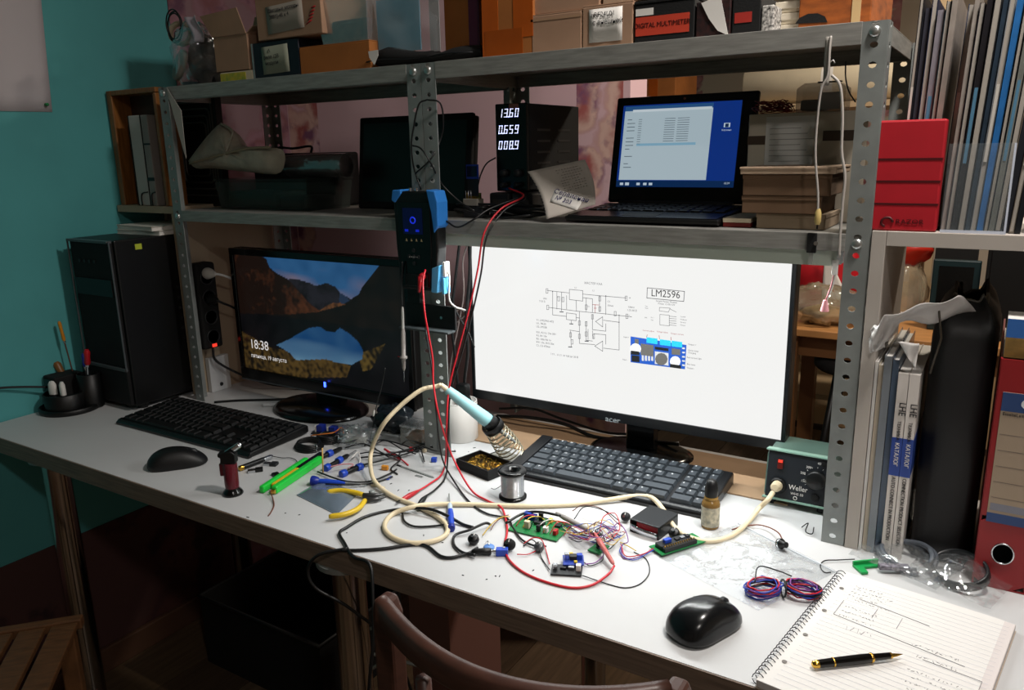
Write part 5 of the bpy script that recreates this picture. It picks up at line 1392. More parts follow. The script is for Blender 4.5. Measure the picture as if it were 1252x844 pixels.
# circuit boards
def board(name, label, corners, thick, m, h0=.0015, cat='circuit board'):
    P_ = [D(x_, y_, h0) for x_, y_ in corners]; c = sum(P_, Vector())/len(P_)
    dx = P_[1]-P_[0]; ang = math.atan2(dx.y, dx.x); W_ = dx.length; n = Vector((-math.sin(ang), math.cos(ang), 0))
    H_ = abs((P_[3]-P_[0]).dot(n))
    t = thing(name, label, cat, (c.x, c.y, DESK+h0), ang)
    part('board', MB().box(-W_/2, W_/2, -H_/2, H_/2, 0, thick), m, t)
    return t, W_, H_
t, W_, H_ = board('prototype_board', 'green prototype board crowded with parts behind the red wire', [(622, 648), (682, 662), (700, 645), (640, 628)], .0016, M_pcb)
for k, (u, v, sx, sy, sz, m) in enumerate([(-.36, .3, .012, .010, .011, M_blue), (-.24, .28, .010, .010, .009, M_blued), (-.05, .1, .018, .008, .005, M_pcbk), (.18, -.2, .008, .008, .009, M_paper), (-.2, -.2, .009, .007, .012, M_cream), (.05, -.25, .006, .006, .011, M_black), (.3, .2, .010, .008, .004, M_pcbk), (.38, -.2, .006, .010, .008, M_red), (-.1, .33, .007, .005, .013, M_blackm), (.1, .34, .006, .006, .007, M_yellow)]):
    part('component', MB().cbox((u*W_, v*H_, .0016+sz/2), sx, sy, sz), m, t, bevel=.0006)
q = MB()
for k in range(60):
    x_, y_ = random.uniform(-.48, .48)*W_, random.uniform(-.46, .46)*H_; q.box(x_-.0006, x_+.0006, y_-.0006, y_+.0006, .0016, .0024)
part('solder_joints', q, M_silver, t)['kind'] = 'stuff'
for k, m in enumerate((M_redw, M_yellow, M_blackw, M_whitew, mat('orange_wire', '#c8702a', .4), M_redw)):
    x_ = (-.4+.14*k)*W_
    part('jumper_wire', MB().tube(smooth_path([(x_, -.3*H_, .003), (x_+.006, -.1*H_, .014+.002*(k % 3)), (x_+.014, .2*H_, .012), (x_+.02, .35*H_, .003)]), .0008, 6), m, t)
t, W_, H_ = board('buck_module', 'blue converter module with yellow parts near the red wire loop', [(686, 692), (712, 692), (716, 680), (690, 680)], .0016, M_pcbb, .007)
for u, v, sx, sy, sz, m in [(-.3, .1, .007, .007, .009, M_silver), (0, .1, .010, .010, .006, M_dgrey), (.3, .15, .008, .007, .007, M_blue), (.1, -.3, .005, .004, .003, M_yellow), (-.1, .35, .006, .004, .006, M_yellow)]:
    part('component', MB().cbox((u*W_, v*H_, .0016+sz/2), sx, sy, sz), m, t, bevel=.0006)
part('support_block', MB().box(-W_*.45, W_*.4, -H_*.4, H_*.4, -.0066, 0), M_blued, t)
t, W_, H_ = board('usb_module', 'small dark module with silver terminals at the front of the clutter', [(673, 703), (711, 705), (713, 693), (675, 691)], .0016, M_pcbk, .002)
for u, v, sx, sy, sz, m in [(-.38, 0, .006, .007, .008, M_silver), (-.12, .1, .009, .007, .003, M_dgrey), (.14, .1, .009, .007, .004, M_silver), (.38, 0, .007, .008, .009, M_paper)]:
    part('component', MB().cbox((u*W_, v*H_, .0016+sz/2), sx, sy, sz), m, t, bevel=.0005)
t, W_, H_ = board('display_board', 'green board with a long black pin header in front of the battery holder', [(808, 681), (862, 664), (845, 652), (798, 668)], .0016, M_pcb, .004)
part('header', MB().box(-W_*.42, W_*.3, -H_*.46, -H_*.25, .0016, .008), M_black, t)
q = MB()
for k in range(14): q.box(-W_*.4+k*W_*.05, -W_*.4+k*W_*.05+.0008, -H_*.38, -H_*.34, .008, .012)
part('header_pins', q, M_gold, t)['kind'] = 'stuff'
part('driver_board', MB().box(-W_*.42, W_*.26, -H_*.2, H_*.3, .007, .0085), M_pcbk, t)
part('trimmer', MB().box(-W_*.3, -W_*.16, -.002, .005, .0085, .014), M_blue, t, bevel=.0005)
for k in range(3): part('chip', MB().box(-W_*.05+k*.01, -W_*.05+k*.01+.007, -.002, .004, .0085, .0105), M_silver if k == 1 else M_dgrey, t)
part('standoff', MB().box(-W_*.42, -W_*.36, -H_*.2, H_*.3, .0016, .007).box(W_*.2, W_*.26, -H_*.2, H_*.3, .0016, .007), M_black, t)['kind'] = 'stuff'
t, W_, H_ = board('sensor_board', 'tiny green board standing between the wire nest and red probe', [(722, 675), (736, 680), (742, 668), (728, 663)], .002, M_pcb, .002)
part('capacitor', MB().lathe([(.004, .002), (.004, .011), (.0005, .0115)], 16), M_blackg, t)
part('connector', MB().box(-.006, .006, .003, .007, .002, .008), M_paper, t)

# thin coloured wires of the nest
wc = [('red', M_redw), ('black', M_blackw), ('blue', mat('blue_wire', '#2440a0', .4)), ('violet', mat('violet_wire', '#7a3f8a', .4)), ('white', M_whitew), ('brown', mat('brown_wire', '#6a3a28', .4)), ('yellow', mat('yellow_wire', '#c8a838', .4))]
nest = [
 (5, [(700, 625, .004), (712, 618, .02), (735, 622, .024), (755, 640, .012), (762, 645, .01)], 'thin brown wire arching highest over the nest'),
 (1, [(702, 635, .004), (715, 620, .026), (740, 625, .024), (757, 637, .012)], 'thin black wire arching behind the brown one'),
 (0, [(733, 650, .006), (738, 632, .02), (752, 628, .022), (758, 645, .012), (752, 655, .008), (742, 665, .003)], 'thin red wire curling left of the battery holder'),
 (3, [(742, 655, .006), (755, 640, .012), (764, 648, .018), (768, 662, .012), (762, 665, .008)], 'thin violet wire entering the battery holder'),
 (2, [(688, 650, .006), (715, 660, .006), (735, 664, .004), (760, 655, .008)], 'thin blue wire from the green board to the battery holder'),
 (4, [(695, 655, .008), (722, 650, .008), (745, 655, .008), (760, 648, .01)], 'thin white wire crossing the nest'),
 (1, [(700, 652, .007), (725, 658, .010), (742, 672, .004), (755, 662, .006)], 'thin black wire low in the nest'),
 (3, [(760, 668, .003), (762, 682, .002), (778, 682, .002), (798, 672, .005)], 'thin violet wire to the green header board'),
 (0, [(759, 665, .004), (765, 680, .003), (785, 678, .004), (799, 671, .006)], 'thin red wire to the green header board'),
 (2, [(762, 665, .004), (758, 676, .003), (775, 685, .002), (800, 672, .005)], 'thin blue wire to the green header board'),
 (6, [(758, 663, .006), (768, 668, .008), (778, 674, .003)], 'short yellow wire in front of the battery holder'),
 (1, [(775, 675, .001), (790, 684, .001), (794, 700, .001), (783, 714, .001), (765, 719, .001), (745, 715, .001), (712, 704, .003)], 'thin black wire looping in front of the nest'),
 (0, [(640, 665, .003), (652, 658, .008), (662, 660, .010), (668, 675, .003), (672, 690, .004)], 'thin red wire by the grey potentiometer'),
 (1, [(640, 668, .002), (650, 660, .007), (658, 668, .008), (662, 682, .002), (672, 697, .003)], 'thin black wire by the grey potentiometer'),
 (0, [(632, 678, .004), (645, 678, .003), (655, 674, .004)], 'short red wire at the blue terminal adapter'),
 (3, [(715, 690, .004), (728, 688, .003), (738, 678, .008), (733, 670, .008)], 'thin violet wire beside the blue converter module'),
 (1, [(714, 688, .004), (722, 692, .002), (736, 686, .004), (738, 676, .006)], 'thin black wire beside the blue converter module'),
 (5, [(600, 648, .002), (605, 640, .006), (615, 632, .006), (622, 630, .006)], 'thin brown wire running to the green board'),
 (6, [(590, 655, .004), (600, 642, .008), (612, 633, .008), (624, 632, .006)], 'thin yellow wire running to the green board'),
]
for ci, pts, lab in nest: wire('thin_wire', lab, pts, .00085, wc[ci][1], 'wire', 6, 'thin wires of the circuit', 5)

random.seed(11)
o_ = D(730, 645)
t = thing('wire_tangle', 'tangle of hair thin coloured wires between the green board and the battery holder', 'wires', o_)
for k in range(18):
    a = (random.uniform(684, 704), random.uniform(640, 660), .006); b = (random.uniform(750, 766), random.uniform(642, 662), .008)
    mids = [(a[0]+(b[0]-a[0])*f+random.uniform(-8, 8), a[1]+(b[1]-a[1])*f+random.uniform(-12, 10), random.uniform(.004, .024)) for f in (.25, .5, .75)]
    part('strand', MB().tube([p-o_ for p in smooth_path([D(*q_) for q_ in [a]+mids+[b]], 6)], .0006, 5), wc[(k*3) % 7][1], t)

# probe wires and test leads
meter_bottom = V(520, 330, 1.128)
wire('test_lead', 'red test lead hanging from the meter down across the desk', [meter_bottom, V(517, 345, 1.11), V(519, 380, 1.09), V(524, 410, 1.09), V(529, 440, 1.09), V(530, 470, 1.08), V(537, 510, 1.07), (552, 556, .04), (575, 598, .008), (595, 612, .003), (612, 620, .006), (618, 634, .004), (620, 650, .003), (617, 668, .003), (622, 684, .003), (640, 700, .002), (668, 712, .002), (700, 719, .002), (725, 715, .003), (744, 702, .006), (751, 692, .01)], .0018, M_redw, n=8)
pa, pb_ = D(750, 690, .010), D(727, 652, .022)
t = thing('test_probe', 'translucent red test probe lying in the wire nest', 'probe', pa)
MP = align_m((0, 0, 0), pb_-pa); L_ = (pb_-pa).length
part('handle', MB().lathe([(.0018, 0), (.003, .004), (.0038, L_*.5), (.0045, L_*.75), (.003, L_*.8), (.002, L_)], 14, M=MP), mat('red_clear', '#c86a66', .25, alpha=.8), t)
part('tip', MB().lathe([(.001, L_), (.0007, L_+.014), (.0002, L_+.018)], 10, M=MP), M_silver, t)
pa, pb_ = D(690, 633, .012), D(742, 660, .014)
t = thing('test_probe', 'grey slender probe lying diagonally over the green prototype board', 'probe', pa)
MP = align_m((0, 0, 0), pb_-pa); L_ = (pb_-pa).length
part('handle', MB().lathe([(.003, -.02), (.0042, 0), (.0038, L_*.6), (.0045, L_*.75), (.003, L_*.8)], 14, M=MP), mat('probe_grey', '#8a8682', .4), t)
part('collar', MB().lathe([(.005, L_*.74), (.005, L_*.84), (.003, L_*.86)], 14, M=MP), M_black, t)
part('tip', MB().lathe([(.0015, L_*.85), (.001, L_*1.02), (.0003, L_*1.05)], 10, M=MP), M_silver, t)
wire('thin_cable', 'black sleeve cable running into the grey probe', [(618, 640, .006), (640, 628, .012), (660, 626, .016), D(686, 631, .013)], .0022, M_blackw)
wire('thin_cable', 'black lead sweeping under the red test lead to the prototype board', [V(520, 400, 1.13), V(528, 450, 1.11), V(533, 500, 1.09), (540, 558, .03), (556, 590, .006), (575, 615, .0025), (595, 628, .0025), (620, 634, .003), (627, 645, .003), (638, 660, .003), (655, 668, .004), (668, 668, .004)], .0016, M_blackw)

# power leads from the supply with crocodile clips
sx_ = Vector((-.79, 1.262, 1.27))
wire('power_lead', 'red power lead hanging from the bench supply to the red clip', [sx_, V(640, 240, 1.24), V(612, 256, 1.2), V(592, 285, 1.155), V(584, 330, 1.14), V(573, 380, 1.14), V(560, 430, 1.135), V(549, 475, 1.12), V(546, 520, 1.1), (545, 560, .02), (540, 580, .006), (525, 592, .004), (512, 600, .005)], .0017, M_redw)
wire('power_lead', 'black power lead hanging from the bench supply to the black clip', [sx_+Vector((.012, 0, -.004)), V(642, 243, 1.245), V(616, 258, 1.2), V(595, 290, 1.158), V(588, 335, 1.145), V(577, 385, 1.145), V(564, 435, 1.14), V(551, 480, 1.125), V(548, 525, 1.105), (547, 566, .02), (544, 585, .006), (533, 598, .004), (522, 606, .005)], .0017, M_blackw)
def croc(label, pa, pb_, m):
    a, b = D(*pa, .005), D(*pb_, .004); d = b-a; L_ = d.length
    t = thing('crocodile_clip', label, 'clip', a); MP = align_m((0, 0, 0), d)
    part('sleeve', MB().lathe([(.0012, -.004), (.003, .006), (.0048, L_*.45), (.0042, L_*.7), (.003, L_*.85)], 12, M=MP), m, t)
    part('jaw', MB().box(-.0018, .0018, .0004, .0016, L_*.8, L_*1.1, M=MP), M_silver, t); part('jaw', MB().box(-.0018, .0018, -.0016, -.0004, L_*.8, L_*1.1, M=MP), M_silver, t)
croc('red crocodile clip lying on the desk by the cream cable', (512, 600), (487, 614), M_red)
croc('black crocodile clip lying beside the red one', (522, 606), (511, 618), M_black)

# black cables at the desk front
wire('black_cable', 'black cable bending over the front edge of the desk', [D(578, 645, .003), (565, 641, .003), (545, 630, .010), (520, 622, .012), (480, 624, .003), (447, 632, .003), (424, 645, .003), (415, 652, .003), (421, 664, .003), (432, 681, .004), Vector((-.738, .772, DESK+.004)), Vector((-.722, .758, DESK-.03)), Vector((-.71, .74, DESK-.09)), Vector((-.72, .73, DESK-.2)), Vector((-.75, .75, DESK-.42)), Vector((-.8, .8, .012))], .0026, M_blackw, n=8)
wire('black_cable', 'black power cable curving from the jack plug over the desk edge and back', [D(581, 679, .006), (570, 678, .004), (552, 682, .003), (538, 680, .003), (522, 668, .003), (505, 666, .003), (470, 671, .003), (440, 673, .003), (417, 673, .003), Vector((-.80, .79, DESK+.004)), Vector((-.835, .765, DESK-.004)), Vector((-.853, .758, DESK-.03)), Vector((-.842, .76, DESK-.06)), Vector((-.80, .79, DESK-.10)), Vector((-.77, .85, DESK-.2)), Vector((-.8, .95, .3)), Vector((-.85, 1.05, .02))], .0026, M_blackw, n=8)
wire('black_cable', 'short black cable arching to the black potentiometer', [(600, 642, .003), (593, 640, .012), (575, 648, .008), (556, 655, .004), (556, 668, .003), (570, 677, .004), (584, 670, .006)], .0022, M_blackw)
wire('black_cable', 'black cord lying inside the loop of the cream cable', [(492, 628, .003), (495, 638, .003), (508, 644, .003), (535, 643, .003), (552, 640, .008)], .0018, M_blackw)

# =================================================================== front right: notebook, pen, coil, bags
nA, nB = D(1024, 708), D(918, 840)          # spiral edge: top, bottom
ex = Vector((math.cos(rad(-6)), math.sin(rad(-6)), 0))
sp = (nA-nB); ang = math.atan2(sp.y, sp.x)-math.pi/2
t = thing('notebook', 'open spiral notebook of ruled paper with pencil notes', 'notebook', (nB.x, nB.y, DESK+.0004), ang)
W_, H_ = .212, .297
part('back_cover', MB().box(.004, W_, 0, H_, 0, .0012), mat('notebook_card', '#a89a8c', .7), t)
part('page_block', MB().box(.005, W_-.001, .001, H_-.001, .0013, .0105), mat('page_edges', '#cfc8c6', .8), t, bevel=.001)
def pg(u, v):
    x = .005+(W_-.006)*u; return (x, .001+(H_-.002)*v, .0108+.0008*math.sin(u*3.1)+.002*max(0, u-.93)/.07*-1)
part('top_page', MB().grid(pg, 24, 10), mat('notebook_page', '#d9d7d4', .75), t)
q = MB()
for k in range(29):
    y = .014+k*.0095; q.box(.02, W_-.006, y, y+.0003, .01185, .0119)
part('ruled_lines', q, mat('rule_blue', '#b4b8c4', .8), t)['kind'] = 'stuff'
for k in range(4):
    part('punch_hole', MB().lathe([(.003, 0), (.003, .0002)], 14, M=TR(.018, .05+k*.066, .0117)), mat('hole_grey', '#77736f', .8), t)
for k in range(34):
    y = .008+k*.0085
    part('spiral_ring', MB().tube([(-.0022+.0075*(1-math.cos(a*.5))*.9, y+.0012*math.sin(a*.25), .0065+.0075*math.sin(a*.5)) for a in range(13)], .0006, 5), M_dgrey, t)
# pencil sketches
q = MB()
def scribble(x0, y0, n, w_, h_):
    x = x0
    for k in range(n):
        p = [(x+random.uniform(0, w_), y0+random.uniform(0, h_), .0121) for _ in range(random.choice((2, 3)))]
        q.tube(p, .00022, 4, cap=False); x += w_*1.15
for r in range(5): scribble(.03, .262-r*.009, random.randint(7, 12), .004, .004)
for r in range(3): scribble(.035, .205-r*.012, 10, .0035, .004)
scribble(.12, .17, 12, .004, .007); scribble(.13, .15, 10, .004, .006); scribble(.05, .155, 6, .005, .012)
for r in range(6): scribble(.13+.008*(r % 2), .12-r*.012, 13, .0038, .004)
for a, b in (((.03, .22), (.03, .18)), ((.045, .235), (.13, .225)), ((.07, .225), (.07, .2)), ((.1, .222), (.1, .195)), ((.03, .18), (.18, .165)), ((.14, .15), (.2, .148)), ((.2, .148), (.2, .11))):
    q.tube([(a[0], a[1], .0121), (b[0], b[1], .0121)], .0003, 4, cap=False)
part('pencil_sketch', q, mat('pencil_grey', '#6f6f74', .8), t)['kind'] = 'stuff'
# fountain pen
pa, pb_ = D(993, 813, .018), D(1104, 800, .0185)
t = thing('fountain_pen', 'black fountain pen with gold bands and nib on the notebook', 'pen', pa)
MP = align_m((0, 0, 0), pb_-pa); L_ = (pb_-pa).length
part('barrel', MB().lathe([(.0046, .007), (.0052, L_*.3), (.0054, L_*.55), (.005, L_*.64), (.0042, L_*.66), (.0036, L_*.86)], 20, M=MP), mat('pen_black', '#070708', .12), t)
part('end_cap', MB().lathe([(.0022, 0), (.0042, .0015), (.0048, .006), (.0046, .0075)], 18, M=MP), M_gold, t)
part('band', MB().lathe([(.0053, L_*.22), (.0055, L_*.225), (.0053, L_*.235)], 18, M=MP), M_gold, t)
part('band', MB().lathe([(.0053, L_*.635), (.0057, L_*.645), (.0053, L_*.66)], 18, M=MP), M_gold, t)
part('grip_ring', MB().lathe([(.0037, L_*.85), (.0036, L_*.87)], 16, M=MP), M_gold, t)
part('nib', MB().lathe([(.0034, L_*.87), (.003, L_*.91), (.0012, L_*.97), (.0002, L_)], 10, M=MP @ Matrix.Diagonal((1, .4, 1, 1))), M_gold, t)
# coil of coloured wires: two lobes tied in the middle
c = D(957, 728)
t = thing('wire_bundle', 'bundle of blue red and black wires tied in a figure eight', 'wires', (c.x, c.y, DESK), rad(28)); t.scale = (1.2, 1.25, 1.3)
for k in range(26):
    m = (wc[0][1], wc[2][1], wc[1][1], wc[2][1], wc[3][1])[k % 5]
    rx, ry = .020+random.uniform(-.006, .002), .013+random.uniform(-.004, .003); cz = .003+.010*(k/26)
    s_ = -1 if k % 2 else 1; off = s_*.022
    pts = [(off+rx*math.cos(a*.35), ry*math.sin(a*.35)+random.uniform(-.0006, .0006), cz+random.uniform(-.001, .001)+.002*math.cos(a*.35)*s_*-1) for a in range(18)]
    part('wire_strand', MB().tube(pts, .0009, 5, closed=True), m, t)
part('tie', MB().tube([(0.001*math.sin(a*.6), .011*math.cos(a*.6), .008+.008*math.sin(a*.6)) for a in range(11)], .0012, 6, closed=True), M_blackw, t)
part('loose_end', MB().tube(smooth_path([(-.03, .005, .012), (-.02, .03, .016), (.005, .04, .006), (.02, .036, .002)]), .0008, 5), M_blackw, t)
# big clear sheet bag on the desk
cs = [D(803, 681), D(927, 748), D(1024, 700), D(905, 640)]
def sheetf(u, v, h0=.0012, amp=.0032):
    p = cs[0].lerp(cs[1], u).lerp(cs[3].lerp(cs[2], u), v)
    e = min(u, 1-u, v, 1-v)*8; e = min(1, e)
    z = abs(noise.noise(Vector((p.x*26, p.y*26, 1))))*amp*e*1.6+h0+.0006*noise.noise(Vector((p.x*90, p.y*90, 4)))*e
    return (p.x-cs[0].x, p.y-cs[0].y, z)
t = thing('plastic_sheet', 'large flat clear plastic bag spread on the desk', 'plastic bag', (cs[0].x, cs[0].y, DESK))
part('film', MB().grid(sheetf, 60, 40), film_mat('sheet_film', '#eef2f6', diff=.2, refl=.05, rough=.12, bump=.7, scale=55), t)
part('zip_strip', MB().tube([sheetf(k/20, .97, .002) for k in range(21)], .0012, 6), mat('strip_film', '#dfe4ea', .2, alpha=.6), t)
# plug with brown wires
c = D(952, 668, .004)
t = thing('wire_plug', 'small black plug on brown wires lying on the plastic sheet', 'plug', (c.x, c.y, DESK+.005), rad(60))
RXp = Matrix.Rotation(rad(75), 4, 'X')
part('plug_body', MB().lathe([(.0075, 0), (.0078, .006), (.006, .008), (.0045, .012), (.0045, .015)], 18, M=TR(0, 0, .0035) @ RXp), M_black, t)
part('metal_ring', MB().lathe([(.0079, .002), (.0081, .0035), (.0079, .005)], 18, M=TR(0, 0, .0035) @ RXp, cap=False), M_silver, t)
wire('brown_wire', 'pair of brown wires leading to the small black plug', [D(957, 661, .009), (952, 652, .012), (940, 645, .008), (925, 642, .006), (905, 645, .006), (895, 648, .006)], .0011, wc[5][1], 'wire')
wire('black_wire', 'thin black wire hooked on the desk beside the green clip', [(1045, 684, .004), (1025, 685, .003), (1008, 686, .003), (1003, 693, .0025), (1008, 700, .002), (1016, 700, .002)], .0009, M_blackw, 'wire')
wire('black_wire', 'curled black wire scrap in front of the soldering station', [(980, 645, .004), (988, 640, .010), (985, 650, .006), (993, 653, .004), (995, 645, .008)], .0009, M_blackw, 'wire')
# green part
c = D(1062, 697)
t = thing('green_clip', 'bright green plastic bracket beside the bagged cables', 'bracket', (c.x, c.y, DESK+.0004), rad(-50))
part('plate', MB().prism([(-.012, -.018), (.012, -.018), (.012, -.008), (-.002, -.006), (-.002, .02), (-.012, .02)], 0, .004, axis='z'), mat('bright_green', '#149048', .4), t, bevel=.0008)
part('rib', MB().box(-.012, -.009, -.018, .02, .004, .009), mat('bright_green', '#149048', .4), t)
# bagged strap and ring
def ring_bag(label, name, px, py, R_, ry, tilt, az, thick, col, film_w, film_h, fa, hz):
    c = D(px, py)
    t = thing(name, label, 'bagged ring', (c.x, c.y, DESK+.002), az)
    Mx = TR(0, 0, hz) @ Matrix.Rotation(tilt, 4, 'X')
    if name == 'bagged_ring':
        part('ring', MB().lathe([(R_, -thick), (R_+.003, -thick*.6), (R_+.003, thick*.6), (R_, thick), (R_-.002, thick*.6), (R_-.002, -thick*.6), (R_, -thick)], 48, M=Mx @ Matrix.Diagonal((1, ry, 1, 1)), cap=False), col, t)
        q = MB()
        for k in range(60):
            a = k*2*math.pi/60; q.cbox((R_*1.03*math.cos(a), R_*1.03*math.sin(a)*ry, 0), .0018, .0018, thick*1.7, M=Mx)
        part('teeth', q, col, t)['kind'] = 'stuff'
    else:
        for j in range(2):
            part('strap_loop', MB().tube([Mx @ Vector((R_*math.cos(a*.16)*(1-.12*j), R_*ry*math.sin(a*.16)*(1-.1*j), .004*j+.004*math.sin(a*.32))) for a in range(36)], .0036, 8), col, t)
        part('strap_end', MB().box(-.005, .005, -.03, .01, 0, .006, M=TR(R_*.3, -R_*ry*.95, .004) @ rotz(rad(-35))), mat('striped_strap', '#4a4650', .5, col2='#8a8590', scale=200), t)
    def fn(u, v):
        x, y = (u-.5)*film_w, (v-.5)*film_h
        r2 = (x/(film_w*.36))**2+(y/(film_h*.36))**2
        z = hz*1.9*math.exp(-r2*.9)+.004*abs(noise.noise(Vector((x*45+px, y*45, 2))))+.0016*noise.noise(Vector((x*140, y*140+py, 3)))
        return (x, y, max(z+.003, .0005))
    part('film', MB().grid(fn, 44, 34, M=rotz(fa)), M_film, t)
    part('zip_strip', MB().tube([rotz(fa) @ Vector(fn(k/16, .96)) for k in range(17)], .0013, 6), mat('strip_film', '#dfe4ea', .2, alpha=.6), t)
    return t
ring_bag('coiled grey strap in a crinkled clear bag by the folders', 'bagged_strap', 1108, 690, .040, .75, rad(18), rad(-30), .004, mat('strap_grey', '#4a5058', .4), .125, .095, rad(10), .012)
ring_bag('dark toothed belt ring in a clear zip bag before the red binder', 'bagged_ring', 1172, 712, .036, .8, rad(24), rad(-38), .008, mat('belt_dark', '#14181b', .35), .115, .105, rad(20), .017)

# =================================================================== left half of the desk
# torch lighter
c = D(285, 604)
t = thing('torch_lighter', 'dark red translucent torch lighter standing on a black base', 'lighter', (c.x, c.y, DESK), rad(35))
part('base', MB().lathe([(.0175, 0), (.0185, .002), (.0165, .006), (.0115, .012), (.0115, .014)], 28), M_blackg, t)
part('tank', MB().lathe([(.0118, .013), (.0125, .02), (.0125, .058), (.0118, .06)], 28), mat('dark_red_tank', '#5c1622', .18, alpha=.92), t)
part('trigger', MB().box(-.018, -.011, -.005, .005, .036, .060), mat('dark_red_tank', '#5c1622', .18), t, bevel=.002)
part('head', MB().prism([(-.014, .060), (.013, .060), (.013, .078), (.006, .084), (-.017, .080), (-.017, .074), (-.013, .072)], -.0095, .0095), M_black, t, bevel=.0015)
NZ = Matrix.Rotation(rad(58), 4, 'Y')
part('nozzle', MB().lathe([(.0055, .0), (.0055, .031), (.004, .033), (.004, .027)], 20, M=TR(-.006, 0, .076) @ NZ), M_silver, t)
part('nozzle_guard', MB().box(-.006, .006, -.007, .007, -.002, .012, M=TR(.0, 0, .078) @ NZ), M_black, t)
# organiser tray
c = D(87, 500)
t = thing('desk_organiser', 'black round desk organiser with pen compartments by the teal wall', 'organiser', (c.x, c.y, DESK))
part('base', MB().lathe([(.0005, .0), (.066, 0), (.068, .003), (.068, .012), (.064, .014), (.06, .006), (.0005, .006)], 40), M_black, t)
part('front_cup', MB().lathe([(.044, .004), (.047, .046), (.044, .048), (.041, .008), (.0005, .008)], 30, M=TR(.004, -.012, 0)), M_black, t)
part('pen_cup', MB().lathe([(.026, .004), (.027, .085), (.0245, .086), (.0235, .008), (.0005, .008)], 28, M=TR(.034, .036, 0)), M_black, t)
part('tall_cup', MB().lathe([(.022, .004), (.023, .075), (.0205, .076), (.0195, .008), (.0005, .008)], 28, M=TR(-.022, .034, 0)), M_black, t)
for k, (dx, dy, rz_, lab) in enumerate(((-.006, -.004, .3, 'left white eraser poking from the organiser front cup'), (.022, .004, -.4, 'right white eraser poking from the organiser front cup'))):
    t2 = thing('eraser', lab, 'eraser', (c.x+.004+dx, c.y-.03+dy, DESK+.025), rz_)
    part('rubber', MB().lathe([(.0105, 0), (.0115, .034), (.0105, .046), (.006, .053), (.0005, .0545)], 16, M=Matrix.Diagonal((1, .6, 1, 1))), mat('eraser_white', '#dcdad6', .7), t2)
    part('sleeve', MB().lathe([(.0112, .0), (.0118, .022)], 16, M=Matrix.Diagonal((1, .63, 1, 1)), cap=False), M_dgrey, t2)
q = V(53, 496, c.y-.02)
t2 = thing('grey_knob', 'shiny grey knob on the left rim of the organiser', 'knob', (c.x-.052, c.y-.026, DESK+.0148))
part('cap', MB().lathe([(.007, 0), (.010, .004), (.0105, .014), (.007, .02), (.0005, .021)], 20), mat('knob_grey', '#6a6c6e', .2, .4), t2)
part('highlight_ring', MB().lathe([(.0107, .006), (.0109, .008), (.0107, .010)], 20, cap=False), M_silver, t2)
def stick_tool(name, label, base, top, handle_m, hl, hr, shaft_m, sr, cat):
    d = top-base; L_ = d.length; t = thing(name, label, cat, base); MP = align_m((0, 0, 0), d)
    part('shaft', MB().lathe([(sr, 0), (sr, L_-hl)], 10, M=MP), shaft_m, t)
    part('handle', MB().lathe([(hr*.6, L_-hl), (hr, L_-hl+.006), (hr*.85, L_-hl*.5), (hr, L_-.006), (hr*.6, L_)], 14, M=MP), handle_m, t)
    part('ferrule', MB().lathe([(hr*.7, L_-hl-.004), (hr*.75, L_-hl+.001)], 12, M=MP), M_silver, t)
bt = Vector((c.x-.022, c.y+.034, DESK+.0095))
stick_tool('needle_file', 'thin tool with an orange yellow handle in the organiser', bt+Vector((.006, 0, 0)), V(72, 393, c.y+.02), mat('amber_handle', '#c8821e', .3), .05, .0042, mat('brown_shaft', '#5a3a2a', .5), .0016, 'tool')
bt = Vector((c.x+.03, c.y+.03, DESK+.0095))
stick_tool('screwdriver', 'screwdriver with a red handle upside down in the organiser', bt, V(106, 428, c.y+.02), M_red, .04, .0075, M_silver, .0022, 'screwdriver')
stick_tool('screwdriver', 'screwdriver with a dark blue handle behind the red one', bt+Vector((-.008, .006, 0)), V(102, 432, c.y+.04), M_blued, .034, .006, M_silver, .002, 'screwdriver')
stick_tool('brush', 'brush with a brown wooden handle leaning in the organiser', Vector((c.x-.018, c.y+.028, DESK+.0095)), V(68, 443, c.y+.01), mat('brush_wood', '#7a5228', .4), .05, .0095, M_black, .004, 'brush')
# black box behind the organiser
t = thing('router_box', 'black box against the teal wall behind the organiser', 'box', (-1.908, .95, DESK+.0004))
part('body', MB().box(-.022, .03, .0, .07, 0, .085), M_blackm, t, bevel=.004)
part('front_plate', MB().box(-.018, .026, -.001, 0, .006, .078), M_blackg, t)
wire('black_cable', 'black cable along the teal wall into the box behind the organiser', [Vector((-1.925, .80, .835)), Vector((-1.922, .85, .832)), Vector((-1.915, .90, .822)), Vector((-1.905, .948, .81))], .0028, M_blackw)
c = D(152, 517)
t = thing('red_block', 'small red block at the left corner of the shaded keyboard', 'block', (c.x, c.y, DESK+.0003), rad(20))
part('body', MB().box(-.010, .010, -.006, .006, 0, .009), M_red, t, bevel=.002)
part('rim', MB().box(-.011, -.006, -.007, .007, 0, .010), M_silver, t, bevel=.001)
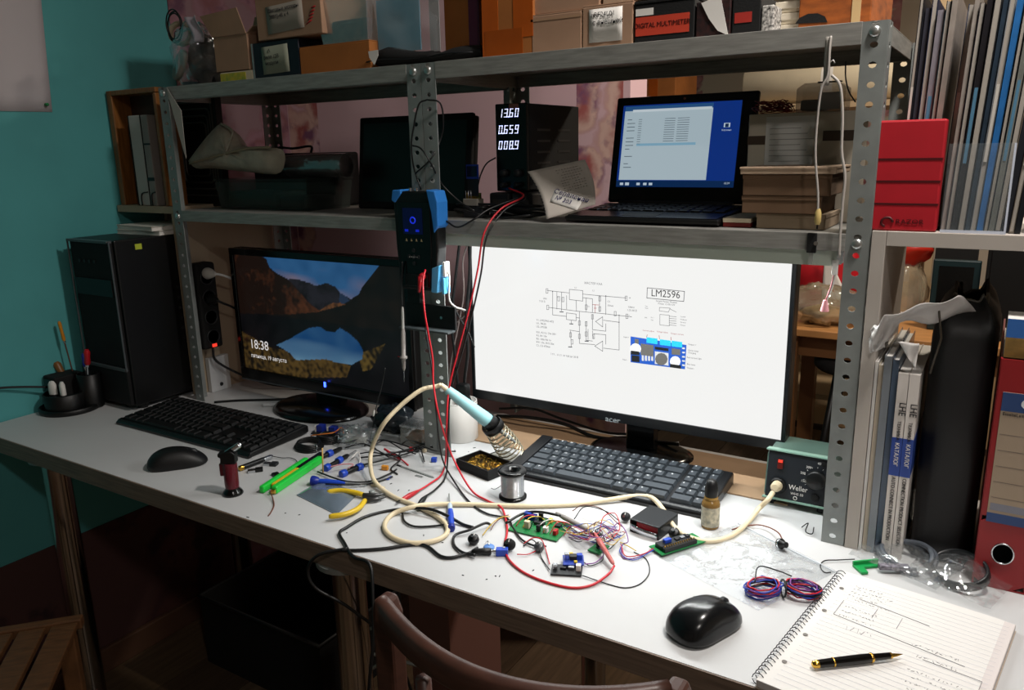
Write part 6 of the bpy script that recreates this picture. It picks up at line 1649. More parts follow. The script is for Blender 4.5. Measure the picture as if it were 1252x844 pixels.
# metal pen-like tool and small connectors
pa, pb_ = D(293, 573, .006), D(333, 558, .006)
t = thing('black_tool', 'short black cylindrical tool with brass and silver ends', 'tool', pa)
MP = align_m((0, 0, 0), pb_-pa); L_ = (pb_-pa).length
part('body', MB().lathe([(.0048, .006), (.005, .01), (.005, L_*.72)], 16, M=MP), M_black, t)
part('brass_end', MB().lathe([(.003, -.002), (.0054, 0), (.0054, .007)], 16, M=MP), M_gold, t)
part('silver_end', MB().lathe([(.0046, L_*.72), (.0046, L_*.94), (.003, L_)], 16, M=MP), M_silver, t)
def usb(label, px, py, az, m):
    c = D(px, py); t = thing('usb_connector', label, 'connector', (c.x, c.y, DESK+.0004), az)
    part('shell', MB().box(-.012, .002, -.006, .006, 0, .0045), M_silver, t, bevel=.0006); part('body', MB().box(.002, .016, -.007, .007, 0, .006), m, t, bevel=.001)
usb('small silver and black usb connector by the black tool', 311, 577, rad(50), M_black)
usb('small silver usb connector right of the black tool', 330, 569, rad(20), M_dgrey)
c = D(338, 582)
t = thing('black_chip', 'flat black chip lying left of the green tool', 'chip', (c.x, c.y, DESK+.0004), rad(-20))
part('body', MB().box(-.010, .010, -.006, .006, 0, .004), M_black, t, bevel=.0006)
for k in range(5): part('pin', MB().box(-.009+k*.0042, -.0075+k*.0042, -.0085, -.006, 0, .0008), M_silver, t)
wire('thin_wire', 'thin black wire from the black tool toward the green tool', [D(333, 558, .005), (345, 560, .003), (355, 560, .003), (362, 563, .003), (364, 568, .004)], .0008, M_blackw, 'wire')
# green tool (two green bars joined along a dark yellow middle)
pa, pb_ = D(330, 597, .009), D(386, 560, .009)
t = thing('green_tool', 'bright green two armed tool with a yellow bar between', 'tool', pa)
d = pb_-pa; L_ = d.length; az = math.atan2(d.y, d.x); MZ = rotz(az)
def bar(y0, y1, z0, z1, x0, x1): return MB().box(x0, x1, y0*1.25, y1*1.25, z0-.009, z1-.009, M=MZ)
part('arm', bar(-.0135, -.004, .0005, .015, -.004, L_), M_green, t, bevel=.003, seg=3)
part('arm', bar(.006, .0145, .0005, .014, -.008, L_*.92), M_green, t, bevel=.003, seg=3)
part('yellow_bar', bar(-.003, .005, .003, .012, L_*.08, L_*.62), M_yellow, t, bevel=.002)
part('dark_blade', bar(-.0025, .0045, .004, .013, L_*.6, L_+.022), M_black, t, bevel=.001)
part('contact', bar(-.012, -.006, .003, .010, -.008, -.003), M_gold, t)
wire('thin_wire', 'brown red wire hanging from the green tool end', [D(330, 600, .008), (333, 608, .004), (335, 618, .0015), (331, 627, .0012), (328, 631, .0012)], .0011, wc[5][1], 'wire')
solo('wooden_stick', MB().tube([D(395, 578, .004)-D(395, 578, .004), D(394, 548, .05)-D(395, 578, .004)], .0014, 8), mat('stick_wood', '#c8a05a', .6), 'thin wooden stick standing upright by the blue rollers', 'stick', loc=D(395, 578, .004))
# precision screwdrivers with blue ends
def precision(label, A, Bp, rings):
    a, b = D(*A, .006), D(*Bp, .006); d = b-a; L_ = d.length; t = thing('precision_screwdriver', label, 'screwdriver', a, group='precision screwdrivers'); MP = align_m((0, 0, 0), d)
    part('handle', MB().lathe([(.0035, 0), (.0045, .004), (.0045, L_*.75), (.003, L_*.8)], 14, M=MP), M_black, t)
    for f in rings: part('blue_ring', MB().lathe([(.0066, L_*f-.006), (.0072, L_*f-.0055), (.0072, L_*f+.0055), (.0066, L_*f+.006)], 18, M=MP), M_blue, t)
    part('shaft', MB().lathe([(.0012, L_*.8), (.0012, L_*1.1)], 8, M=MP), M_silver, t)
precision('precision screwdriver with blue rings nearest the pliers', (418, 580), (452, 566), (.05, .62))
precision('precision screwdriver with blue rings behind the nearest one', (398, 573), (432, 553), (.05, .48))
precision('precision screwdriver farthest back with a single blue ring', (386, 562), (425, 545), (.42,))
pa, pb_ = D(383, 588, .008), D(422, 591, .006)
t = thing('blue_screwdriver', 'blue flared handle screwdriver lying above the silver bag', 'screwdriver', pa); d = pb_-pa; L_ = d.length; MP = align_m((0, 0, 0), d)
part('flare', MB().lathe([(.009, -.003), (.0095, 0), (.0075, .008), (.0045, .012)], 18, M=MP), M_blued, t)
part('handle', MB().lathe([(.0045, .010), (.0055, L_*.4), (.0045, L_*.8), (.002, L_)], 16, M=MP), M_blue, t)
part('shaft', MB().lathe([(.0012, L_), (.0012, L_+.04)], 8, M=MP), M_silver, t)
# silver antistatic bag
cs2 = [D(363, 606), D(412, 630), D(440, 603), D(393, 588)]
t = thing('antistatic_bag', 'silvery grey antistatic bag under the yellow pliers', 'bag', (cs2[0].x, cs2[0].y, DESK))
def sbag(u, v, top=1):
    p = cs2[0].lerp(cs2[1], u).lerp(cs2[3].lerp(cs2[2], u), v); e = math.sin(u*math.pi)*math.sin(v*math.pi)
    return (p.x-cs2[0].x, p.y-cs2[0].y, max(.0006, .0008+top*(.009*e**.6+.006*noise.noise(Vector((p.x*40, p.y*40, 2)))*e)))
part('foil', MB().grid(sbag, 26, 18), mat('antistatic_foil', '#8494a4', .18, .55), t)
part('seam', MB().tube([sbag(0, k/8) for k in range(9)]+[sbag(k/8, 0) for k in range(9)], .0008, 5), mat('foil_seam', '#8a96a2', .3, .5), t)
# yellow pliers
t = thing('pliers', 'small cutting pliers with yellow handles', 'pliers', D(447, 606, 0))
o_ = D(447, 606, .0)
def rel(px, py, h): return D(px, py, h)-o_
part('handle', MB().tube(smooth_path([rel(446, 606, .006), rel(432, 602, .008), rel(415, 600, .009), rel(400, 602, .008)]), [.003]+[.0046]*17+[.003], 10), M_yellow, t)
part('handle', MB().tube(smooth_path([rel(447, 611, .006), rel(438, 622, .008), rel(422, 629, .009), rel(402, 632, .008)]), [.003]+[.0046]*17+[.003], 10), M_yellow, t)
def jaw(a, b, c2): return MB().tube(smooth_path([rel(*a), rel(*b), rel(*c2)]), [.0048]*4+[.0042]*4+[.0035, .0028, .0022, .0016, .0008], 8)
part('jaw', jaw((444, 606, .006), (458, 606, .006), (471, 604, .005)), mat('dark_steel', '#4a4a4a', .35, .8), t)
part('jaw', jaw((445, 611, .006), (458, 611, .006), (472, 608, .005)), mat('dark_steel', '#4a4a4a', .35, .8), t)
part('pivot', MB().lathe([(.0055, .0), (.0055, .011), (.004, .0125)], 16, M=TR(*rel(455, 608, 0))), M_steel, t)
# thin blue screwdriver by the cream loop
pa, pb_ = D(552, 646, .006), D(550, 618, .006)
t = thing('tester_screwdriver', 'small blue and clear tester screwdriver by the cream cable loop', 'screwdriver', pa); d = pb_-pa; L_ = d.length; MP = align_m((0, 0, 0), d)
part('cap', MB().lathe([(.0055, -.003), (.006, 0), (.006, .006), (.0045, .008)], 16, M=MP), M_blued, t)
part('handle', MB().lathe([(.0045, .008), (.0055, L_*.35), (.0055, L_*.6), (.0048, L_*.75)], 16, M=MP), M_blue, t)
part('clear_nose', MB().lathe([(.0048, L_*.74), (.0042, L_), (.0028, L_*1.08), (.0014, L_*1.1)], 16, M=MP), mat('clear_blue', '#b8c8d8', .12), t)
part('shaft', MB().lathe([(.0011, L_*1.1), (.0011, L_*1.55)], 8, M=MP), M_steel, t)
# cable pile and small scraps
random.seed(21)
for k, (cx, cy, rx, lab) in enumerate(((378, 548, .034, 'larger round black cable coil beside the shaded keyboard'), (400, 540, .026, 'smaller round black cable coil beside the relay board'))):
    c = D(cx, cy); t = thing('cable_coil', lab, 'cable', (c.x, c.y, DESK), random.uniform(-.5, .5))
    for j in range(5):
        part('turn', MB().tube([(rx*(1-.05*j)*math.cos(a*.26), rx*.8*(1-.05*j)*math.sin(a*.26), .003+.0026*j+.0012*math.sin(a*.52+j)) for a in range(24)], .0021, 6, closed=True), M_blackw, t)
    part('tie', MB().tube([(rx*.96+.004*math.cos(a*.6), .002*math.sin(a), .009+.008*math.sin(a*.6)) for a in range(11)], .001, 5, closed=True), M_silver, t)
pile = [
 (M_blackw, .0018, [(440, 560, .004), (470, 556, .012), (505, 548, .010), (535, 535, .008), (548, 520, .03)], 'black lead crossing the pile toward the post'),
 (M_blackw, .0016, [(428, 572, .004), (455, 566, .008), (480, 560, .010), (520, 548, .006), (540, 545, .004)], 'black lead low across the pile'),
 (M_blackw, .0016, [(388, 577, .004), (420, 588, .006), (450, 589, .004), (475, 580, .004), (485, 574, .003)], 'black lead in front of the precision screwdrivers'),
 (M_blackw, .0016, [(398, 592, .010), (430, 593, .006), (455, 591, .003), (480, 583, .003)], 'second black lead in front of the precision screwdrivers'),
 (M_blackw, .0015, [(445, 545, .004), (465, 538, .012), (495, 545, .008), (510, 552, .003)], 'black lead arching at the back of the pile'),
 (M_blackw, .0015, [(470, 550, .006), (490, 560, .010), (478, 573, .003), (486, 580, .002)], 'short black lead hooked in the pile'),
 (M_whitew, .0012, [(430, 560, .01), (438, 553, .012), (440, 565, .006), (432, 575, .004)], 'short white wire curl among the screwdrivers'),
 (mat('pink_wire', '#b87a80', .5), .0012, [(404, 571, .014), (418, 568, .014), (432, 568, .010), (425, 573, .006)], 'pinkish wire over the screwdriver handles'),
 (M_redw, .0022, [(470, 549, .008), (480, 556, .006), (490, 562, .003)], 'thick red tube scrap in the pile'),
 (M_redw, .0014, [(482, 556, .010), (492, 563, .004), (499, 569, .0016)], 'thin red pointed scrap in the pile'),
]
for m, r, pts, lab in pile: wire('cable_scrap', lab, pts, r, m, 'cable', 6, 'leads in the cable pile', 6)
random.seed(33)
extra = ['curled', 'kinked', 'hooked', 'straight', 'bent', 'doubled', 'wavy']
for k in range(7):
    x0, y0 = 405+k*17, 541+(k*7) % 16
    pts = [(x0, y0, .004), (x0+random.uniform(8, 22), y0+random.uniform(-8, 6), .012), (x0+random.uniform(25, 45), y0+random.uniform(-9, 9), .010), (x0+random.uniform(45, 62), y0+random.uniform(-6, 12), .004)]
    wire('cable_scrap', extra[k]+' thin dark lead at the back of the cable pile', pts, .0014, M_blackw, 'cable', 6, 'leads in the cable pile', 6)
c = D(440, 543)
t = thing('small_clear_bag', 'small crumpled clear bag among the black leads', 'bag', (c.x, c.y, DESK+.0004), rad(20))
part('film', MB().grid(bagf(0, 0, .018, .042, .03, .019, .5, 52), 30, 16), M_film, t)
part('grey_part', MB().box(-.02, .015, -.01, .01, .002, .012), mat('dusty_grey', '#8d8d86', .8), t, bevel=.002)
def smallbox(name, label, px, py, sx, sy, sz, m, az=0, cat='component', m2=None):
    c = D(px, py); t = thing(name, label, cat, (c.x, c.y, DESK+.0004), az)
    part('body', MB().box(-sx/2, sx/2, -sy/2, sy/2, 0, sz), m, t, bevel=min(sx, sz)*.12)
    part('lead', MB().tube([(-sx*.3, sy*.3, sz*.4), (-sx*.8, sy*.9, .0012)], .0005, 5), M_silver, t)
    part('lead', MB().tube([(sx*.3, sy*.3, sz*.4), (sx*.1, sy*1.3, .0012)], .0005, 5), M_silver, t)
    return t
smallbox('film_capacitor', 'orange film capacitor inside the cable loop', 471, 575, .013, .007, .009, mat('orange_cap', '#c8842a', .4), rad(15))
smallbox('red_terminal', 'small red terminal in front of the middle post', 503, 552, .008, .007, .008, M_red, .3)
smallbox('black_terminal', 'small black terminal beside the red one', 510, 553, .008, .007, .008, M_black, .1)
smallbox('cream_terminal', 'small cream terminal right of the black one', 519, 553, .008, .007, .006, M_cream, -.3)
smallbox('trimmer', 'small blue trimmer right of the middle post foot', 531, 565, .010, .009, .009, M_blue, .4)
smallbox('cream_strip', 'narrow cream plastic strip behind the pliers', 462, 596, .03, .004, .003, M_cream, .1)
c = D(474, 587)
t = thing('blue_ring', 'tiny blue ring terminal near the cream cable', 'terminal', (c.x, c.y, DESK+.001))
part('ring', MB().tube([(.003*math.cos(k*.5236), .003*math.sin(k*.5236), .001) for k in range(12)], .0009, 6, closed=True), M_blue, t); part('sleeve', MB().lathe([(.0018, 0), (.0018, .007)], 10, M=TR(0, .003, .0018) @ Matrix.Rotation(rad(-90), 4, 'X')), M_blue, t)
c = D(510, 578)
t = thing('steel_blade', 'slim grey steel blade lying in front of the post', 'blade', (c.x, c.y, DESK+.0004), rad(-8))
part('blade', MB().prism([(-.045, -.0018), (.04, -.0018), (.045, .0005), (.04, .0028), (-.045, .0028)], 0, .0012, axis='z'), M_steel, t)
part('tang', MB().box(-.056, -.045, -.0012, .002, 0, .0018), M_dgrey, t)
c = D(512, 583)
t = thing('paper_clip', 'small rectangular wire staple in front of the blade', 'staple', (c.x, c.y, DESK+.0008), rad(-5))
part('wire_frame', MB().tube([(-.008, -.002, 0), (.008, -.002, 0), (.008, .003, 0), (-.008, .003, 0)], .0005, 5, closed=True), M_steel, t)
part('cross_bar', MB().tube([(-.008, .0005, 0), (.008, .0005, 0)], .0003, 4), M_steel, t)
# relay board at the back
t, W_, H_ = board('relay_board', 'board of two blue relays with white sides below the small monitor', [(384, 531), (420, 536), (424, 528), (388, 523)], .0016, M_pcbk, .002)
for k in range(2):
    part('relay', MB().box((-.40+k*.42)*W_, (-.40+k*.42)*W_+.015, -.008, .008, .0016, .016), M_blued, t, bevel=.0008)
    part('white_side', MB().box((-.46+k*.42)*W_, (-.42+k*.42)*W_, -.008, .008, .0016, .014), M_paper, t)
wire('orange_wire', 'orange wire resting over the relay board', [(380, 533, .010), (395, 531, .016), (408, 529, .017), (418, 523, .014), (420, 530, .006)], .0013, mat('orange_wire', '#c8702a', .4), 'wire')
# clear boxes with parts left of the post
t = thing('parts_box', 'clear box of brown parts at the foot of the middle post', 'box', (D(505, 545).x, D(505, 545).y+.012, DESK+.0004), rad(8))
part('box_body', MB().box(-.026, .024, -.02, .03, 0, .04), mat('dusty_clear', '#9aa09c', .15, alpha=.4), t, bevel=.002)
part('brown_parts', MB().grid(bagf(0, .005, .014, .02, .018, .015, .5, 17), 20, 12), mat('brown_parts', '#8a5a34', .6), t)
part('lid', MB().box(-.027, .025, -.021, .031, .0402, .045), M_frost, t, bevel=.001)
t = thing('dark_bag', 'dark crumpled bag between the small monitor stand and the post', 'bag', (D(478, 528).x, D(478, 528).y+.012, DESK+.0004))
part('film', MB().grid(bagf(0, 0, .026, .048, .034, .028, .4, 5), 30, 16), mat('dark_film', '#1d2328', .25), t)
part('knot', MB().lathe([(.004, .045), (.007, .052), (.003, .058)], 10), mat('dark_film', '#1d2328', .25), t)
wire('thin_cable', 'black lead with a white end standing up before the small monitor', [V(471, 450, 1.1), V(466, 475, 1.1), V(460, 498, 1.11), (456, 522, .02), (452, 540, .004)], .0012, M_blackw)
c = V(457, 505, 1.108)
solo('white_tip', MB().lathe([(.0016, -.007), (.0022, 0), (.0016, .007)], 10), M_whitew, 'white sleeve on the upright black lead', 'sleeve', loc=c, rot=(0, rad(15), 0))
# crumbs
q = MB()
for px, py in ((349, 628), (303, 633), (518, 655), (538, 657), (541, 664), (566, 704), (595, 709), (611, 705), (652, 698), (848, 731), (424, 652), (500, 600), (543, 590), (573, 553), (562, 560), (580, 548), (556, 551), (478, 592), (606, 705), (487, 600), (366, 630)):
    p = D(px, py); a = random.uniform(0, 3); L_ = random.uniform(.001, .003)
    q.box(-L_, L_, -.0006, .0006, 0, .0008, M=TR(p.x, p.y, DESK+.0002) @ rotz(a))
o = solo('solder_crumbs', q, M_ink, 'tiny dark clippings scattered over the white desk', 'crumbs'); o['kind'] = 'stuff'

# =================================================================== hung meter, bracket, probe, usb plug
t = thing('component_tester', 'black handheld component tester with blue corners hung on the middle post', 'meter', (-.918, 1.1715, 1.088))
t.scale = (.97, 1, 1.1)
mzt = .165
M_blc = mat('bumper_blue', '#2c78c8', .4)
part('body', MB().prism([(-.044, 0), (.042, 0), (.050, .07), (.052, .15), (.046, mzt), (-.046, mzt), (-.052, .15), (-.050, .07)], -.03, -.002), M_black, t, bevel=.004)
part('face_plate', MB().prism([(-.036, .006), (.030, .006), (.036, .07), (.037, .148), (-.042, .148), (-.041, .07)], -.0318, -.0295), M_blackg, t, bevel=.001)
part('corner_bumper', MB().prism([(.030, mzt+.003), (.050, mzt+.001), (.0555, .148), (.0545, .11), (.044, .098), (.040, .13)], -.033, -.001), M_blc, t, bevel=.002)
part('corner_bumper', MB().prism([(-.054, .15), (-.05, mzt+.002), (-.03, mzt+.003), (-.03, mzt-.004), (-.046, .146)], -.033, -.001), M_blc, t, bevel=.002)
part('corner_bumper', MB().prism([(.03, -.002), (.0455, -.002), (.052, .045), (.034, .04)], -.031, -.001), mat('bumper_light', '#56a8d8', .4), t, bevel=.002)
o = part('display', MB().box(-.028, .018, -.0325, -.0317, .095, .138), mat('meter_display', '#04062a', .2, emit='#060c3a', es=.25), t)
part('display_glyph', MB().tube([(-.004+.006*math.cos(k*.5236), -.0328, .118+.005*math.sin(k*.5236)) for k in range(12)], .0012, 5, closed=True), mat('display_glow', '#1a30ff', .3, emit='#2038e0', es=.45), o)
for dx in (-.02, .006): part('display_glyph', MB().box(dx-.004, dx+.004, -.033, -.0325, .099, .103), mat('display_dim', '#10189a', .3, emit='#1428c0', es=.6), o)
for dx, dz in ((-.022, .083), (-.010, .083), (.002, .083), (.014, .083)): part('key_mark', MB().prism([(dx-.0022, dz), (dx+.0022, dz), (dx, dz+.0045)], -.0325, -.0317), mat('key_amber', '#8a8060', .4), t)
for dx, dz in ((0, 0), (.011, 0), (-.011, 0), (0, .011), (0, -.011)): part('button', MB().lathe([(.0035, 0), (.0035, .002)], 14, M=TR(-.006+dx, -.0315, .057+dz) @ Matrix.Rotation(rad(90), 4, 'X')), M_dgrey, t)
for dx in (0, .004, -.004, .009, -.009): part('button_dot', MB().box(-.0065+dx, -.0055+dx, -.034, -.0335, .0565, .0575), M_paper, t)
part('terminal_block', MB().box(-.03, .025, -.034, -.0317, .008, .028), M_black, t, bevel=.001)
part('red_jack', MB().lathe([(.0062, 0), (.0062, .006), (.004, .009)], 18, M=TR(.016, -.034, .026) @ Matrix.Rotation(rad(100), 4, 'X')), M_red, t)
part('red_strain_relief', MB().tube([(.016, -.042, .026), (.016, -.045, .014), (.014, -.046, 0)], [.005, .004, .0026], 10), M_red, t)
part('top_knob', MB().lathe([(.004, 0), (.004, .005)], 12, M=TR(-.02, -.015, mzt)), M_silver, t); part('top_knob', MB().lathe([(.004, 0), (.004, .005)], 12, M=TR(-.005, -.015, mzt)), M_silver, t)
part('usb_plug', MB().box(.053, .060, -.024, -.008, .025, .05), M_whitew, t, bevel=.002); part('usb_side_plug', MB().box(.0515, .058, -.026, -.006, -.004, .024), mat('bumper_light', '#56a8d8', .4), t, bevel=.002)
wire('white_cable', 'white usb cable curving from the hung tester behind the monitor', [Vector((-.861, 1.155, 1.128)), Vector((-.856, 1.155, 1.115)), V(549, 365, 1.16), V(556, 375, 1.18), V(565, 378, 1.25), V(573, 381, 1.36)], .0018, M_whitew)
# black bracket tray below it
t = thing('black_bracket', 'black bracket tray screwed to the middle post below the tester', 'bracket', (-.917, 1.1725, 1.012))
part('plate', MB().box(-.055, .062, -.006, -.001, 0, .045), M_black, t, bevel=.001)
part('ledge', MB().box(-.055, .062, -.03, -.006, -.003, .001), mat('ledge_grey', '#3a4042', .4), t, bevel=.001)
part('hook_strip', MB().box(-.05, -.02, -.006, -.001, .045, .1), M_black, t); part('screw', MB().lathe([(.0028, 0), (.0028, .001)], 12, M=TR(.03, -.006, .022) @ Matrix.Rotation(rad(90), 4, 'X')), M_silver, t)
# hanging grey probe
pa, pb_ = V(492, 375, 1.12), V(494, 462, 1.118)
t = thing('test_probe', 'grey and red test probe hanging point down before the small monitor', 'probe', pa); d = pb_-pa; L_ = d.length; MP = align_m((0, 0, 0), d)
part('cord_sleeve', MB().lathe([(.0016, 0), (.0026, .006), (.003, L_*.3)], 12, M=MP), mat('sleeve_grey', '#a8a8a4', .4), t)
part('red_band', MB().lathe([(.0038, L_*.36), (.0038, L_*.46)], 12, M=MP), M_red, t)
part('handle', MB().lathe([(.003, L_*.3), (.0042, L_*.36), (.0042, L_*.68), (.0075, L_*.70), (.0075, L_*.72), (.004, L_*.74), (.0035, L_*.86), (.0015, L_*.9)], 14, M=MP), mat('probe_grey', '#8a8682', .4), t)
part('tip', MB().lathe([(.001, L_*.89), (.0003, L_*1.06)], 8, M=MP), M_silver, t)
part('guard_pin', MB().tube([MP @ Vector((0, 0, L_*.71)), (MP @ Vector((0, 0, L_*.71)))+Vector((-.014, 0, 0))], .0013, 6), M_red, t)
wire('thin_cable', 'black cord holding the grey probe up to the tester', [pa, V(491, 350, 1.13), V(492, 320, 1.135), Vector((-.955, 1.14, 1.105))], .0012, M_blackw)
# vertical cables behind the middle posts
vc = [(M_blackw, .003, [(562, 296), (557, 340), (552, 390), (556, 430), (560, 470), (566, 500)], 'thick black cable hanging behind the middle posts'),
      (mat('grey_wire', '#6a5f5c', .45), .0018, [(572, 298), (566, 320), (567, 360), (560, 400), (552, 440), (548, 470)], 'thin grey cable hanging behind the middle posts'),
      (M_blackw, .0034, [(575, 296), (574, 340), (570, 390), (572, 430), (568, 470), (575, 490)], 'right hand black cable beside the white monitor edge'),
      (M_blackw, .002, [(548, 355), (560, 385), (572, 405), (580, 425)], 'black cable crossing diagonally behind the middle posts'),
      (mat('grey_wire', '#6a5f5c', .45), .0018, [(556, 385), (562, 378), (569, 384), (562, 392), (552, 398)], 'small grey cable loop behind the middle posts')]
for m, r, pts, lab in vc: wire('hanging_cable', lab, [V(x_, y_, 1.30) for x_, y_ in pts], r, m, 'cable', 6, 'cables behind the middle posts')
c = V(566, 478, 1.29)
t = thing('cable_plug', 'black plug bundle hanging left of the white monitor', 'plug', c)
part('body', MB().box(-.013, .013, -.010, .010, -.022, .016), M_black, t, bevel=.004); part('prongs', MB().box(-.006, -.003, -.002, .002, -.034, -.022).box(.003, .006, -.002, .002, -.034, -.022), M_silver, t)['kind'] = 'stuff'
# cables on the desk behind the big monitor
wire('hanging_cable', 'black cable lying along the desk behind the large monitor', [Vector((-.92, 1.40, DESK+.012)), Vector((-.84, 1.405, DESK+.02)), Vector((-.76, 1.415, DESK+.016)), Vector((-.68, 1.40, DESK+.006)), Vector((-.6, 1.42, DESK+.006)), Vector((-.5, 1.41, DESK+.02))], .004, M_blackw)
wire('hanging_cable', 'thinner black cable lying behind the large monitor', [Vector((-.93, 1.425, DESK+.02)), Vector((-.85, 1.435, DESK+.03)), Vector((-.77, 1.43, DESK+.02)), Vector((-.66, 1.435, DESK+.006)), Vector((-.56, 1.43, DESK+.03)), Vector((-.5, 1.42, DESK+.07))], .0028, M_blackw)
solo('cardboard_sheet', MB().box(-.34, .34, -.08, .08, 0, .003), mat('tan_board', '#a08468', .8, var=.1, scale=12), 'tan cardboard sheet on the desk under the large monitor', 'cardboard', loc=(-.6, 1.352, DESK+.0003), bevel=.0006)

# shelf wiring near the tester
for lab, m, r, pts in (
 ('black cable looped over the middle posts', M_blackw, .0016, [V(522, 122, 1.165), V(512, 128, 1.16), V(506, 155, 1.16), V(503, 178, 1.16), V(506, 205, 1.165), V(515, 232, 1.165)]),
 ('black cable crossing over the middle posts', M_blackw, .0016, [V(522, 122, 1.163), V(538, 126, 1.17), V(542, 150, 1.19), V(538, 172, 1.19), V(526, 195, 1.165), V(508, 212, 1.165)]),
 ('black cable from the middle posts down to the tester', M_blackw, .0016, [V(504, 178, 1.163), V(515, 182, 1.16), V(527, 200, 1.162), V(540, 225, 1.19), V(560, 245, 1.2), V(580, 258, 1.2)]),
 ('black cable drooping left of the power supply', M_blackw, .0014, [V(606, 193, 1.265), V(595, 200, 1.25), V(588, 213, 1.245), V(584, 228, 1.24)]),
 ('black cable sagging on the right shelf edge', M_blackw, .0018, [V(545, 270, 1.165), V(560, 278, 1.165), V(580, 268, 1.17), V(600, 255, 1.2), V(640, 240, 1.25)])):
    wire('shelf_cable', lab, pts, r, m, 'cable', 6, 'black cables about the middle posts')
# cable tangle on the right shelf under the supply
random.seed(5)
for k in range(3):
    pts = [Vector((random.uniform(-.89, -.70), random.uniform(1.205, 1.25), S2+.004+random.uniform(0, .022))) for _ in range(7)]
    wire('shelf_cable', ['lowest', 'middle', 'topmost'][k]+' black cable tangled on the shelf below the power supply', pts, .0022, M_blackw, 'cable', 6, 'black cables tangled under the power supply')

# =================================================================== power strip at the left
t = thing('power_strip', 'black power strip mounted upright beside the small monitor', 'power strip', (-1.677, 1.237, .87))
part('body', MB().box(-.018, .02, -.028, .028, 0, .215), M_blackm, t, bevel=.006)
for k in range(4):
    part('socket', MB().lathe([(.019, 0), (.019, .002), (.016, .002), (.016, -.004)], 24, M=TR(.02, 0, .03+k*.05) @ Matrix.Rotation(rad(90), 4, 'Y')), M_dgrey, t)
part('switch_light', MB().box(.02, .0225, -.006, .006, .004, .012), mat('red_glow', '#ff3020', .3, emit='#ff4030', es=1.0), t)
t = thing('white_plug', 'white mains plug in the upright power strip', 'plug', (-1.656, 1.237, 1.06))
PM = Matrix.Rotation(rad(90), 4, 'Y')
part('plug_body', MB().lathe([(.0135, 0), (.0145, .005), (.012, .016), (.008, .026), (.005, .032)], 20, M=PM @ Matrix.Rotation(rad(0), 4, 'X')), mat('plug_white', '#c8c4be', .4), t)
part('cable', MB().tube(smooth_path([(.03, 0, 0), (.035, .015, -.004), (.033, .05, -.02), (.033, .10, -.05), (.06, .14, -.09)]), .003, 7), M_whitew, t)
t = thing('black_plug', 'black mains plug lower in the upright power strip', 'plug', (-1.656, 1.237, .995))
part('plug_body', MB().lathe([(.0135, 0), (.0145, .006), (.012, .018), (.006, .028)], 20, M=PM), M_black, t)
part('cable', MB().tube(smooth_path([(.026, 0, 0), (.031, .015, -.01), (.03, .05, -.03), (.03, .1, -.07), (.06, .14, -.1)]), .003, 7), M_blackw, t)
wire('hanging_cable', 'black mains cable drooping from the power strip to the desk', [Vector((-1.665, 1.237, .869)), Vector((-1.66, 1.24, .835)), Vector((-1.635, 1.29, .79)), Vector((-1.58, 1.33, .762)), Vector((-1.5, 1.36, .755)), Vector((-1.4, 1.38, .754))], .0032, M_blackw)
wire('hanging_cable', 'black cable lying flat behind the shaded keyboard', [D(262, 492, .003), D(290, 490, .003), D(330, 489, .003), D(352, 488, .003)], .003, M_blackw)
t = thing('wall_plate', 'white plate with a screw at the foot of the left post', 'plate', (-1.676, 1.262, DESK+.0004))
part('plate', MB().box(-.018, -.004, -.03, .03, 0, .09), M_white, t, bevel=.001); part('screw', MB().lathe([(.005, 0), (.005, .0016)], 14, M=TR(-.004, 0, .016) @ Matrix.Rotation(rad(90), 4, 'Y')), M_dgrey, t)
c = D(330, 497)
t = thing('white_connector', 'small white connector on the desk behind the shaded keyboard', 'connector', (c.x, c.y, DESK+.0004), .5)
part('body', MB().box(-.016, .016, -.006, .006, 0, .008), M_white, t, bevel=.002); part('tongue', MB().box(.016, .026, -.004, .004, .002, .006), M_silver, t)

# =================================================================== right post: hanging white cables and clamp
wire('white_cable', 'white cable hanging over the top shelf and looping by the right post', [V(1016, 44, 1.168), V(1014, 62, 1.166), V(1012, 92, 1.166), V(1004, 110, 1.165), V(999, 150, 1.165), V(997, 190, 1.165), V(1000, 235, 1.165), V(1000, 258, 1.165)], .0016, mat('cord_white', '#a8a29c', .5))
wire('white_cable', 'second white cable hanging beside the right post', [V(1017, 92, 1.165), V(1027, 105, 1.165), V(1030, 140, 1.165), V(1029, 185, 1.165), V(1033, 215, 1.165), V(1030, 250, 1.165), V(1027, 290, 1.165), V(1026, 315, 1.165)], .002, mat('cord_white', '#a8a29c', .5))
t = thing('cord_clip', 'grey cable hook over the right end of the top shelf', 'hook', V(1014, 45, 1.171))
part('strap', MB().grid(lambda u, v: (-.004+.008*u, -.002-.001*math.sin(v*6), -.062*v+.0), 2, 10), mat('hook_grey', '#8f8b84', .5), t, solid=.0014); part('hook_tip', MB().tube([(.004, -.003, -.033), (.008, -.005, -.03), (.010, -.004, -.034)], .0008, 6), M_whitew, t)
t = thing('cord_plug', 'small yellowed plug at the end of the white cord on the shelf edge', 'plug', V(1000, 266, 1.166))
part('body', MB().lathe([(.0025, .012), (.0045, .006), (.0045, -.006), (.003, -.010)], 14), mat('yellowed', '#c8b070', .4), t); part('pin', MB().lathe([(.0012, -.016), (.0012, -.010)], 8), M_black, t)
wire('thin_cable', 'black wire dropping behind the right post top', [V(1034, 75, 1.2), V(1034, 95, 1.2), V(1038, 112, 1.2), V(1046, 125, 1.2)], .001, M_blackw)
t = thing('shelf_clamp', 'black spring clamp on the right end of the shelf edge', 'clamp', V(993, 297, 1.171))
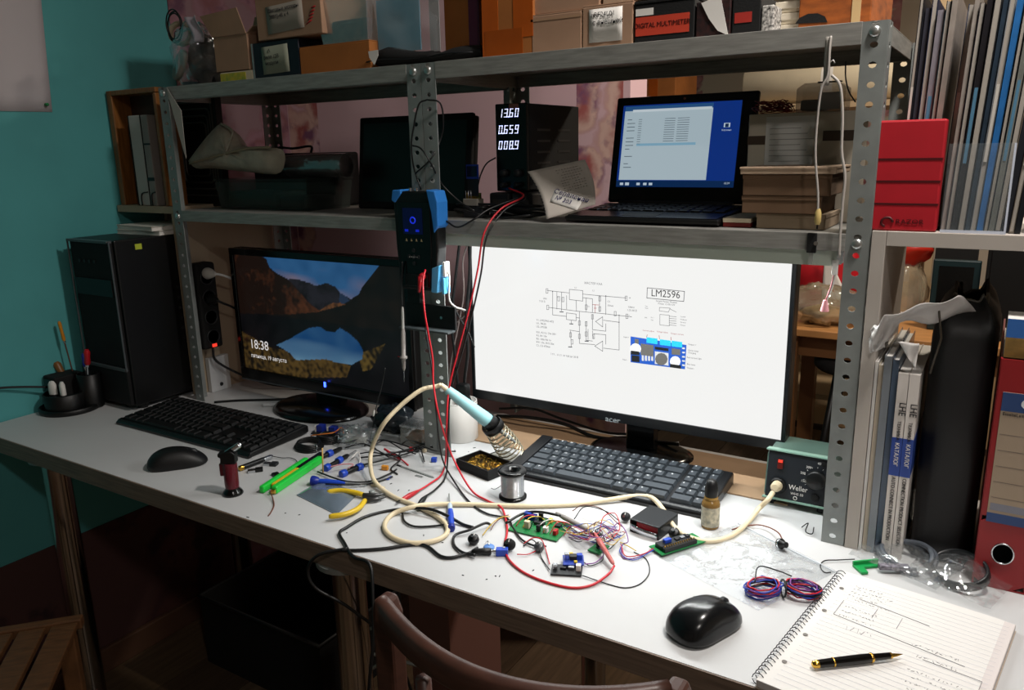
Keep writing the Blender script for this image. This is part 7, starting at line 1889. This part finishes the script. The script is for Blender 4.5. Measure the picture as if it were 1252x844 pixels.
part('jaw', MB().box(-.0065, .0065, -.004, .0, -.014, .014), M_blackm, t, bevel=.001); part('screw', MB().lathe([(.003, 0), (.003, .002)], 12, M=TR(.006, -.004, 0) @ Matrix.Rotation(rad(90), 4, 'X')), M_silver, t)
part('tail', MB().box(-.003, .003, -.003, -.001, -.03, -.014), mat('tail_grey', '#8a8e88', .4), t)
t = thing('jst_connector', 'white connector hanging on short wires beside the right post', 'connector', V(1021, 327, 1.18))
part('body', MB().box(-.004, .004, -.003, .003, -.011, .011), M_whitew, t, bevel=.001)
part('lead', MB().tube(smooth_path([(-.001, 0, -.011), (-.004, 0, -.03), (-.010, 0, -.05)]), .001, 6), mat('pink_wire', '#b87a80', .5), t)
part('lead', MB().tube(smooth_path([(.001, 0, -.011), (-.002, 0, -.03), (-.008, 0, -.05)]), .001, 6), M_whitew, t)
part('small_plug', MB().lathe([(.003, 0), (.0055, -.012), (.006, -.016)], 12, M=TR(-.0095, 0, -.048)), mat('pink_plug', '#c88a90', .4), t)

# =================================================================== paper on the left wall
cn = [VX(-40, -30, XL+.0015), VX(47, -30, XL+.0015), VX(64, 137, XL+.0015), VX(-40, 135, XL+.0015)]
t = thing('wall_paper_sheet', 'white paper sheet pinned to the teal wall', 'paper', cn[2])
part('sheet', MB().grid(lambda u, v: cn[0].lerp(cn[1], u).lerp(cn[3].lerp(cn[2], u), v)-cn[2]+Vector((.0012*math.sin(u*3+v*2)+.001, 0, 0)), 8, 8), mat('sheet_white', '#b9b4b8', .8), t, solid=.0004)
pp_ = VX(56, 128, XL+.004)
part('push_pin', MB().lathe([(.0035, 0), (.004, .002), (.0025, .006), (.0035, .008), (.0005, .0085)], 14, M=TR(*(pp_-cn[2])) @ Matrix.Rotation(rad(90), 4, 'Y')), mat('pin_green', '#0f8a4a', .4), t)

# =================================================================== foreground chair
M_ch = M_chair
def arc3(a, b, c, n=18):
    """quadratic through three points"""
    out = []
    for k in range(n+1):
        u = k/n; m_ = b*2-(a+c)*.5
        out.append(a*(1-u)**2+m_*2*u*(1-u)+c*u*u)
    return out
zc_ = .865
A_ = Z(468, 745, zc_); B_ = Z(600, 842, zc_); C_ = Z(818, 853, zc_)
t = thing('wooden_chair', 'brown wooden chair with a curved top rail pulled up to the desk', 'chair', (-.36, .62, 0))
o_ = Vector((-.36, .62, 0))
rail = [p-o_ for p in arc3(A_, B_, C_, 26)]
q = MB(); v = []; fs = []
prof = [(-.008, .012), (-.004, .016), (.004, .016), (.008, .012), (.009, -.010), (.004, -.015), (-.006, -.015), (-.009, -.010)]
for i, p in enumerate(rail):
    a = rail[max(0, i-1)]; b = rail[min(len(rail)-1, i+1)]; d = (b-a).normalized(); n = Vector((-d.y, d.x, 0))
    for (s_, z_) in prof: v.append(p+n*s_+Vector((0, 0, z_)))
m8 = len(prof)
for i in range(len(rail)-1):
    for k in range(m8): fs.append((i*m8+k, i*m8+(k+1) % m8, (i+1)*m8+(k+1) % m8, (i+1)*m8+k))
fs += [tuple(range(m8)), tuple(range((len(rail)-1)*m8, len(rail)*m8))[::-1]]
part('top_rail', q.add(v, fs, True), M_ch, t)
for e, sgn in ((rail[0], 1), (rail[-1], -1)):
    part('back_post', MB().prism([(-.018, 0), (.018, 0), (.016, .44), (.013, .855), (.006, .872), (-.010, .872), (-.013, .855), (-.016, .44)], -.012, .012, M=TR(e.x-.004*sgn, e.y+.012, 0)), M_ch, t, bevel=.004)
zl_ = [p+Vector((0, 0, -.17)) for p in rail[1:-1]]
part('lower_rail', MB().tube(zl_, .011, 8), M_ch, t)
for f in (.25, .5, .75):
    p = rail[int(f*26)]; part('spindle', MB().tube([(p.x, p.y, p.z-.03), (p.x, p.y+.005, p.z-.17), (p.x*.95, p.y+.02, .46)], .008, 8), M_ch, t)
part('seat', MB().lathe([(.0005, .43), (.19, .43), (.2, .44), (.2, .455), (.19, .462), (.0005, .458)], 36, M=TR(-.02, .15, 0)), M_ch, t)
for sx in (-.13, .11): part('front_leg', MB().lathe([(.014, 0), (.02, .43)], 14, M=TR(sx-.02, .27, 0)), M_ch, t)

# slatted stool at lower left
s_z = .47
E0, E1 = Z(102, 750, s_z), Z(-30, 771, s_z)
G0 = Z(92, 768, s_z)
t = thing('slatted_stool', 'orange brown slatted wooden stool at the lower left corner', 'stool', (E0.x, E0.y, 0))
ux = (E1-E0).normalized(); uy = Vector((ux.y, -ux.x, 0))
if uy.y > 0: uy = -uy
az = math.atan2(-ux.y, -ux.x)
t.rotation_euler = (0, 0, az)
M_sl = mat('stool_wood', '#5a3a20', .5, var=.35, scale=8, stretch=(4, 18, 4))
Ls = .34
part('edge_rail', MB().box(-Ls, 0, -.022, 0, s_z-.022, s_z), M_sl, t, bevel=.003)
part('edge_rail', MB().box(-Ls, 0, -.32, -.298, s_z-.022, s_z), M_sl, t, bevel=.003)
for k in range(6):
    part('slat', MB().box(-.006-.046-k*.056, -.006-k*.056, -.297, -.0225, s_z-.016, s_z-.004), M_sl, t, bevel=.002)
for x_ in (-.03, -Ls+.03):
    for y_ in (-.02, -.30): part('leg', MB().box(x_-.016, x_+.016, y_-.012, y_+.012, 0, s_z-.0225), M_sl, t, bevel=.003)

# white cable under the desk, dark crate
wire('under_desk_cable', 'grey cable loop hanging under the desk', [Vector((-.78, .95, .45)), V(430, 790, .95), V(457, 768, .95), V(470, 790, .95), V(465, 810, .95), V(445, 822, .95), V(420, 826, .95)], .0035, mat('grey_cable', '#8a8680', .5))
t = thing('storage_crate', 'dark plastic crate on the floor under the desk', 'crate', (-1.5, 1.3, 0))
part('floor_panel', MB().box(-.22, .22, -.15, .15, 0, .006), M_blackm, t)
for x_ in (-.22, .214): part('end_wall', MB().box(x_, x_+.006, -.15, .15, .006, .2), M_blackm, t)
for y_ in (-.15, .144): part('side_wall', MB().box(-.214, .214, y_, y_+.006, .006, .2), M_blackm, t)
part('rim', MB().tube([(-.222, -.152, .2), (.222, -.152, .2), (.222, .152, .2), (-.222, .152, .2)], .005, 6, closed=True), M_dgrey, t)
t, W_, H_ = carton('cardboard_box', 'pinkish brown carton under the desk behind the chair', (500, 735, 548), 1.2, 0, .2, mat('dim_carton', '#8a6058', .8), z1=.52)

# =================================================================== far part of the room
# table
tx0, tx1, ty0, ty1 = -.62, 1.0, 2.63, 3.06
t = thing('far_table', 'orange brown table in the room behind the shelving', 'table', ((tx0+tx1)/2, (ty0+ty1)/2, 0))
hw, hd = (tx1-tx0)/2, (ty1-ty0)/2
M_ft = mat('table_wood', '#b8834e', .45, var=.2, scale=6, stretch=(2, 10, 4))
part('table_top', MB().box(-hw, hw, -hd, hd, .725, .75), M_ft, t, bevel=.003)
part('apron', MB().box(-hw+.05, hw-.05, -hd+.05, -hd+.07, .65, .724), mat('table_apron', '#6a4626', .5), t)
for sx in (-1, 1):
    for sy in (-1, 1): part('leg', MB().box(sx*(hw-.05)-.025, sx*(hw-.05)+.025, sy*(hd-.05)-.025, sy*(hd-.05)+.025, 0, .724), mat('table_apron', '#6a4626', .5), t)
# stool frame under table
t = thing('metal_stool', 'black metal framed stool under the far table', 'stool', (-.36, 2.78, 0))
part('seat', MB().lathe([(.0005, .60), (.14, .60), (.15, .61), (.15, .63), (.14, .64), (.0005, .64)], 28), M_blackm, t)
for k in range(4):
    a = rad(45+90*k); part('leg', MB().tube([(.09*math.cos(a), .09*math.sin(a), .6), (.17*math.cos(a), .17*math.sin(a), .0)], .012, 10), M_black, t)
part('ring', MB().tube([(.145*math.cos(k*.3927), .145*math.sin(k*.3927), .22) for k in range(16)], .007, 8, closed=True), M_black, t)
t = thing('tan_panel', 'pale wooden board leaning on the far wall under the table', 'board', (-.35, 3.9, 0), rot=(rad(-6), 0, 0))
part('board', MB().box(-.5, .5, 0, .02, 0, .72), mat('pale_board2', '#c8a880', .6, var=.1, scale=6), t); part('batten', MB().box(-.5, .5, -.02, 0, .35, .39), mat('pale_board3', '#a08562', .6), t)
# things on the far table
def tb(px, py, Y): return V(px, py, Y)
M_fbag = film_mat('far_bag', '#d8ccb0', diff=.2, refl=.08, bump=.8, scale=25)
t = thing('plastic_bag', 'crumpled clear bag on the far table', 'bag', (V(1000, 370, 2.75).x, 2.75, .7505))
part('film', MB().grid(bagf(0, 0, .06, .14, .08, .066, .35, 8), 30, 18), M_fbag, t); part('contents', MB().grid(bagf(.02, 0, .03, .07, .05, .03, .5, 31), 20, 12), mat('tan_contents', '#9a8058', .6), t)
t = thing('red_bag', 'red and white bag behind the clear bag on the far table', 'bag', (V(1004, 350, 2.95).x, 2.95, .7505))
part('body', MB().grid(bagf(0, 0, .13, .13, .07, .135, .2, 12), 26, 16), M_red, t); part('white_flap', MB().grid(lambda u, v: (.02+.1*u*(1-v), -.08-.01*v, .04+.2*v), 6, 6), M_paper, t, solid=.002)
t = thing('green_bag', 'dark green bag beside the red bag on the far table', 'bag', (V(988, 345, 2.9).x-.13, 2.88, .7505))
part('body', MB().grid(bagf(0, 0, .075, .08, .05, .08, .25, 22), 22, 14), mat('dark_green_bag', '#1d4a30', .5), t); part('knot', MB().lathe([(.01, .145), (.018, .16), (.006, .175)], 10), mat('dark_green_bag', '#1d4a30', .5), t)
a = V(1137, 360, 2.8); b = V(1196, 360, 2.8)
t = thing('teal_monitor_box', 'dark teal framed box on the far table', 'box', ((a.x+b.x)/2, 2.8, .7505)); w_ = (b.x-a.x)/2; hh = V(1165, 318, 2.8).z-.7505
part('frame', MB().box(-w_, w_, 0, .02, 0, hh), mat('dark_teal', '#12282c', .4), t, bevel=.004); part('screen', MB().box(-w_+.018, w_-.018, -.002, 0, .02, hh-.02), M_blackg, t); part('body', MB().box(-w_*.8, w_*.8, .02, .1, 0, hh*.9), M_black, t, bevel=.02)
a = V(1202, 360, 2.72); b = V(1275, 360, 2.72)
t = thing('black_cabinet', 'large black box at the right end of the far table', 'box', ((a.x+b.x)/2, 2.72, .7505)); w_ = (b.x-a.x)/2; hh = V(1225, 298, 2.72).z-.7505
part('body', MB().box(-w_, w_, 0, .3, 0, hh), M_blackm, t, bevel=.006); part('front_panel', MB().box(-w_+.01, w_-.01, -.004, 0, .01, hh-.01), M_black, t, bevel=.003)
t = thing('red_clear_bag', 'red and clear bag of sweets hanging right of the bookcase side', 'bag', (V(1122, 330, 2.95).x-.05, 2.96, .7505))
part('lower_part', MB().grid(bagf(0, 0, .1, .085, .06, .105, .2, 41), 24, 14), M_fbag, t); part('red_part', MB().grid(bagf(0, 0, .235, .09, .06, .06, .25, 43), 24, 14), mat('bright_red_bag', '#b82a1c', .35), t)
t = thing('bottle_group_box', 'small pale box behind the teal framed box', 'box', (V(1170, 305, 2.94).x, 2.94, .7505))
part('body', MB().box(-.06, .06, 0, .1, 0, .34), mat('pale_box', '#c9bda6', .7), t, bevel=.003); part('dark_band', MB().box(-.061, .061, -.001, .101, .2, .27), M_blackm, t)
# tall rack with boards and carton behind the shelving, seen over the netbook
rz0 = 1.48
t = thing('storage_rack', 'pale wooden storage rack in the room behind the netbook', 'rack', (-.95, 3.3, 0))
for sx in (-.72, .70):
    for sy in (-.2, .2): part('post', MB().box(sx-.02, sx+.02, sy-.02, sy+.02, 0, 2.15), mat('rack_wood', '#b09878', .6), t)
for z_ in (.4, 1.0, rz0, 2.1): part('rack_shelf', MB().box(-.74, .72, -.22, .22, z_-.02, z_), mat('rack_wood', '#b09878', .6), t)
a = V(772, 110, 3.12); b = V(826, 110, 3.12)
t = thing('cardboard_box', 'open brown carton on the storage rack beyond the netbook', 'box', ((a.x+b.x)/2, 3.12, rz0+.001)); w_ = (b.x-a.x)/2
part('body', MB().box(-w_, w_, 0, .25, 0, .3), M_card2, t, bevel=.004); part('flap', MB().prism([(w_, .3), (w_+.12, .25), (w_+.12, .246), (w_, .296)], 0, .25), M_card, t); part('tape', MB().box(-w_*.2, w_*.2, -.002, 0, 0, .3), M_tape, t)
a = V(880, 110, 3.12)
for k in range(2):
    t = thing('paper_roll', ['front', 'rear'][k]+' cream paper roll lying on the storage rack', 'roll', (-.60+.05*k, 3.18+.17*k, rz0+.081), group='paper rolls on the rack')
    part('roll', MB().lathe([(.075, -.3), (.08, -.295), (.08, .295), (.075, .3), (.03, .3), (.03, -.3), (.075, -.3)], 20, M=Matrix.Rotation(rad(90), 4, 'Y'), cap=False), M_cream, t); part('band', MB().lathe([(.0808, -.02), (.0808, .02)], 20, M=Matrix.Rotation(rad(90), 4, 'Y'), cap=False), M_paper, t)
